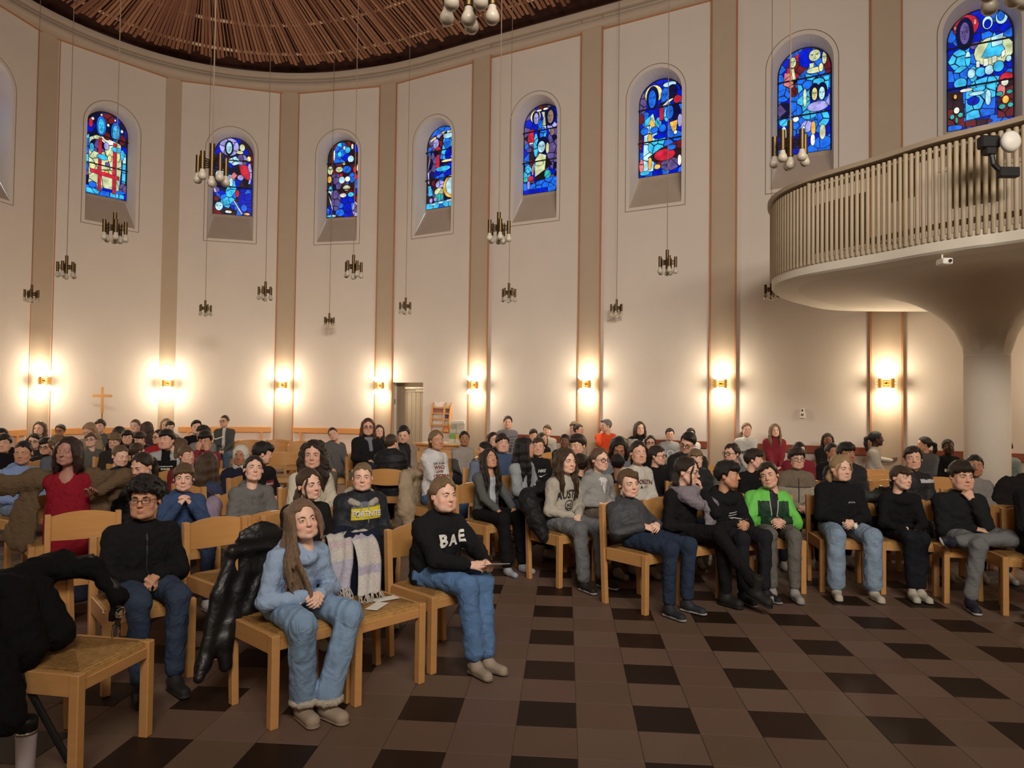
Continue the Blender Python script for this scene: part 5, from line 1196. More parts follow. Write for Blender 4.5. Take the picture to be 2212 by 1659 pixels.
    g.cap(J['sh', -1], J['sh', 1], .060*S*jk, None, .05, (1, .95, .95)); g.cap(nb-np.array([0, 0, .05*S]), nb+np.array([0, 0, .012*S]), .075*S, .050*S, .05)
    wr_ = {}
    for sx in (-1, 1):
        a, e, w_ = J['sh', sx], J['el', sx], J['wr', sx]; cuff = e+(w_-e)*.93; wr_[sx] = cuff; f = jk*(.55+.45*b)
        if style != 'tee':
            g.cap(a, e, .062*S*f, .053*S*f, .035); g.cap(e, cuff, .052*S*f, .040*S*f, .02); g.cap(e+(w_-e)*.84, cuff, .040*S, .036*S, .008)
        else: g.cap(a, a+(e-a)*.75, .062*S, .058*S, .035)
    if res < .023: g.rough(.0085 if style != 'puffer' else .006, 26, int(hx), n=5, ridge=True); g.rough(.0025, 70, int(hx)+1, n=3)
    if style == 'puffer': 
        X, Y, Z = np.meshgrid(*g.ax, indexing='ij', sparse=True); g.v = g.v-.008*np.abs(np.sin(Z*45+.6*np.sin(X*9)))
    nk = nb+np.array([0, .002, -.005*S])
    def ring(r, rad, dz0, dz1, k=.012, a0=-180, a1=180, ry=1.0, n=13):
        q = [nk+np.array([r*math.sin(math.radians(a)), -r*ry*math.cos(math.radians(a)), lerp(dz0, dz1, .5-.5*math.cos(math.radians(a)))]) for a in np.linspace(a0, a1, n)]
        for m in range(n-1): g.cap(q[m], q[m+1], rad, None, k)
    if style == 'hoodie':
        ring(.080*S, .028*S, -.060*S, .030*S, .012); g.ell(nk+np.array([0, .095*S, -.01]), (.095*S, .050*S, .080*S), .02)
    elif style in ('jacket', 'puffer', 'coat'):
        ring(.068*S, .020*S, -.03*S, .045*S, .014)
    elif style == 'turtle': ring(.050*S, .014*S, .02*S, .035*S, .01); g.cap(nk, nk+np.array([0, -.005, .045*S]), .054*S, .052*S, .01)
    elif style != 'tee': ring(.058*S, .010*S, -.022*S, .018*S, .008)
    if far is False and style in ('sweat', 'hoodie'): pass
    V, Fq = g.mesh(); Vr = V
    mats = [cloth(top, tm)]+[cloth(c, tm) for c in tops]
    mi = None
    if paint is not None:
        cen = V[Fq].mean(1); mi = paint(cen, J, S, nb, pel)
    link({'sweat': 'sweater', 'hoodie': 'hoodie', 'jacket': 'jacket', 'puffer': 'jacket', 'coat': 'coat', 'tee': 'shirt', 'turtle': 'sweater', 'cardigan': 'cardigan'}.get(style, 'sweater'), mesh('garment', V, Fq, mats, mi, True), T)
    # --- trousers
    if legs != 'none':
        pts = [J[k, sx] for k in ('hip', 'knee', 'ank') for sx in (-1, 1)]; lo = np.min(pts, 0)-.19; hi = np.max(pts, 0)+.19; lo[2] = max(lo[2], .0); g2 = Grid(lo, hi, res*1.05 if d < 7.1 else .030)
        g2.cap(pel+np.array([0, .01, -.01]), pel+up*.06, .138*S*(.4+.6*b), .13*S*(.4+.6*b), .03, (1, .78, .8))
        for sx in (-1, 1):
            hp_, kn, an = J['hip', sx], J['knee', sx], J['ank', sx]; hem = kn+(an-kn)*.94
            g2.cap(hp_, kn, .090*S*(.4+.6*b), .066*S*(.6+.4*flare), .04); g2.cap(kn, hem, .064*S*(.6+.4*flare), .052*S*flare, .03)
        if res < .023: g2.rough(.0085, 24, int(hx)+7, n=5, ridge=True); g2.rough(.003, 60, int(hx)+5, n=3)
        if legs != 'stand': g2.cut((0, 0, seat-.012-(0 if True else 0)), (0, 0, -1)) if False else None
        V, Fq = g2.mesh(); link('trousers', mesh('trousers', V, Fq, cloth(pants, pm), None, True), T)
        for sx in (-1, 1):
            an, kn = J['ank', sx], J['knee', sx]; V, Fq, mi2 = shoe(shoek, .0075 if d < 6.9 else .017)
            fy = (an-kn)[:2]; Rm = np.eye(3)
            if legs == 'cross' and sx == 1: Rm = rotm(math.radians(-35), math.radians(18), math.radians(62))
            elif legs == 'crossover' and sx == -1: Rm = rotm(math.radians(12), math.radians(-18), 0)
            else: Rm = rotm(math.radians(sx*7))
            V = (V*np.array([.92, .92, 1])*S)@Rm.T.astype(np.float32)+an+np.array([0, 0, .0])
            if legs not in ('cross', 'crossover') or (legs == 'cross' and sx == -1): V[:, 2] += .002-V[:, 2].min()
            link('shoe', mesh('shoe', V, Fq, [mat('shoe_%d_%d_%d' % tuple(int(c*255) for c in shoes), shoes, .7), mat('sole_%d_%d_%d' % tuple(int(c*255) for c in (sole or shoes)), sole or tuple(c*.8 for c in shoes), .8)], mi2, True), T)
    # --- body: head, neck, torso, limbs, hands in one mesh
    hres = .0050 if d < 5.3 else .0062 if d < 6.9 else .0084 if d < 8.8 else .0112
    HV, HF, HCol = head(kind, hres); parts = [((HV*hs)@R.T+h, HF, 0, HCol)]
    gb = Grid(np.min([pel, nb]+[J[k, sx] for k in ('sh', 'el', 'wr', 'knee', 'ank') for sx in (-1, 1)], 0)-.16, np.max([pel, nb]+[J[k, sx] for k in ('sh', 'el', 'wr', 'knee', 'ank') for sx in (-1, 1)], 0)+.16, .036)
    gb.cap(pel, nb-up*.13, .105*S, .105*S, .04, (1, .65, .9)); gb.cap(nb-up*.1, nb+np.array([0, -.004, .03]), .05*S, .038*S, .03)
    for sx in (-1, 1):
        gb.cap(J['sh', sx], J['el', sx], .040*S, .036*S, .03); gb.cap(J['el', sx], J['wr', sx], .034*S, .026*S, .02)
        if legs != 'none': gb.cap(J['hip', sx], J['knee', sx], .062*S, .045*S, .03); gb.cap(J['knee', sx], J['ank', sx], .040*S, .032*S, .02)
    BV, BF = gb.mesh(); parts.append((BV, BF, 0, None))
    hr_res = .0048 if d < 5.3 else .0062 if d < 6.9 else .009 if d < 8.8 else .013
    for sx in (-1, 1):
        fd, pn, cu = hands[sx][1], hands[sx][2], hands[sx][3]; Hv, Hf = hand(hr_res, cu, sx < 0)
        Fm = frame_from(-np.asarray(fd, float), -np.asarray(pn, float)); parts.append(((Hv*(.93*S))@Fm.T+J['wr', sx], Hf, 0, None))
    if style == 'tee':
        pass
    for sx in (-1, 1):
        V, Fq = uvsphere((sx*.031, -.0752, .0025), .0127); parts.append(((V*hs)@R.T+h, Fq, 1, None))
        V, Fq = uvsphere((sx*.0305, -.0822, .0022), .0064 if d < 8.8 else .0085, 8, 5); parts.append(((V*hs)@R.T+h, Fq, 2, None))
    n = 0; Vs = []; Fs = []; Ms = []; Cs = []
    for V, Fq, m, c in parts:
        Vs.append(V); Fs.append(Fq+n); Ms.append(np.full(len(Fq), m)); n += len(V); cc = np.zeros((len(V), 4), np.float32); cc[:, 3] = 1
        if c is not None: cc[:] = c
        Cs.append(cc)
    me = mesh('body', np.concatenate(Vs), np.concatenate(Fs), [skin_mat(SK[sk]), eye_w, eye_d], np.concatenate(Ms), True)
    ca = me.color_attributes.new('tint', 'FLOAT_COLOR', 'POINT'); ca.data.foreach_set('color', np.concatenate(Cs).ravel())
    link('body', me, T)
    # --- hair with brows
    hcol = HC[hc] if isinstance(hc, str) else hc
    V1, F1 = hair(hr, .0062 if d < 6.0 else .0085 if d < 8 else .0105, int(hx) % 4 if hr in ('short', 'fringe', 'side', 'mop', 'bangs', 'quiff') else 0) if hr else (np.zeros((0, 3), np.float32), np.zeros((0, 4), np.int32))
    kb = .0045 if d < 6.9 else .008
    if kb not in _brows: _brows[kb] = brows(kb)
    V2, F2 = _brows[kb]; V1 = np.concatenate([V1, V2]); F1 = np.concatenate([F1, F2+len(V1)-len(V2)])
    link('hair', mesh('hair', (V1*hs)@R.T+h, F1, hair_mat(hcol), None, True), T)
    if glasses:
        m2 = MB()
        for sx in (-1, 1):
            el = [np.array([sx*.033+.0215*np.sign(math.cos(t))*abs(math.cos(t))**.6, -.100-.004*abs(math.cos(t))+.010*max(0, sx*math.cos(t)), .001+.0155*np.sign(math.sin(t))*abs(math.sin(t))**.6]) for t in np.linspace(0, 2*math.pi, 17)]
            m2.tube(el, .0019 if d < 6.5 else .0030, 5, False); m2.tube([(sx*.054, -.092, .006), (sx*.076, -.06, .008), (sx*.082, .005, .006)], .0019, 5)
        m2.tube([(-.012, -.103, .004), (.012, -.103, .004)], .0019, 5)
        m2.xf(lambda v: R@(v*hs)+h).build('glasses', frame_m if glasses is True else mat('frame_%s' % (glasses,), glasses, .3), T)
    cyaw = by
    if chair_:
        cc = pg+fw*.055
        chair(cc[0], cc[1], by, 'beech rush-seat chair under the '+(who or ' '.join(label.split()[:10])))
    info = dict(T=T, J=J, S=S, h=h, R=R, nb=nb, pel=pel, g=g, hs=hs, d=d, by=by, pg=pg, fw=fw, rt=rt, V=Vr)
    if extra: extra(info)
    PEOPLE.append(info); return info
# ------------------------------------------------------------------ lettering pressed onto a garment
def onto(info, x, z, off=.003, y0=-.21):           # first garment surface met from the front at local x, z
    g = info['g']; ys = np.linspace(max(g.lo[1]+.01, y0+min(0, float(info['nb'][1]))), 0.06, 160); P_ = np.stack([np.broadcast_to(np.asarray(x)[:, None], (len(x), 160)), np.broadcast_to(ys, (len(x), 160)), np.broadcast_to(np.asarray(z)[:, None], (len(x), 160))], -1)
    v = g.sample(P_); hit = np.argmax(v < 0, 1); return ys[hit]-off-.002
def lettering(info, txt, size, x, z, m, bold=.02, arc=0.0, name='lettering', rot=0.0, shear=0.0, xs=1.0, off=.005):
    cu = bpy.data.curves.new('txt', 'FONT'); cu.body = txt; cu.size = size; cu.align_x = 'CENTER'; cu.align_y = 'CENTER'; cu.offset = bold*size; cu.shear = shear; cu.resolution_u = 3
    o = bpy.data.objects.new('txt', cu); C.objects.link(o); bpy.context.view_layer.update()
    me = bpy.data.meshes.new_from_object(o.evaluated_get(bpy.context.evaluated_depsgraph_get())); bpy.data.objects.remove(o); bpy.data.curves.remove(cu)
    bm = bmesh.new(); bm.from_mesh(me); bpy.data.meshes.remove(me)
    bmesh.ops.triangulate(bm, faces=bm.faces[:])
    for _ in range(2):
        ed = [e for e in bm.edges if e.calc_length() > .018]
        if ed: bmesh.ops.subdivide_edges(bm, edges=ed, cuts=1); bmesh.ops.triangulate(bm, faces=bm.faces[:])
    me = bpy.data.meshes.new(name); bm.to_mesh(me); bm.free(); me.materials.append(m)
    n = len(me.vertices); co = np.zeros(n*3, np.float32); me.vertices.foreach_get('co', co); co = co.reshape(-1, 3); lx, lz = co[:, 0]*xs, co[:, 1]
    c, s_ = math.cos(rot), math.sin(rot); lx, lz = lx*c-lz*s_, lx*s_+lz*c
    wx = x+lx; wz = z+lz-arc*lx**2; co = np.stack([wx, onto(info, wx, wz, off), wz], 1).astype(np.float32)
    me.vertices.foreach_set('co', co.ravel()); me.update(); return link(name, me, info['T'])
def patch(info, poly, m, name='print', off=.002, n=0):    # filled flat print; poly in local (x, z)
    bm = bmesh.new(); vs = [bm.verts.new((p[0], 0, p[1])) for p in poly]; f = bm.faces.new(vs); bmesh.ops.triangulate(bm, faces=[f])
    for _ in range(3):
        ed = [e for e in bm.edges if e.calc_length() > .022]
        if ed: bmesh.ops.subdivide_edges(bm, edges=ed, cuts=1); bmesh.ops.triangulate(bm, faces=bm.faces[:])
    me = bpy.data.meshes.new(name); bm.to_mesh(me); bm.free(); me.materials.append(m); nn = len(me.vertices); co = np.zeros(nn*3, np.float32); me.vertices.foreach_get('co', co); co = co.reshape(-1, 3)
    co[:, 1] = onto(info, co[:, 0], co[:, 2], off); me.vertices.foreach_set('co', co.ravel()); me.update(); return link(name, me, info['T'])
def strip(info, path, w, m, name='stripe', off=.002):
    path = [np.array(p, float) for p in path]; L_, R_ = [], []
    fine = []
    for a, b in zip(path[:-1], path[1:]):
        k = max(1, int(np.linalg.norm(b-a)/.015)); fine += [a+(b-a)*t/k for t in range(k)]
    fine.append(path[-1])
    for k, p in enumerate(fine):
        t = fine[min(k+1, len(fine)-1)]-fine[max(k-1, 0)]; t /= np.linalg.norm(t)+1e-9; nn = np.array([-t[1], t[0]])*w/2; L_.append(p+nn); R_.append(p-nn)
    xs = np.array([q[0] for q in L_+R_]); zs = np.array([q[1] for q in L_+R_]); ys = onto(info, xs, zs, off); n = len(fine)
    return link(name, mesh(name, np.stack([xs, ys, zs], 1), [(k, k+1, n+k+1, n+k) for k in range(n-1)], m), info['T'])
white_ink = mat('print_white', srgb(226, 222, 214), .7); black_ink = mat('print_black', (.02, .018, .018), .7); red_ink = mat('print_red', srgb(130, 36, 34), .7); yellow_ink = mat('print_yellow', srgb(214, 196, 40), .6)
def scrawl(info, x, z, w, h, m, n=7, wd=.004):   # script too small to read in the photograph: a running pen stroke
    return strip(info, [(x-w/2+w*k/(n*2), z+h*.5*(1 if k % 2 else -1)*(1, .6, .85)[k % 3]) for k in range(n*2+1)], wd, m, 'lettering', .005)
def bars(info, x, z, w, h, m, n=6, gap=.25):       # a line of blurred block letters
    for k in range(n):
        a = x-w/2+w*k/n; q = (0, .2, .1, .3, .05)[k % 5]*h; patch(info, [(a, z-h/2+q*.5), (a+w/n*(1-gap), z-h/2), (a+w/n*(1-gap), z+h/2-q), (a, z+h/2)], m, 'lettering', .005)
# ------------------------------------------------------------------ the audience (pixel of crown and chin in the photograph, depth in metres)
BK = (.010, .0095, .010); NAVY = (.014, .020, .042); JEAN = (.10, .165, .27); DJEAN = (.03, .045, .085); LJEAN = (.22, .31, .42); GREYM = (.16, .158, .155); LGREY = (.33, .32, .31); CREAM = (.62, .56, .47); WHT = (.64, .62, .60)
BEIGE = (.30, .235, .17); DRED = (.14, .018, .022); RED = (.34, .022, .03); GTR = (.14, .125, .105)
def sleeves(w=.11):                        # second colour on the arms
    return lambda c, J, S, nb, pel: (np.abs(c[:, 0]) > w*S).astype(np.int32)
F0 = len(PEOPLE)
# ---- front row, left block
def lead(i):
    pass
P_lead = person('girl with long brown hair in light blue hoodie and wide jeans, front row', 655, 1080, 1166, 3.74, 34, 47, 'slim', 'longside', (.19, .118, .070), 'pale', (.30, .40, .56), 'hoodie', pants=(.22, .33, .48), shoes=(.34, .26, .19), shoek='boot', sole=(.26, .19, .13), lean=.14, pitch=6, roll=-8, flare=1.45, arms='clasp', legsp=.045, footf=-.04, who='girl in the light blue hoodie', leg_fn=lambda J, S: J.update({('ank', -1): J['ank', -1]+np.array([.075, .07, 0]), ('ank', 1): J['ank', 1]+np.array([-.10, .0, 0])}))
P_bae = person('girl in black sweater with white BAE letters, holding a card', 958, 1032, 1106, 4.50, 38, 46, 'round', 'pony', 'dbl', 'pale', (.012, .012, .013), 'sweat', pants=(.10, .19, .36), shoes=(.33, .26, .19), sole=(.17, .13, .10), bulk=1.26, flare=1.25, lean=.09, legsp=-.03, footf=.05, arms={-1: ((-.03, -.37, .625), (.45, -.8, .05), (.7, .1, -.7), 'curl'), 1: ((.10, -.38, .625), (-.35, -.85, .05), (-.6, .1, -.7), 'curl')}, who='girl in the BAE sweater')
P_spec = person('boy with curly black hair and glasses in black zip jacket, front row', 313, 1036, 1121, 4.15, 12, 40, 'child', 'curly', 'blk', 'med', (.011, .0105, .011), 'hoodie', 'knit', pants=(.035, .05, .085), shoes=(.012, .011, .010), sole=(.02, .018, .016), bulk=1.15, arms='lap', glasses=True, lean=.06, legsp=.0, who='curly-haired boy with glasses')
# ---- second row, left block
P_clasp = person('boy in blue hoodie resting his chin on clasped hands', 397, 1003, 1061, 5.55, 22, 40, 'slim', 'fringe', 'lbr', 'pale', (.045, .075, .16), 'hoodie', pants=DJEAN, lean=.10, arms='claspchin', pitch=-2)
P_look = person('girl looking down in padded black jacket behind the curly-haired boy', 306, 979, 1036, 6.15, -12, 38, 'child', 'pony', 'dbr', 'fair', (.013, .012, .013), 'puffer', 'shell', pants=BK, pitch=-16, bulk=1.2)
P_pt = person('girl with messy bun and fringe in black sweatshirt, seen in profile', 668, 1013, 1080, 5.00, 48, 45, 'slim', 'messybun', 'br', 'pale', (.014, .0135, .014), 'sweat', pants=BK, roll=-6, lean=.06)
def fort(i):
    z = i['nb'][2]; h_ = i['h']
    x0 = .015
    patch(i, [(x0-.115, z-.075), (x0+.11, z-.060), (x0+.11, z-.150), (x0-.115, z-.160)], yellow_ink, 'print', .002)
    lettering(i, 'FORTNITE', .058, x0, z-.114, white_ink, .035, 0, xs=.82, off=.012)
    hood = cloth((.15, .17, .20)); 
    patch(i, [(x0-.115, z-.073), (x0+.11, z-.058), (x0+.085, z-.030), (x0+.03, z-.025), (x0-.03, z-.025), (x0-.085, z-.04)], hood, 'hoodie_front', .001)
    g = Grid(i['nb']-.16, i['nb']+.16, .008); S = i['S']; nk = i['nb']; w = cloth((.42, .38, .31), 'fleece')
    q = [nk+np.array([.105*math.sin(a), -.112*math.cos(a), -.030+.055*(.5-.5*math.cos(a))-.02*math.cos(a)]) for a in np.linspace(.55, 2*math.pi-.55, 14)]
    for k in range(13): g.cap(q[k], q[k+1], .029, None, .01, (1, 1, .9))
    g.rough(.004, 120, 3); V, Fq = g.mesh(); link('fleece_collar', mesh('fleece_collar', V, Fq, w, None, True), i['T'])
P_fort = person('boy with short fair hair in jacket over hoodie with a lettered yellow print', 783, 1000, 1061, 5.40, 12, 27, 'child', 'crop', 'dbl', 'pale', (.015, .017, .022), 'jacket', 'shell', pants=BK, lean=.05, bulk=1.2, extra=fort)
P_gh = person('girl with tied-back hair in plain grey hoodie, head tilted up', 548, 985, 1042, 6.05, 30, 40, 'slim', 'pony', 'dbr', 'pale', (.155, .15, .14), 'hoodie', pants=DJEAN, pitch=10, roll=5)
P_wom = person('woman with long wavy brown hair in cream fleece top', 676, 953, 1012, 6.55, 10, 38, 'adult', 'curlylong', 'dbr', 'fair', (.62, .54, .42), 'turtle', 'fleece', pants=DJEAN, pitch=-2)
# ---- left side behind
def cape(i): pass
person('boy in light blue hoodie sitting sideways at the left edge', 50, 953, 1003, 6.9, 18, 62, 'slim', 'crop', 'blk', 'med', (.22, .30, .52), 'hoodie', pants=(.17, .24, .36), shoes=WHT, arms='lap', pitch=-6)
person('black-haired boy at left edge in black top with white stripe', 8, 938, 978, 8.6, 25, 40, 'round', 'fringe', 'blk', 'fair', BK, 'jacket', extra=lambda i: patch(i, [(-.16, i['nb'][2]-.15), (.16, i['nb'][2]-.15), (.16, i['nb'][2]-.20), (-.16, i['nb'][2]-.20)], white_ink))
person('dark head half hidden at the extreme left behind the striped boy', 3, 926, 962, 9.7, 30, 40, 'child', 'short', 'blk', 'fair', BK)
person('brown-haired boy with black-rimmed glasses, left, dark jacket', 74, 937, 970, 10.4, 20, 35, 'slim', 'side', 'dbr', 'pale', (.03, .028, .03), glasses=True)
person('girl with very long auburn hair spread over both shoulders, far left', 85, 911, 941, 11.9, 12, 30, 'slim', 'longback', 'lbr', 'pale', (.03, .028, .03))
person('boy with glasses and cropped black hair against the oak bench, left', 130, 917, 944, 13.0, 12, 25, 'slim', 'short', 'blk', 'tan', (.08, .08, .085), glasses=True)
person('boy with black bowl hair and round glasses looking down, left', 100, 946, 982, 9.5, 8, 35, 'child', 'mop', 'blk', 'fair', (.02, .018, .02), glasses=True, pitch=-8)
person('boy with fair tousled hair in grey T-shirt behind the red-robed figure', 126, 944, 981, 9.0, 80, 60, 'child', 'curly', 'dbl', 'fair', (.12, .13, .15), 'sweat')
person('blond girl with centre parting bending forward, left rear', 192, 914, 945, 11.2, -5, 30, 'slim', 'longback', 'bl', 'fair', BEIGE, pitch=-30)
person('boy with combed brown hair in grey hoodie by the cross', 216, 906, 935, 12.2, 8, 25, 'slim', 'fringe', 'br', 'pale', (.11, .11, .11), 'hoodie')
person('boy with rimless glasses and reddish hair in grey hoodie, left', 196, 935, 967, 10.3, 15, 32, 'slim', 'fringe', 'lbr', 'pale', (.13, .12, .105), 'hoodie', glasses=(.2, .19, .17), pitch=8, roll=-6)
person('child with curly dark blond hair beside the reddish-haired boy', 247, 938, 970, 9.7, 10, 35, 'child', 'curly', 'dbl', 'fair', (.03, .025, .022), pitch=-12)
person('boy with buzzed brown hair turned right behind the brown cloak', 260, 962, 1007, 7.5, 58, 45, 'child', 'crop', 'lbr', 'pale', (.02, .02, .024), 'sweat', pitch=-12, lean=.12)
person('dark-haired head seen from behind below the cross', 257, 923, 950, 11.0, 160, 40, 'child', 'mop', 'dbr', 'fair', BK)
person('black-haired boy hidden behind the curly blond child', 275, 931, 960, 10.2, 30, 40, 'child', 'mop', 'blk', 'fair', BK)
person('stocky boy with short fair hair against the white wall, left', 292, 906, 935, 12.2, 6, 22, 'round', 'crop', 'lbr', 'pale', (.02, .02, .028))
person('long straight brown hair seen from behind near the left pilaster', 319, 911, 940, 12.2, 175, 200, 'slim', 'straight', 'br', 'fair', (.05, .03, .03), arms='lap')
person('boy in dark cap of hair bending over a friend, left middle', 302, 934, 962, 10.8, -20, 40, 'child', 'mop', 'dbr', 'fair', BK, 'puffer', 'shell', pitch=-18, lean=.16, bulk=1.3)
person('dark-haired girl with glasses in red jacket, half hidden', 343, 929, 960, 9.8, -25, 30, 'slim', 'pony', 'dbr', 'fair', RED, glasses=True)
person('blond girl hidden behind the boy with swept dark hair', 359, 904, 932, 13.0, 20, 30, 'slim', 'longback', 'bl', 'pale', BEIGE)
person('boy with swept dark brown hair looking down sideways, pale shirt', 367, 910, 935, 12.6, 40, 40, 'slim', 'side', 'dbr', 'pale', LGREY, pitch=-10, roll=6)
def track(i):
    z = i['nb'][2]
    bars(i, 0, z-.15, .16, .012, white_ink, 12); bars(i, 0, z-.18, .10, .02, white_ink, 6); lettering(i, 'C', .04, 0, z-.22, white_ink, .03)
person('boy with black bowl hair in black and white track jacket', 360, 929, 971, 8.6, -4, 22, 'round', 'mop', 'blk', 'fair', BK, 'jacket', tops=[(.40, .40, .40)], paint=lambda c, J, S, nb, pel: ((np.abs(c[:, 0]) > .125*S) | ((c[:, 2] > nb[2]-.085*S) & (np.abs(c[:, 0]) > .05))).astype(np.int32), extra=track)
person('girl with long brown hair in profile to the left, pale top', 381, 946, 987, 8.7, -62, 0, 'slim', 'straight', 'lbr', 'pale', (.34, .33, .31), 'sweat', lean=.04)
person('boy with red-brown hair in dark red top facing right', 403, 964, 1005, 7.9, 62, 50, 'child', 'short', 'lbr', 'fair', DRED, 'sweat')
person('brown-haired head from behind between two boys, left', 297, 958, 992, 8.8, 150, 60, 'child', 'short', 'br', 'fair', BK)
person('girl from behind with long dark blond hair over a navy top', 451, 978, 1030, 6.9, 165, 150, 'slim', 'straight', 'br', 'fair', (.045, .055, .10), 'sweat', lean=.02)
person('black-haired boy covering his face with both hands, red sweater', 443, 932, 972, 9.0, 8, 30, 'child', 'mop', 'blk', 'med', (.24, .03, .045), 'sweat', arms='facehands', pitch=-8)
person('child in grey hoodie behind the boy in red covering his face', 438, 922, 953, 10.2, -25, 20, 'child', 'curly', 'dbr', 'fair', (.21, .20, .19), 'hoodie', bulk=1.1)
person('boy with short black hair in black T-shirt near the wall', 424, 908, 938, 12.2, 28, 30, 'slim', 'quiff', 'blk', 'pale', BK, 'sweat', roll=4)
person('woman in grey cardigan and white blouse sitting by the wall bench', 485, 897, 923, 13.6, -10, 12, 'adult', 'crop', 'br', 'fair', (.075, .08, .07), 'cardigan', pants=(.07, .12, .20), glasses=True, arms='lap', lean=.02, seat=.47, tops=[WHT], paint=lambda c, J, S, nb, pel: ((np.abs(c[:, 0]) < .032) & (c[:, 1] < -.02) & (c[:, 2] > pel[2]+.10)).astype(np.int32), shoes=BK)
# ---- middle block
def whood(i):
    g = Grid((-.13, -.14, -.19), (.13, .15, .16), .009); g.ell((0, .012, .025), (.092, .108, .108), .01); g.cap((0, .02, -.04), (0, .02, -.13), .085, .09, .03); g.ell((0, -.105, -.01), (.062, .07, .088), .01, mode='-'); g.cap((0, -.03, -.2), (0, -.2, -.1), .05, k=.01, mode='-')
    V, Fq = g.mesh(); link('hood', mesh('hood', (V*i['hs'])@i['R'].T+i['h'], Fq, cloth((.62, .58, .50)), None, True), i['T'])
person('child wearing a white hood under navy jacket', 520, 963, 1007, 8.2, 6, 30, 'slim', 'crop', 'blk', 'tan', (.018, .018, .032), 'jacket', extra=whood)
def redp(i):
    z = i['nb'][2]; patch(i, [(.0, z-.12), (.12, z-.12), (.12, z-.19), (-.02, z-.19)], red_ink); bars(i, .055, z-.155, .11, .02, white_ink, 7)
person('boy with thick black hair looking away, black hoodie with red print', 567, 956, 1003, 7.4, 120, 60, 'child', 'mop', 'blk', 'fair', (.012, .011, .013), 'hoodie', extra=redp, pitch=-10)
person('boy in grey hoodie leaning his tilted head, beside empty chairs', 720, 923, 953, 10.6, 5, 22, 'slim', 'crop', 'br', 'fair', (.12, .115, .105), 'hoodie', roll=-22, side=-.08, lean=.06, bulk=1.15, pants=GTR, arms='knees')
def gscarf(i):
    g = Grid(i['nb']-.2, i['nb']+.2, .014); nk = i['nb']
    for a in np.linspace(-3.14, 3.14, 14)[:-1]: g.cap(nk+np.array([.06*math.sin(a), -.07*math.cos(a), 0]), nk+np.array([.06*math.sin(a+.5), -.07*math.cos(a+.5), 0]), .03, None, .02)
    g.cap(nk+np.array([.0, -.09, -.02]), nk+np.array([.01, -.13, -.15]), .035, .03, .02); V, Fq = g.mesh(); link('scarf', mesh('scarf', V, Fq, cloth((.20, .22, .25)), None, True), i['T'])
person('woman with glasses and red-brown hair in black coat and grey scarf', 795, 904, 941, 10.2, 15, 35, 'adult', 'longback', 'red', 'fair', (.014, .013, .014), 'coat', glasses=(.12, .06, .04), seat=.62, extra=gscarf, bulk=1.1, arms='knees')
person('small girl half hidden behind the woman in the black coat', 819, 918, 945, 12.3, 20, 30, 'slim', 'longback', 'br', 'pale', BK)
person('brown-haired boy from behind in black padded jacket', 846, 940, 973, 8.7, 150, 175, 'child', 'short', 'br', 'fair', (.012, .012, .014), 'puffer', 'shell', bulk=1.3, lean=.0)
person('boy looking down in black T-shirt under open beige jacket', 872, 920, 957, 9.4, 0, 30, 'child', 'short', 'blk', 'fair', (.26, .20, .15), 'jacket', 'shell', tops=[BK], paint=lambda c, J, S, nb, pel: ((np.abs(c[:, 0]) < .085) & (c[:, 1] < -.0)).astype(np.int32), pitch=-14)
def xmas(i):
    z = i['nb'][2]
    for k, (t, s_) in enumerate((('JUST A GIRL', .030), ('WHO', .056), ('LOVES', .034), ('CHRISTMAS', .044))): lettering(i, t, s_, -.0, z-.10-.045*k, red_ink if k else mat('print_brown', srgb(100, 66, 56), .7), .03)
P_xm = person('blond woman with ponytail in white hoodie with dark red print', 943, 930, 972, 7.9, 35, 45, 'adult', 'pony', 'dbl', 'med', (.66, .64, .62), 'hoodie', pants=(.07, .13, .26), extra=xmas, roll=-4)
person('dark-haired girl in beige and grey raglan sweater by the leaflet table', 1003, 932, 964, 10.0, 12, 30, 'slim', 'pony', 'blk', 'tan', (.33, .29, .25), 'sweat', tops=[(.07, .07, .07)], paint=lambda c, J, S, nb, pel: ((np.abs(c[:, 0]) > .10) & (c[:, 2] < nb[2]-.13)).astype(np.int32))
def stripes(i):
    z = i['nb'][2]; m = cloth((.05, .055, .075))
    for k in range(5): strip(i, [(-.17, z-.10-.055*k), (0, z-.108-.055*k), (.17, z-.10-.055*k)], .010, m)
person('man with short beard and striped grey sweater against the wall', 1097, 899, 926, 13.4, -3, 15, 'man', 'short', 'dbr', 'fair', (.17, .165, .18), 'sweat', extra=stripes, pants=DJEAN, bulk=1.1)
person('long-haired girl hidden behind the smiling boy in blue', 1066, 934, 966, 10.4, 25, 35, 'slim', 'longback', 'dbr', 'fair', BK)
person('smiling boy with dark hair in blue jacket', 1085, 937, 978, 8.7, 14, 30, 'round', 'fringe', 'dbr', 'fair', (.06, .09, .17), 'jacket', 'knit')
person('child in light blue top turned away beside the grey cardigan girl', 1046, 956, 990, 8.6, -60, 10, 'child', 'short', 'blk', 'med', (.15, .18, .25), 'hoodie')
P_cg = person('dark-haired girl tilting her head back, grey cardigan and black trousers', 1057, 971, 1012, 6.95, 30, 45, 'slim', 'long', 'dbr', 'med', (.10, .105, .10), 'cardigan', pants=(.010, .009, .010), pm='knit', shoes=(.36, .37, .40), pitch=14, tops=[(.50, .52, .56)], paint=lambda c, J, S, nb, pel: ((np.abs(c[:, 0]-.0) < .04) & (c[:, 1] < -.02) & (c[:, 2] > pel[2]+.05)).astype(np.int32), flare=1.4, arms='knees', footf=.05)
person('girl with long straight black hair turned away, pale grey sweatshirt', 1135, 945, 992, 7.7, 100, 55, 'slim', 'straight', 'blk', 'med', (.32, .34, .36), 'sweat')
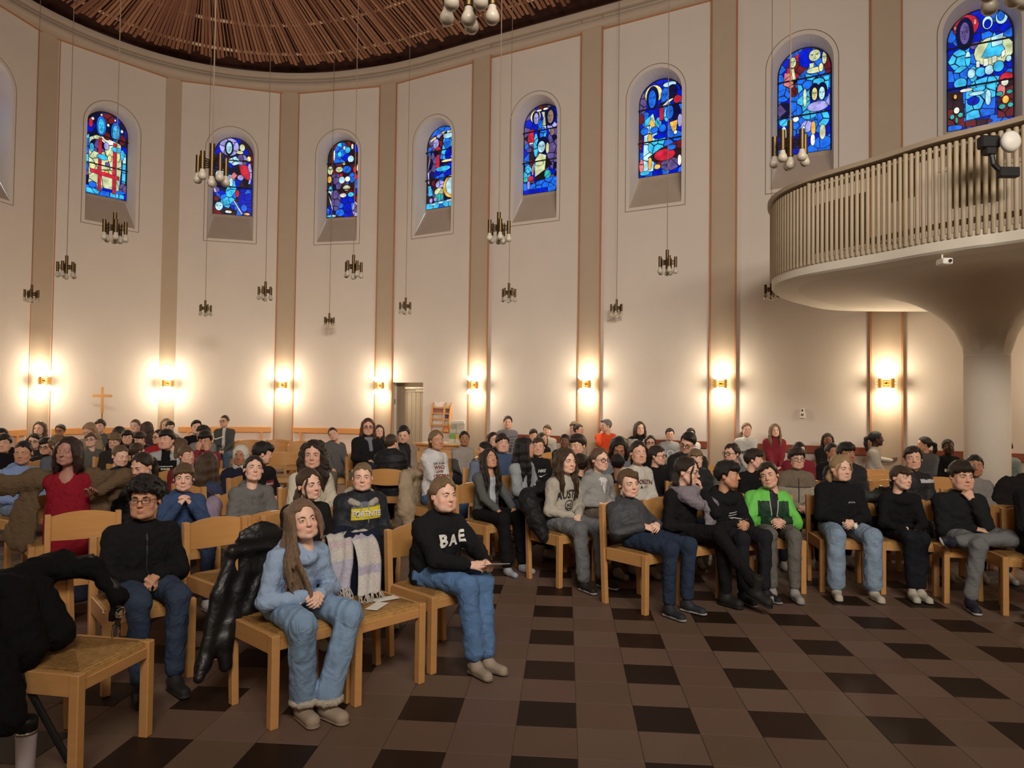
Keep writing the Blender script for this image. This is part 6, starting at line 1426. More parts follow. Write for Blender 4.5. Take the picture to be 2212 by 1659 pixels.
def swoosh(i):
    z = i['nb'][2]; lettering(i, 'NIKE', .05, .02, z-.13, white_ink, .03, shear=.2); patch(i, [(-.03, z-.185), (.0, z-.205), (.11, z-.165), (.02, z-.19)], white_ink, 'emblem')
person('boy in black hoodie with white chest print behind the black-haired girl', 1163, 945, 985, 8.6, -5, 25, 'child', 'short', 'br', 'fair', (.014, .013, .014), 'hoodie', extra=swoosh)
person('dark-haired child low by the dark bench next to the beige sweater girl', 1152, 928, 952, 12.6, 5, 10, 'child', 'mop', 'dbr', 'fair', LGREY)
person('girl with bangs and brown hair in beige sweater by the wall', 1182, 918, 943, 13.1, -8, 5, 'slim', 'bangs', 'lbr', 'pale', (.42, .38, .32), pitch=8)
person('girl with long bangs and shoulder hair beside bench, patterned top', 1172, 935, 962, 11.9, 40, 30, 'slim', 'bob', 'br', 'fair', BK)
person('young man with light brown hair in beige top leaning, near the pilaster', 1240, 911, 938, 12.8, -28, 0, 'slim', 'side', 'lbr', 'fair', (.34, .28, .22), pitch=-10, roll=8)
person('dark head just behind the leaning young man', 1250, 916, 941, 13.2, 60, 20, 'child', 'short', 'dbr', 'fair', BEIGE)
person('man in bright orange-red sweater with his hand on his chin', 1309, 906, 933, 12.6, -70, -5, 'man', 'quiff', 'grey', 'fair', (.75, .085, .022), 'sweat', arms='chinL', bulk=1.05, pants=(.25, .27, .30))
person('woman with brown bob, cream jacket and black turtleneck', 1382, 911, 940, 12.5, 3, 0, 'adult', 'bob', 'br', 'pale', (.42, .38, .31), 'jacket', 'knit', tops=[BK], paint=lambda c, J, S, nb, pel: ((np.abs(c[:, 0]) < .045) & (c[:, 1] < 0) | (c[:, 2] > nb[2]-.02)).astype(np.int32))
person('black-haired boy with brown skin in dark green jacket', 1220, 939, 967, 10.2, -10, 20, 'child', 'fade', 'blk', 'brown', (.025, .05, .025), 'jacket')
person('boy with messy dark hair in black jacket turned left', 1248, 939, 985, 8.4, -40, 5, 'child', 'mop', 'dbr', 'fair', (.013, .012, .012), 'jacket', 'shell', bulk=1.2, pitch=-8)
person('dark round head from behind, above the AUSTIN sweatshirt girl', 1254, 984, 1022, 7.3, 170, 120, 'child', 'mop', 'dbr', 'fair', BK)
def austin(i):
    z = i['nb'][2]; lettering(i, 'AUSTIN', .105, .0, z-.135, black_ink, .02, 1.2, xs=.72)
    m = MB(); 
    ang = np.linspace(0, 2*math.pi, 25); strip(i, [(.0+.045*math.sin(a), z-.235+.045*math.cos(a)) for a in ang], .008, black_ink, 'emblem'); lettering(i, 'JVZ', .04, 0, z-.235, black_ink, .03); strip(i, [(-.035, z-.262), (.035, z-.262)], .008, black_ink, 'emblem')
P_au = person('girl with long wavy hair in beige AUSTIN sweatshirt and grey jeans', 1224, 969, 1023, 6.45, 28, 38, 'slim', 'wavy', 'br', 'pale', (.44, .40, .33), 'sweat', pants=(.17, .175, .18), shoes=(.016, .014, .013), sole=(.4, .38, .36), flare=1.25, extra=austin, pitch=-2, lean=.10, footf=.04, who='girl in the AUSTIN sweatshirt')
P_zip = person('girl with glasses and ponytail in light grey zip hoodie', 1296, 968, 1018, 6.95, 32, 36, 'slim', 'pony', 'lbr', 'pale', (.30, .29, .27), 'hoodie', glasses=True, pants=(.14, .11, .085), shoes=(.4, .38, .35), tops=[WHT], paint=lambda c, J, S, nb, pel: ((np.abs(c[:, 0]) < .050*np.clip((c[:, 2]-nb[2]+.17)/.14, 0, 1)) & (c[:, 1] < -.02) & (c[:, 2] < nb[2]-.01)).astype(np.int32), arms='pocket')
person('dark-haired girl bending her head, grey-blue sweater', 1337, 945, 990, 8.4, -5, 15, 'slim', 'bob', 'blk', 'tan', (.16, .18, .20), 'sweat', pitch=-28, lean=.14)
person('small dark head from behind in front of the bending girl', 1335, 984, 1018, 7.7, 160, 30, 'child', 'short', 'blk', 'tan', BK)
def brook(i):
    z = i['nb'][2]; lettering(i, 'BROOKLYN', .062, .0, z-.12, mat('print_maroon', srgb(92, 24, 34), .7), .02, .8, xs=.82); (scrawl(i, .055, z-.172, .07, .016, black_ink, 6, .003), lettering(i, 'A', .04, -.005, z-.172, black_ink, .04), scrawl(i, -.06, z-.176, .05, .006, black_ink, 3, .003))
P_br = person('girl with tied hair in cream BROOKLYN sweatshirt', 1379, 953, 1003, 7.05, 10, 26, 'child', 'pony', 'dbr', 'fair', (.56, .52, .45), 'sweat', pants=BK, extra=brook)
person('girl with glasses peering between heads, black top', 1405, 941, 972, 10.6, -8, 10, 'slim', 'longback', 'dbr', 'fair', BK, glasses=True)
person('boy in profile with glasses and short brown hair, black top', 1420, 963, 1006, 7.8, 55, 30, 'child', 'short', 'dbr', 'fair', BK, glasses=True)
person('child in grey T-shirt with a white ring print by the wall', 1447, 926, 951, 12.3, -8, 0, 'slim', 'short', 'dbr', 'fair', (.34, .34, .33), extra=lambda i: strip(i, [(.05*math.sin(a), i['nb'][2]-.17+.05*math.cos(a)) for a in np.linspace(0, 6.28, 20)], .014, white_ink, 'emblem'))
person('dark-haired child near the pilaster, white shirt', 1492, 926, 951, 12.2, -15, 0, 'slim', 'short', 'blk', 'fair', WHT)
person('boy with glasses and big dark hair leaning over, black jacket', 1486, 934, 979, 8.2, -35, -5, 'child', 'quiff', 'blk', 'fair', (.012, .012, .013), 'jacket', 'shell', glasses=True, pitch=-18, roll=12, lean=.12, bulk=1.25)
P_boy = person('boy slouching in grey and black jacket on the aisle chair', 1358, 1015, 1075, 5.85, 18, 40, 'slim', 'side', 'lbr', 'pale', (.055, .056, .062), 'jacket', 'shell', pants=(.022, .035, .065), shoes=(.02, .022, .03), sole=(.3, .3, .28), tops=[(.014, .014, .016)], paint=lambda c, J, S, nb, pel: (c[:, 2] < nb[2]-.20*S).astype(np.int32), lean=-.10, roll=-4, arms='pocket', footf=-.02, who='slouching boy in grey and black jacket')
def wscarf(i):
    g = Grid(i['nb']-.30, i['nb']+.30, .011); nk = i['nb']
    for a in np.linspace(-3.14, 3.14, 16)[:-1]: g.cap(nk+np.array([.085*math.sin(a), -.09*math.cos(a), -.005+.02*math.sin(a*2)]), nk+np.array([.085*math.sin(a+.42), -.09*math.cos(a+.42), 0]), .047, None, .02)
    g.cap(nk+np.array([-.07, -.08, -.03]), nk+np.array([.02, -.15, -.10]), .06, .05, .03); g.cap(nk+np.array([.07, -.07, -.03]), nk+np.array([.16, -.15, -.14]), .05, .075, .03, (1, .6, 1)); g.cap(nk+np.array([.15, -.15, -.12]), nk+np.array([.12, -.18, -.26]), .07, .06, .03, (1, .45, 1)); g.rough(.010, 30, 8, n=5, ridge=True)
    V, Fq = g.mesh(); link('scarf', mesh('scarf', V, Fq, cloth((.24, .21, .23), 'fleece'), None, True), i['T'])
P_te = person('woman with glasses in black, big grey-lilac scarf, hand at her mouth, legs crossed', 1484, 988, 1048, 5.95, 58, 30, 'adult', 'messybun', 'dbr', 'pale', (.011, .0105, .011), 'sweat', pants=(.010, .0095, .010), pm='knit', shoes=(.012, .011, .011), shoek='boot', glasses=True, arms='mouthR', legs='crossover', extra=wscarf, pitch=-6, lean=.10, who='woman with the big scarf')
person('fair-haired boy in black padded jacket behind the scarf woman', 1503, 971, 1012, 7.4, 2, 10, 'slim', 'fringe', 'dbl', 'pale', (.014, .016, .016), 'puffer', 'shell', bulk=1.2)
P_bh = person('black-haired boy in black hoodie facing right, front row', 1571, 997, 1055, 6.15, 62, 24, 'round', 'mop', 'blk', 'med', (.012, .0115, .013), 'hoodie', pants=(.014, .014, .018), arms='clasp', shoes=BK, sole=(.25, .24, .23), lean=.10, extra=lambda i: [strip(i, [(-.02, i['nb'][2]-.16-.02*k), (.07, i['nb'][2]-.15-.02*k)], .005, white_ink) for k in range(3)], who='black-haired boy in black hoodie')
person('dark-haired boy in profile, black T-shirt, second row right', 1628, 972, 1013, 7.2, 68, 20, 'slim', 'mop', 'dbr', 'fair', BK, 'sweat')
person('boy with glasses and short dark hair facing left, grey shirt', 1580, 958, 1001, 7.9, -55, -5, 'child', 'short', 'dbr', 'fair', (.15, .15, .155), glasses=True)
GRN = (.16, .58, .09)
def green(i):
    z = i['nb'][2]; zm = mat('zip_pale', srgb(180, 196, 170), .5)
    strip(i, [(-.035, z-.05), (-.02, z-.16), (-.01, z-.30)], .008, zm, 'zip'); strip(i, [(.04, z-.05), (.03, z-.16), (.015, z-.30)], .008, zm, 'zip')
P_gr = person('smiling boy in bright green and dark green jacket', 1660, 999, 1055, 6.35, -28, -8, 'slim', 'side', 'dbr', 'fair', GRN, 'jacket', 'shell', pants=(.13, .12, .105), shoes=(.30, .28, .26), tops=[(.012, .045, .022), (.012, .012, .013)],
   paint=lambda c, J, S, nb, pel: np.where((np.abs(c[:, 0]-.005) < .034) & (c[:, 1] < -.02) & (c[:, 2] > pel[2]+.06), 2, np.where((np.abs(c[:, 0]) < .135*S) & (c[:, 2] < nb[2]-.060), 1, 0)).astype(np.int32), arms='clasp', roll=-14, lean=.05, side=-.03, extra=green, legsp=.0, footf=.05, who='boy in the green jacket')
P_fl = person('boy with glasses and dark fringe in brown and beige fleece', 1721, 968, 1014, 7.35, -4, -5, 'slim', 'mop', 'dbr', 'fair', (.36, .30, .23), 'jacket', 'fleece', tops=[(.19, .145, .10)], paint=lambda c, J, S, nb, pel: (c[:, 2] > nb[2]-.13).astype(np.int32), glasses=(.3, .28, .25), extra=lambda i: (strip(i, [(-.13, i['nb'][2]-.13), (.13, i['nb'][2]-.13)], .008, black_ink), strip(i, [(0, i['nb'][2]-.04), (.0, i['nb'][2]-.28)], .010, black_ink, 'zip')))
person('blond woman in white sweatshirt with dark lettering by the wall', 1613, 914, 943, 12.2, -8, -5, 'adult', 'ponyside', 'dbl', 'pale', (.56, .54, .50), 'hoodie', extra=lambda i: bars(i, 0, i['nb'][2]-.20, .25, .05, black_ink, 8))
person('woman with long blond hair in dark red sweater by the wall', 1674, 916, 944, 12.2, -10, -8, 'adult', 'long', 'dbl', 'pale', (.22, .025, .035), 'turtle', 'knit')
person('dark-haired boy in red sweater behind the beige fleece boy', 1727, 957, 990, 8.7, 0, -8, 'child', 'short', 'blk', 'fair', (.20, .02, .03), 'sweat', bulk=1.3)
person('girl with dark brown skin in black jacket, right rear', 1788, 938, 964, 11.4, -18, -5, 'slim', 'longback', 'dbr', 'brown', (.014, .013, .013), 'jacket')
person('black-haired boy behind the blond girl, left one of two', 1798, 958, 995, 9.0, 20, -5, 'child', 'short', 'blk', 'tan', BK)
person('tall black-haired boy hidden behind the blond girl, black jacket', 1828, 957, 1003, 7.6, 12, -6, 'child', 'mop', 'blk', 'tan', (.012, .012, .014), 'puffer', 'shell', bulk=1.2)
P_bl = person('blond girl in black sweatshirt and light wide jeans, eyes lowered', 1816, 984, 1039, 6.35, 12, -8, 'round', 'messybun', 'bl', 'pale', (.012, .0115, .0125), 'sweat', pants=(.24, .32, .42), shoes=(.50, .44, .36), bulk=1.22, flare=1.5, arms='clasp', pitch=-4, legsp=.05, who='blond girl in black sweatshirt', extra=lambda i: scrawl(i, .07, i['nb'][2]-.13, .06, .014, white_ink))
person('girl with braids and dark skin in white sweater gesturing right', 1893, 932, 964, 10.8, 75, 60, 'slim', 'pony', 'blk', 'dark', (.46, .42, .36), 'sweat', arms='reach')
person('girl with long dark hair turned away in grey jacket, right rear', 1996, 944, 976, 10.6, -110, -60, 'slim', 'pony', 'blk', 'fair', (.11, .12, .125), 'jacket')
P_dk = person('boy with dark skin in black sweatshirt with white letters, right rear', 2048, 949, 982, 10.3, -12, -10, 'child', 'crop', 'blk', 'dark', BK, 'sweat', extra=lambda i: bars(i, 0, i['nb'][2]-.17, .13, .04, white_ink, 4))
person('tall boy with combed dark hair in black track jacket with white stripes', 1972, 965, 1015, 7.15, -22, -8, 'slim', 'side', 'dbr', 'fair', (.012, .012, .014), 'jacket', 'shell', tops=[(.5, .5, .5)], paint=lambda c, J, S, nb, pel: ((np.abs(c[:, 2]-(nb[2]-.055)) < .012) & (np.abs(c[:, 0]) > .05)).astype(np.int32))
P_rb = person('boy with brown side-swept hair in black hoodie, hands hanging together', 1947, 1006, 1058, 6.25, 18, -6, 'slim', 'bangs', 'br', 'pale', (.011, .0105, .0115), 'hoodie', pants=(.012, .013, .018), shoes=(.48, .44, .35), arms='down', lean=.11, roll=5, legsp=-.04, who='boy with brown side-swept hair')
P_ch = person('boy with dark fringe, hand under chin, grey trousers, one ankle on his knee', 2077, 997, 1059, 6.05, -4, -8, 'round', 'mop', 'dbr', 'fair', (.016, .017, .017), 'sweat', pants=(.17, .17, .17), pm='knit', shoes=(.015, .015, .028), sole=(.45, .44, .42), arms='chinR', legs='cross', bulk=1.15, pitch=-4, who='boy with one ankle on his knee')
person('boy with cropped black hair in grey hoodie behind the boy with hand under chin', 2106, 983, 1030, 7.0, -25, -10, 'slim', 'fade', 'blk', 'tan', (.22, .20, .185), 'hoodie', lean=.02)
person('person in grey-green jacket half hidden by the round column', 2174, 953, 985, 10.4, -40, -15, 'child', 'short', 'blk', 'fair', (.10, .12, .11), 'jacket', 'shell')
# ------------------------------------------------------------------ life-size figure in a red robe and brown cloak
fx = at(150, 975, 5.6)
fig = thing('robed_figure', 'life-size figure in red robe and brown cloak with arms spread, behind the front chairs', 'figure', (fx[0], fx[1], 0), .12)
clay = srgb(172, 124, 108); hz = float(fx[2])
HV, HF, HC_ = head('adult', .0058); HV = HV*.93
g = Grid((-.3, -.3, .30), (.3, .2, 1.1), .03); g.cap((0, 0, .4), (0, 0, hz-.22), .09, .08, .03); g.cap((0, 0, hz-.25), (0, .02, hz-.1), .05, .04, .03)
BV, BF = g.mesh()
Hv, Hf = hand(.0058, 'relax', False); Fm = frame_from((-.6, .55, -.5), (.3, .5, .8)); Hv = Hv@Fm.T*.95+np.array([.215, -.13, .86])
V = np.concatenate([HV+np.array([0, -.03, hz]), BV, Hv]); Fq = np.concatenate([HF, BF+len(HV), Hf+len(HV)+len(BV)])
me = mesh('body', V, Fq, skin_mat(clay), None, True); ca = me.color_attributes.new('tint', 'FLOAT_COLOR', 'POINT'); ca.data.foreach_set('color', np.tile(np.array([0, 0, 0, 1], np.float32), len(me.vertices))); link('body', me, fig)
V, Fq = hair('bob', .0072); link('hair', mesh('hair', V*.95+np.array([0, -.03, hz]), Fq, hair_mat((.030, .014, .010)), None, True), fig)
g = Grid((-.32, -.3, .25), (.32, .25, hz-.06), .013); g.cap((0, 0, .36), (0, .0, hz-.34), .185, .160, .04, (1, .62, 1)); g.cap((-.12, .01, hz-.235), (.12, .01, hz-.235), .062, None, .05); g.cap((0, .0, hz-.2), (0, .01, hz-.16), .058, .05, .03); g.rough(.008, 26, 4, (1, 1, .5), n=5, ridge=True)
V, Fq = g.mesh(); link('robe', mesh('robe', V, Fq, cloth((.27, .014, .026), 'fleece'), None, True), fig)
g = Grid((-.25, -.2, -.02), (.25, .22, .45), .016); g.cap((0, .02, .03), (0, 0, .40), .155, .15, .02, (1, .6, 1)); g.cut((0, 0, 0), (0, 0, -1)); V, Fq = g.mesh(); link('skirt', mesh('skirt', V, Fq, cloth((.02, .024, .04)), None, True), fig)
g = Grid((-.78, -.32, .30), (.58, .25, hz-.02), .013)
g.cap((-.19, .02, hz-.22), (-.275, .03, .95), .060, .070, .04, (1, .5, 1)); g.cap((-.27, .02, .95), (-.36, .02, .50), .080, .125, .04, (1, .33, 1)); g.cap((-.26, .0, .95), (-.48, -.06, .93), .060, .055, .04, (1, .6, 1)); g.cap((-.48, -.06, .93), (-.66, -.10, .86), .060, .050, .04, (1, .6, 1)); g.cap((-.42, -.03, .90), (-.60, -.06, .85), .055, .050, .04, (1, .45, 1))
g.cap((.17, .03, hz-.20), (.22, .03, .92), .085, .080, .04, (1, .5, 1)); g.cap((.21, .03, .92), (.235, .03, .48), .075, .085, .04, (1, .4, 1)); g.cap((.24, .02, hz-.24), (.42, -.02, .98), .065, .055, .04, (1, .6, 1)); g.cap((.42, -.02, .98), (.27, -.10, .87), .060, .045, .03); g.cap((.38, .0, .96), (.34, .0, .82), .065, .045, .04, (1, .5, 1))
g.cap((-.16, .085, hz-.22), (.16, .085, hz-.22), .045, None, .05); g.cap((0, .10, hz-.25), (0, .10, .5), .15, .2, .05, (1, .25, 1)); g.rough(.010, 24, 12, (1, 1, .6), n=5, ridge=True); g.cut((0, 0, .42), (.15, 0, -1))
V, Fq = g.mesh(); link('cloak', mesh('cloak', V, Fq, cloth((.135, .088, .050), 'fleece'), None, True), fig)
# ------------------------------------------------------------------ empty chairs
def echair(px, ptop, yaw, label, d=None):   # px, py of the middle of the backrest top
    q = at(px, ptop, d) if d else atz(px, ptop, .785); a = math.radians(yaw); return chair(q[0]+.235*math.sin(a), q[1]-.235*math.cos(a), a, label)
E1 = echair(182, 1107, 36, 'empty beech chair in front of the red-robed figure')
E3 = echair(472, 1121, 49, 'empty beech chair between the curly-haired boy and the girl in light blue')
E4 = echair(590, 1108, 48, 'empty beech chair hidden behind the girl in the light blue hoodie')
scs = chair(-.80, 4.07, math.radians(47), 'empty beech chair with a plaid scarf over its back and papers on its seat')
fgc = chair(-1.955, 3.235, math.radians(80), 'large empty beech chair in the near corner with a black coat over its back')
E5 = chair(-3.62, 5.75, math.radians(40), 'beech chair beside the brown cloak, only its seat corner showing')
for px, py, d, yaw, lb in ((541, 938, 14.1, 15, 'empty beech chair in the last row beside the grey cardigan woman'), (601, 936, 14.3, 10, 'empty beech chair in the last row in front of the pilaster'), (652, 940, 13.9, 8, 'empty beech chair in the last row right of the pilaster'),
    (538, 943, 12.9, 20, 'empty beech chair with a red cushion, second row from the wall'), (598, 944, 12.9, 15, 'empty beech chair with a light backrest, second row from the wall'), (650, 944, 12.8, 12, 'empty beech chair left of the boy with the tilted head'),
    (612, 962, 10.9, 25, 'empty beech chair behind the cream fleece woman, third row from the wall'), (690, 957, 11.4, 20, 'empty beech chair directly behind the boy with the tilted head'),
    (885, 958, 11.6, 20, 'empty beech chair behind the boy in the beige jacket'), (960, 957, 11.8, 20, 'empty beech chair just left of the leaflet table'), (1035, 953, 12.0, 15, 'empty beech chair in front of the leaflet table'), (1200, 963, 11.7, 5, 'empty beech chair in front of the beige sweater girl'),
    (1292, 971, 10.9, 0, 'empty beech chair in front of the man in orange'), (1905, 1000, 9.2, -5, 'empty beech chair in front of the girl with braids, rearmost of three'), (1915, 1013, 8.5, -5, 'empty beech chair in front of the girl with braids, middle of three'), (1925, 1027, 7.9, -5, 'empty beech chair in front of the girl with braids, nearest of three'),
    (2035, 1020, 8.3, -8, 'empty beech chair behind the boy with the hand under his chin'), (1850, 999, 9.4, -5, 'empty beech chair behind the blond girl in black'), (1560, 985, 9.6, 0, 'empty beech chair behind the boy with big dark hair and glasses')):
    a = math.radians(yaw); q = at(px, py, d); c_ = chair(q[0]+.235*math.sin(a), q[1]-.235*math.cos(a), a, lb)
    if 'cushion' in lb:
        cu = thing('seat_cushion', 'flat red seat cushion on an empty chair near the wall', 'cushion', (c_.location[0], c_.location[1], .464), a); MB().box((-.19, -.18, 0), (.19, .18, .035), .014).build('pad', cloth((.45, .03, .02)), cu)
chair(*[float(v) for v in at(2170, 1083, 5.95)[:2]+np.array([-.03, -.235])], math.radians(-10), 'empty beech chair at the right edge beside the boy with crossed ankle')
# ------------------------------------------------------------------ clothes laid over chairs
def zd(z): return z-.058*min(1, max(0, (z-.5)/.28))
def draped(name, label, cat, loc, yaw, caps, m, res=.013, amp=.010, cut=None, extra=None, fr=24):
    caps = [((*c[0][:2], zd(c[0][2])), (*c[1][:2], zd(c[1][2])), *c[2:]) for c in caps]; t = thing(name, label, cat, (loc[0], loc[1], 0), yaw); pts = np.array([p for c in caps for p in c[:2]]); g = Grid(pts.min(0)-.16, pts.max(0)+.16, res)
    for c in caps: g.cap(c[0], c[1], c[2], c[3], c[4] if len(c) > 4 else .03, c[5] if len(c) > 5 else (1, 1, 1))
    g.rough(amp, fr, len(label), n=5, ridge=True); g.rough(amp*.35, 65, 3, n=3)
    if cut: g.cut(*cut)
    V, Fq = g.mesh(); link({'coat': 'cloth', 'jacket': 'shell'}.get(cat, 'cloth'), mesh(name, V, Fq, m, None, True), t)
    if extra: extra(t)
    return t
# black coat with straps over the corner chair (local: chair frame, back at +y)
ring_m = mat('buckle_metal', srgb(200, 190, 176), .25, metal=.95)
def straps(t):
    stm = mat('strap_brown', (.016, .011, .009), .6)
    MB().tube([(.20, .225, .86), (.215, .12, .885), (.225, -.02, .74), (.222, -.035, .62)], [.022, .022, .02, .016], 6).xf(lambda v: np.array([v[0], v[1], zd(v[2])])).build('strap', stm, t)
    MB().tube([(.23+.028*math.cos(a), -.04, .585+.030*math.sin(a)) for a in np.linspace(0, 2*math.pi, 17)], .006, 6, False).xf(lambda v: np.array([v[0], v[1], zd(v[2])])).build('buckle', ring_m, t)
    MB().tube([(.235, -.03, .56), (.232, -.02, .50)], .014, 6).xf(lambda v: np.array([v[0], v[1], zd(v[2])])).build('strap', stm, t)
    MB().tube([(.225+.022*math.cos(a), -.02, .475+.032*math.sin(a)) for a in np.linspace(0, 2*math.pi, 17)], .005, 6, False).xf(lambda v: np.array([v[0], v[1], zd(v[2])])).build('buckle', ring_m, t)
    MB().lathe([(0, .004), (.010, .002), (.010, 0)], 10, (.225, -.035, .64)).xf(lambda v: np.array([v[0], v[1], zd(v[2])])).build('rivet', ring_m, t)
W_ = .215
draped('coat', 'black coat with strap and buckles heaped over the corner chair', 'coat', fgc.location, fgc.rotation_euler[2],
   [((-.26, .24, .84), (.20, .24, .86), .055, .06), ((-.30, .20, .80), (-.36, .10, .48), .10, .12, .05, (1, .8, 1)), ((-.18, .18, .80), (-.20, .08, .54), .10, .10), ((-.05, .17, .78), (-.05, .06, .56), .08, .08), ((.10, .22, .84), (.215, .10, .84), .05, .045), ((.215, .10, .84), (.235, -.03, .68), .045, .040), ((.235, -.03, .68), (.225, .0, .54), .040, .020),
    ((-.25, .30, .80), (-.25, .34, .30), .10, .14, .05, (1, .5, 1)), ((.10, .30, .80), (.08, .33, .36), .11, .12, .05, (1, .5, 1)), ((-.38, .05, .50), (-.40, -.06, .34), .10, .07)], cloth((.0055, .005, .005)), extra=straps)
t = thing('name_tag', 'small white folded label sticking out of the black coat', 'tag', at(122, 1362, 3.22)); MB().box((-.012, -.002, -.03), (.012, .002, .03)).xf(lambda v: rotm(0, 0, -.45)@v).build('card', paper, t)
g = Grid((-.12, -.12, -.06), (.12, .12, .06), .007)
for k in range(16): g.cap((.058*math.cos(k*.393), .058*math.sin(k*.393), 0), (.058*math.cos(k*.393+.393), .058*math.sin(k*.393+.393), 0), .017, None, .01)
g.rough(.006, 130, 5, n=5); V, Fq = g.mesh(); fc = mesh('fur_cuff', V, Fq, cloth((.46, .40, .32), 'fleece'), None, True)
for sx in (-1, 1):
    o = link('fur_cuff', fc, P_lead['T']); o.location = [float(v) for v in P_lead['J']['ank', sx]+np.array([0, -.005, -.002])]
# black leather jacket on the chair of the girl in light blue
lj = P_lead; ly = lj['by']; lc = lj['pg']+lj['fw']*.055
draped('jacket', 'black leather jacket hanging over the chair back behind the girl in light blue', 'jacket', lc, ly,
   [((-.22, .245, .85), (.20, .25, .85), .032, .032), ((-.02, .30, .82), (-.02, .31, .46), .17, .17, .05, (1, .22, 1))]
   +[((-.21+.05*k, .255+.01*(k % 2), .84), (-.29+.052*k, .235+.014*(k % 2), .60), .036, .046, .022, (1, .8, 1)) for k in range(5)]+[((-.29+.052*k, .235+.014*(k % 2), .60), (-.385+.058*k, .195+.012*(k % 2), .25+.055*k), .046, .038, .022, (1, .8, 1)) for k in range(5)]
   +[((-.385, .195, .26), (-.42, .165, .20), .036, .030), ((-.27, .20, .24+.11), (-.27, .19, .22), .040, .036)], cloth((.007, .0065, .0065), 'leather'), amp=.0035, fr=13, res=.0115)
# navy jacket and plaid scarf on the empty chair
sl, sy = scs.location, scs.rotation_euler[2]
draped('jacket', 'navy jacket hung on the back of the chair with the plaid scarf', 'jacket', sl, sy,
   [((-.10, .250, .832), (.22, .250, .832), .026, .030), ((.03, .30, .80), (.04, .31, .42), .12, .12, .05, (1, .3, 1)), ((.17, .20, .82), (.16, .17, .52), .055, .04, .04, (1, .6, 1)), ((.0, .195, .76), (-.02, .18, .47), .13, .13, .04, (1, .16, 1))], cloth((.012, .015, .032)), amp=.006)
def plaid():
    m, nt, b = node_mat('plaid_wool'); b.inputs['Roughness'].default_value = .95; b.inputs['Specular IOR Level'].default_value = .1
    at_ = N(nt, 'ShaderNodeAttribute', attribute_name='weave'); nz = N(nt, 'ShaderNodeTexNoise'); nz.inputs['Scale'].default_value = 110; tc = N(nt, 'ShaderNodeTexCoord'); nt.links.new(tc.outputs['Object'], nz.inputs['Vector'])
    mx = N(nt, 'ShaderNodeMix', data_type='RGBA', blend_type='MULTIPLY'); mx.inputs[0].default_value = .5; nt.links.new(at_.outputs['Color'], mx.inputs[6]); nt.links.new(nz.outputs['Color'], mx.inputs[7])
    gm = N(nt, 'ShaderNodeMix', data_type='RGBA'); gm.inputs[0].default_value = .35; nt.links.new(at_.outputs['Color'], gm.inputs[6]); nt.links.new(nz.outputs[0], gm.inputs[7]); nt.links.new(gm.outputs[2], b.inputs['Base Color'])
    bp = N(nt, 'ShaderNodeBump'); bp.inputs['Strength'].default_value = .7; bp.inputs['Distance'].default_value = .006; nt.links.new(nz.outputs[0], bp.inputs['Height']); nt.links.new(bp.outputs[0], b.inputs['Normal']); return m
scf = thing('plaid_scarf', 'fringed wool scarf in cream, pink and lilac checks over an empty chair back', 'scarf', (sl[0], sl[1], 0), sy); pm_ = plaid()
fr_m = cloth((.50, .46, .40), 'fleece')
def scarf_leg(x0, wd, path, ph, twist=0):  # ribbon draped over the backrest, path = (y, z) in the chair frame
    n, m = 46, 12; path = [(p[0], p[1], zd(p[2])) for p in path]; cr = catmull([np.array([p[1], p[2]]) for p in path], 8); cx = catmull([np.array([p[0], 0]) for p in path], 8); V = []; col = []
    for k, (yz, xx) in enumerate(zip(cr, cx)):
        for j in range(m+1):
            u = j/m-.5; fold = .007*math.sin(u*11+ph+k*.05)*min(1, k/12+.3)+.012
            V.append((xx[0]+u*wd*(1-.12*k/len(cr)), yz[0]-fold, yz[1]+.004*math.sin(u*20)))
            s_ = k/len(cr); c = np.array([.56, .53, .46])
            if .28 < (s_*2.4+ph*.1) % .8 < .46: c = np.array([.33, .29, .42]) if ph > 1 else np.array([.50, .36, .38])
            elif u > .12: c = c*np.array([.92, .80, .80])
            if abs(u+.2) < .07: c = c*np.array([.95, .84, .86])
            if s_ > .62 and ph < 1: c = np.array([.36, .33, .46])
            col.append((*c, 1))
    K_ = len(cr); F = [(k*(m+1)+j, k*(m+1)+j+1, (k+1)*(m+1)+j+1, (k+1)*(m+1)+j) for k in range(K_-1) for j in range(m)]; V = np.array(V)
    V2 = V+np.array([0, .010, 0]); F2 = [tuple(i+len(V) for i in f[::-1]) for f in F]; nv = len(V)
    edge = [j for j in range(m)]; 
    for j in range(m): F2 += [(j, nv+j, nv+j+1, j+1), ((K_-1)*(m+1)+j+1, nv+(K_-1)*(m+1)+j+1, nv+(K_-1)*(m+1)+j, (K_-1)*(m+1)+j)]
    for k in range(K_-1): F2 += [(k*(m+1), (k+1)*(m+1), nv+(k+1)*(m+1), nv+k*(m+1)), (k*(m+1)+m, nv+k*(m+1)+m, nv+(k+1)*(m+1)+m, (k+1)*(m+1)+m)]
    me = mesh('scarf_length', np.concatenate([V, V2]), F+F2, pm_, None, True); ca = me.color_attributes.new('weave', 'FLOAT_COLOR', 'POINT'); ca.data.foreach_set('color', np.array(col+col, np.float32).ravel()); link('scarf_length', me, scf)
    mb = MB(); rg = random.Random(int(ph*10)); end = V[(K_-1)*(m+1):]
    for q in range(26):
        p = end[rg.randrange(m+1)]+np.array([rg.uniform(-.01, .01), 0, 0]); L_ = rg.uniform(.06, .11)
        pt = [p, p+np.array([rg.uniform(-.02, .02), -.01-rg.uniform(0, .02), -L_*.5]), p+np.array([rg.uniform(-.04, .04), -.02-rg.uniform(0, .04), -L_])]
        for w_ in pt: w_[2] = max(w_[2], .468)
        mb.tube(pt, [.0032, .003, .002], 5)
    mb.build('fringe', fr_m, scf)
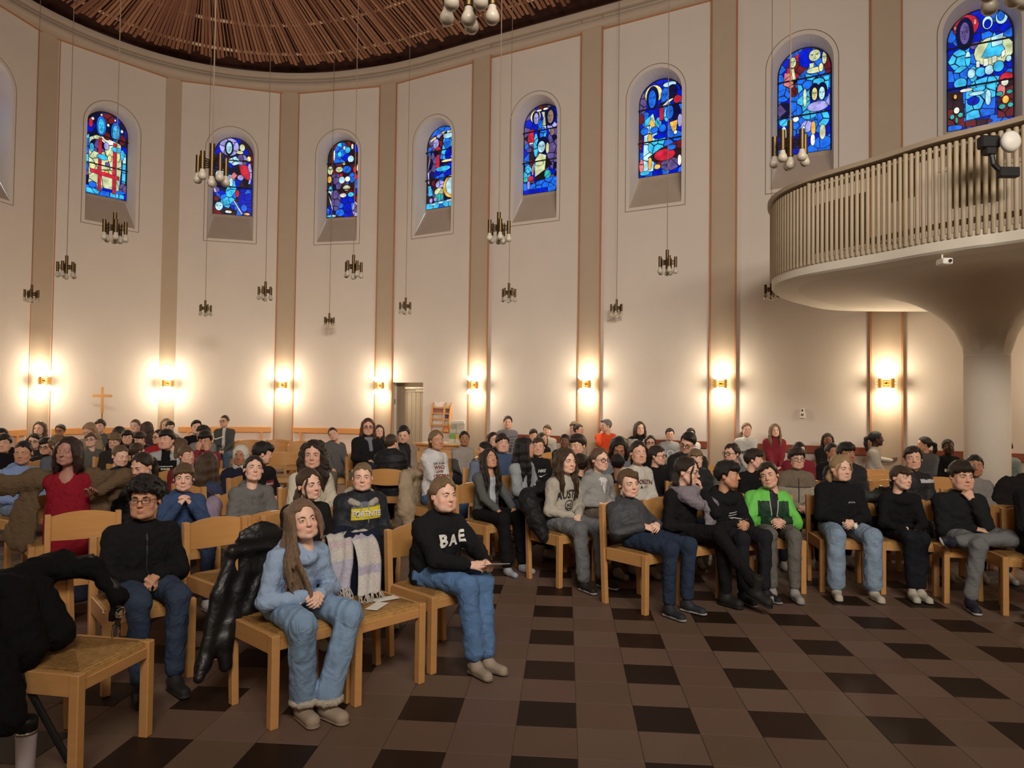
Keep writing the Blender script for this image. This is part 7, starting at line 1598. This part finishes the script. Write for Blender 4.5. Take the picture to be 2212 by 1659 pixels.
scarf_leg(-.06, .17, [(-.05, .31, .66), (-.05, .30, .82), (-.06, .245, .880), (-.09, .165, .83), (-.12, .115, .72), (-.15, .09, .62), (-.165, .07, .555)], .3)
scarf_leg(.06, .17, [(.06, .31, .66), (.06, .30, .82), (.06, .245, .882), (.075, .160, .83), (.075, .11, .72), (.06, .08, .60), (.015, .02, .50)], 1.7)
for k, (x, y, a, lb) in enumerate(((-.03, -.12, .5, 'white slip of paper on the front edge of the rush seat'), (.09, -.035, -.15, 'white slip of paper in the middle of the rush seat'))):
    o = thing('paper_slip', lb, 'paper', tuple(Matrix.Translation(sl)@Matrix.Rotation(sy, 4, 'Z')@Vector((x, y, .4665))), sy+a, 'papers on the empty chair'); MB().box((-.075, -.035, 0), (.075, .035, .0015)).build('sheet', paper, o)
# other coats
def coat_on(i, label, m, caps=None, **kw):
    c = i['pg']+i['fw']*.055; return draped('jacket', label, 'jacket', c, i['by'], caps or [((-.20, .25, .84), (.20, .25, .84), .045, .045), ((-.2, .28, .78), (-.22, .30, .34), .10, .12, .05, (1, .5, 1)), ((.0, .30, .78), (.0, .32, .36), .14, .14, .05, (1, .35, 1)), ((.2, .28, .78), (.22, .30, .36), .10, .11, .05, (1, .5, 1))], m, **kw)
coat_on(P_xm, 'beige trench jacket hanging over the chair of the woman in the white hoodie', cloth((.36, .27, .17), 'shell'), [((-.24, .24, .84), (.16, .25, .84), .05, .045), ((-.25, .22, .80), (-.30, .12, .42), .09, .12, .05, (1, .7, 1)), ((-.1, .30, .78), (-.1, .32, .36), .14, .15, .05, (1, .4, 1)), ((-.30, .14, .45), (-.30, .10, .28), .10, .07)], res=.016)
coat_on(P_gh, 'lilac and black jacket stuffed on the chair beside the girl in grey hoodie', cloth((.27, .20, .27), 'shell'), [((-.26, .22, .76), (-.34, .14, .50), .075, .09), ((-.34, .14, .5), (-.36, .10, .36), .09, .07)], res=.015)
coat_on(P_au, 'black jacket half slipped over the chair of the girl in the AUSTIN sweatshirt', cloth((.010, .0095, .010), 'shell'), [((-.24, .24, .84), (.20, .25, .84), .045, .045), ((-.25, .20, .78), (-.27, .05, .56), .09, .085), ((-.27, .05, .56), (-.24, -.02, .42), .08, .06), ((.0, .30, .78), (.0, .32, .40), .15, .15, .05, (1, .35, 1)), ((.24, .20, .76), (.25, .08, .58), .07, .07)], res=.014)
coat_on(P_rb, 'dark grey-green parka over the chair of the boy with side-swept hair', cloth((.03, .032, .026), 'shell'), [((-.22, .24, .84), (.22, .25, .84), .05, .05), ((.26, .22, .78), (.30, .10, .40), .08, .11, .05, (1, .7, 1)), ((-.26, .22, .76), (-.29, .12, .42), .07, .10, .05, (1, .7, 1)), ((0, .30, .78), (0, .32, .4), .15, .15, .05, (1, .35, 1))], res=.014)
q = at(2190, 1040, 6.9); draped('coat', 'dark hooded coat with a grey edge hanging over a chair at the right edge', 'coat', (q[0]+.1, q[1]), -.1, [((-.16, 0, .92), (.22, 0, .92), .06, .06), ((-.18, 0, .86), (-.22, .02, .40), .10, .13, .05, (1, .5, 1)), ((.05, 0, .86), (.05, .02, .40), .2, .2, .05, (1, .35, 1))], cloth((.016, .012, .012)), res=.017)
chair(q[0]+.12, q[1]-.22, -.1, 'beech chair at the right edge carrying the dark hooded coat')
person('person in black cut off by the right edge, only an arm and knee showing', 2262, 985, 1048, 5.6, -20, -14, 'child', 'short', 'blk', 'fair', (.012, .011, .012), 'coat', pants=BK, bulk=1.2, legsp=.06)
# ------------------------------------------------------------------ small things held or dropped
def on_person(i, p): return np.array([i['pg'][0], i['pg'][1], 0])+np.array([i['rt'][0]*p[0]-i['fw'][0]*p[1], i['rt'][1]*p[0]-i['fw'][1]*p[1], p[2]])
q = on_person(P_bae, (.06, -.50, .635)); o = thing('paper_card', 'white card held by the girl in the BAE sweater', 'paper', q, P_bae['by']+.2); MB().box((-.085, -.05, 0), (.085, .05, .002)).xf(lambda v: rotm(0, .25, .18)@v).build('sheet', paper, o)
w_ = P_bl['J']['wr', 1]; q = on_person(P_bl, (w_[0]-.02, w_[1]-.11, w_[2]-.02)); o = thing('tissue', 'crumpled white tissue in the hands of the blond girl', 'tissue', q)
g = Grid((-.05,)*3, (.05,)*3, .005); g.ell((0, 0, 0), (.022, .016, .03), .005); g.rough(.007, 110, 3, n=5, ridge=True); V, Fq = g.mesh(); link('wad', mesh('wad', V, Fq, paper), o)
q = atz(1592, 1297, 0); o = thing('paper_scrap', 'crumpled white paper scrap on the floor beside the black boots', 'paper', (q[0], q[1], .001))
g = Grid((-.10, -.05, -.005), (.10, .05, .05), .005); g.cap((-.07, 0, .006), (.02, 0, .008), .010, .016, .01, (1, 1, .5)); g.cap((.03, .0, .015), (.06, .01, .02), .018, .014, .01); g.rough(.008, 90, 3, n=5, ridge=True); g.cut((0, 0, 0), (0, 0, -1)); V, Fq = g.mesh(); link('wad', mesh('wad', V, Fq, paper), o)
wl = P_lead['J']['wr', 1]; el = P_lead['J']['el', 1]; u_ = (el-wl)/np.linalg.norm(el-wl); a_ = np.cross(u_, (0, 0, 1)); a_ /= np.linalg.norm(a_); b_ = np.cross(u_, a_)
for k, cc in enumerate(((.012, .010, .011), (.10, .05, .035))):
    cpt = wl+u_*(.012+.014*k); MB().tube([cpt+.029*(a_*math.cos(t)+b_*math.sin(t)) for t in np.linspace(0, 2*math.pi, 17)], .0055, 6, False).build('bracelet', mat('bracelet_%d' % k, cc, .5), P_lead['T'])
zc = P_lead['nb'][2]; zmat = mat('zip_steel', srgb(190, 196, 204), .4, metal=.6)
strip(P_lead, [(.0, zc-.03), (.005, zc-.12), (.0, zc-.30)], .007, zmat, 'zip')
for i_, m_c in ((P_gh, (.13, .125, .115)), (P_zip, (.26, .25, .235)), (P_clasp, (.04, .06, .13)), (P_fort, (.30, .29, .27)), (P_xm, (.6, .58, .55))):
    z = i_['nb'][2]
    for sx in (-1, 1): strip(i_, [(sx*.025, z-.045), (sx*.032, z-.10), (sx*.026, z-.16-.02*sx)], .006, cloth(m_c), 'drawstring', .006)
strip(P_bae, [(.045*math.sin(a), P_bae['nb'][2]-.38+.03*math.cos(a)) for a in np.linspace(.5, 5.6, 12)], .006, white_ink, 'emblem')
# BAE lettering: raised white slab letters
for k, (ch, dx, dz, s_) in enumerate((('B', -.075, -.005, .105), ('A', .0, -.005, .092), ('E', .075, .010, .098))):
    lettering(P_bae, ch, s_, .02+dx, P_bae['nb'][2]-.120+dz, white_ink, .045, 0, 'letter', .06, off=.006)
lettering(P_bae, '.', .09, .02-.02, P_bae['nb'][2]-.122, white_ink, .04, 0, 'letter')
strip(P_spec, [(0, P_spec['nb'][2]-.03), (.0, P_spec['nb'][2]-.36)], .007, mat('zip_black', (.03, .03, .03), .4), 'zip')
q = at(466, 949, 12.9); o = thing('open_book', 'open white-paged book held out beside the woman in the grey cardigan', 'book', q, .4)
for sx in (-1, 1): MB().box((0, -.10, 0), (.13, .10, .008)).xf(lambda v: np.array([sx*v[0], v[1], v[2]+.35*v[0]])).build('page_block', paper, o)
# ------------------------------------------------------------------ thermos mug and tripod in the near left corner
q = atz(54, 1688, 0); mg = thing('travel_mug', 'white travel mug with black lid on the floor in the near left corner', 'mug', (q[0], q[1], 0))
mg_m = mat('mug_white', srgb(196, 186, 190), .3); MB().lathe([(.030, 0), (.034, .004), (.038, .17), (.041, .20), (.041, .205), (.0, .206)], 28).build('cup', mg_m, mg, smooth=True)
MB().lathe([(.0425, .200), (.0425, .212), (.0405, .213)], 28).build('steel_rim', steel, mg, smooth=True); MB().lathe([(.040, .212), (.041, .25), (.038, .262), (.03, .268), (0, .268)], 28).build('lid', black_p, mg, smooth=True)
hub = at(-45, 1292, 2.95); fo = atz(156, 1652, 0.02); tp = thing('tripod_stand', 'black tripod stand, one leg reaching out over the tiles at left', 'stand', (hub[0], hub[1], 0)); blk = mat('stand_black', (.008, .008, .008), .5)
hz_ = float(hub[2])
for k, e in enumerate(((fo[0]-hub[0], fo[1]-hub[1]), (-.42, .12), (-.10, -.45))):
    lg = MB().tube([(0, 0, hz_), (e[0]*.97, e[1]*.97, .03)], .014, 8).build('leg', blk, tp); MB().tube([(e[0]*.955, e[1]*.955, .035), (e[0], e[1], .012)], .016, 8).build('rubber_foot', mat('foot_grey', srgb(120, 112, 104), .8), lg)
MB().lathe([(.03, hz_-.04), (.034, hz_), (.03, hz_+.04)], 14).build('hub', blk, tp); MB().tube([(0, 0, .12), (-.02, 0, hz_+.3)], .012, 8).build('column', blk, tp)
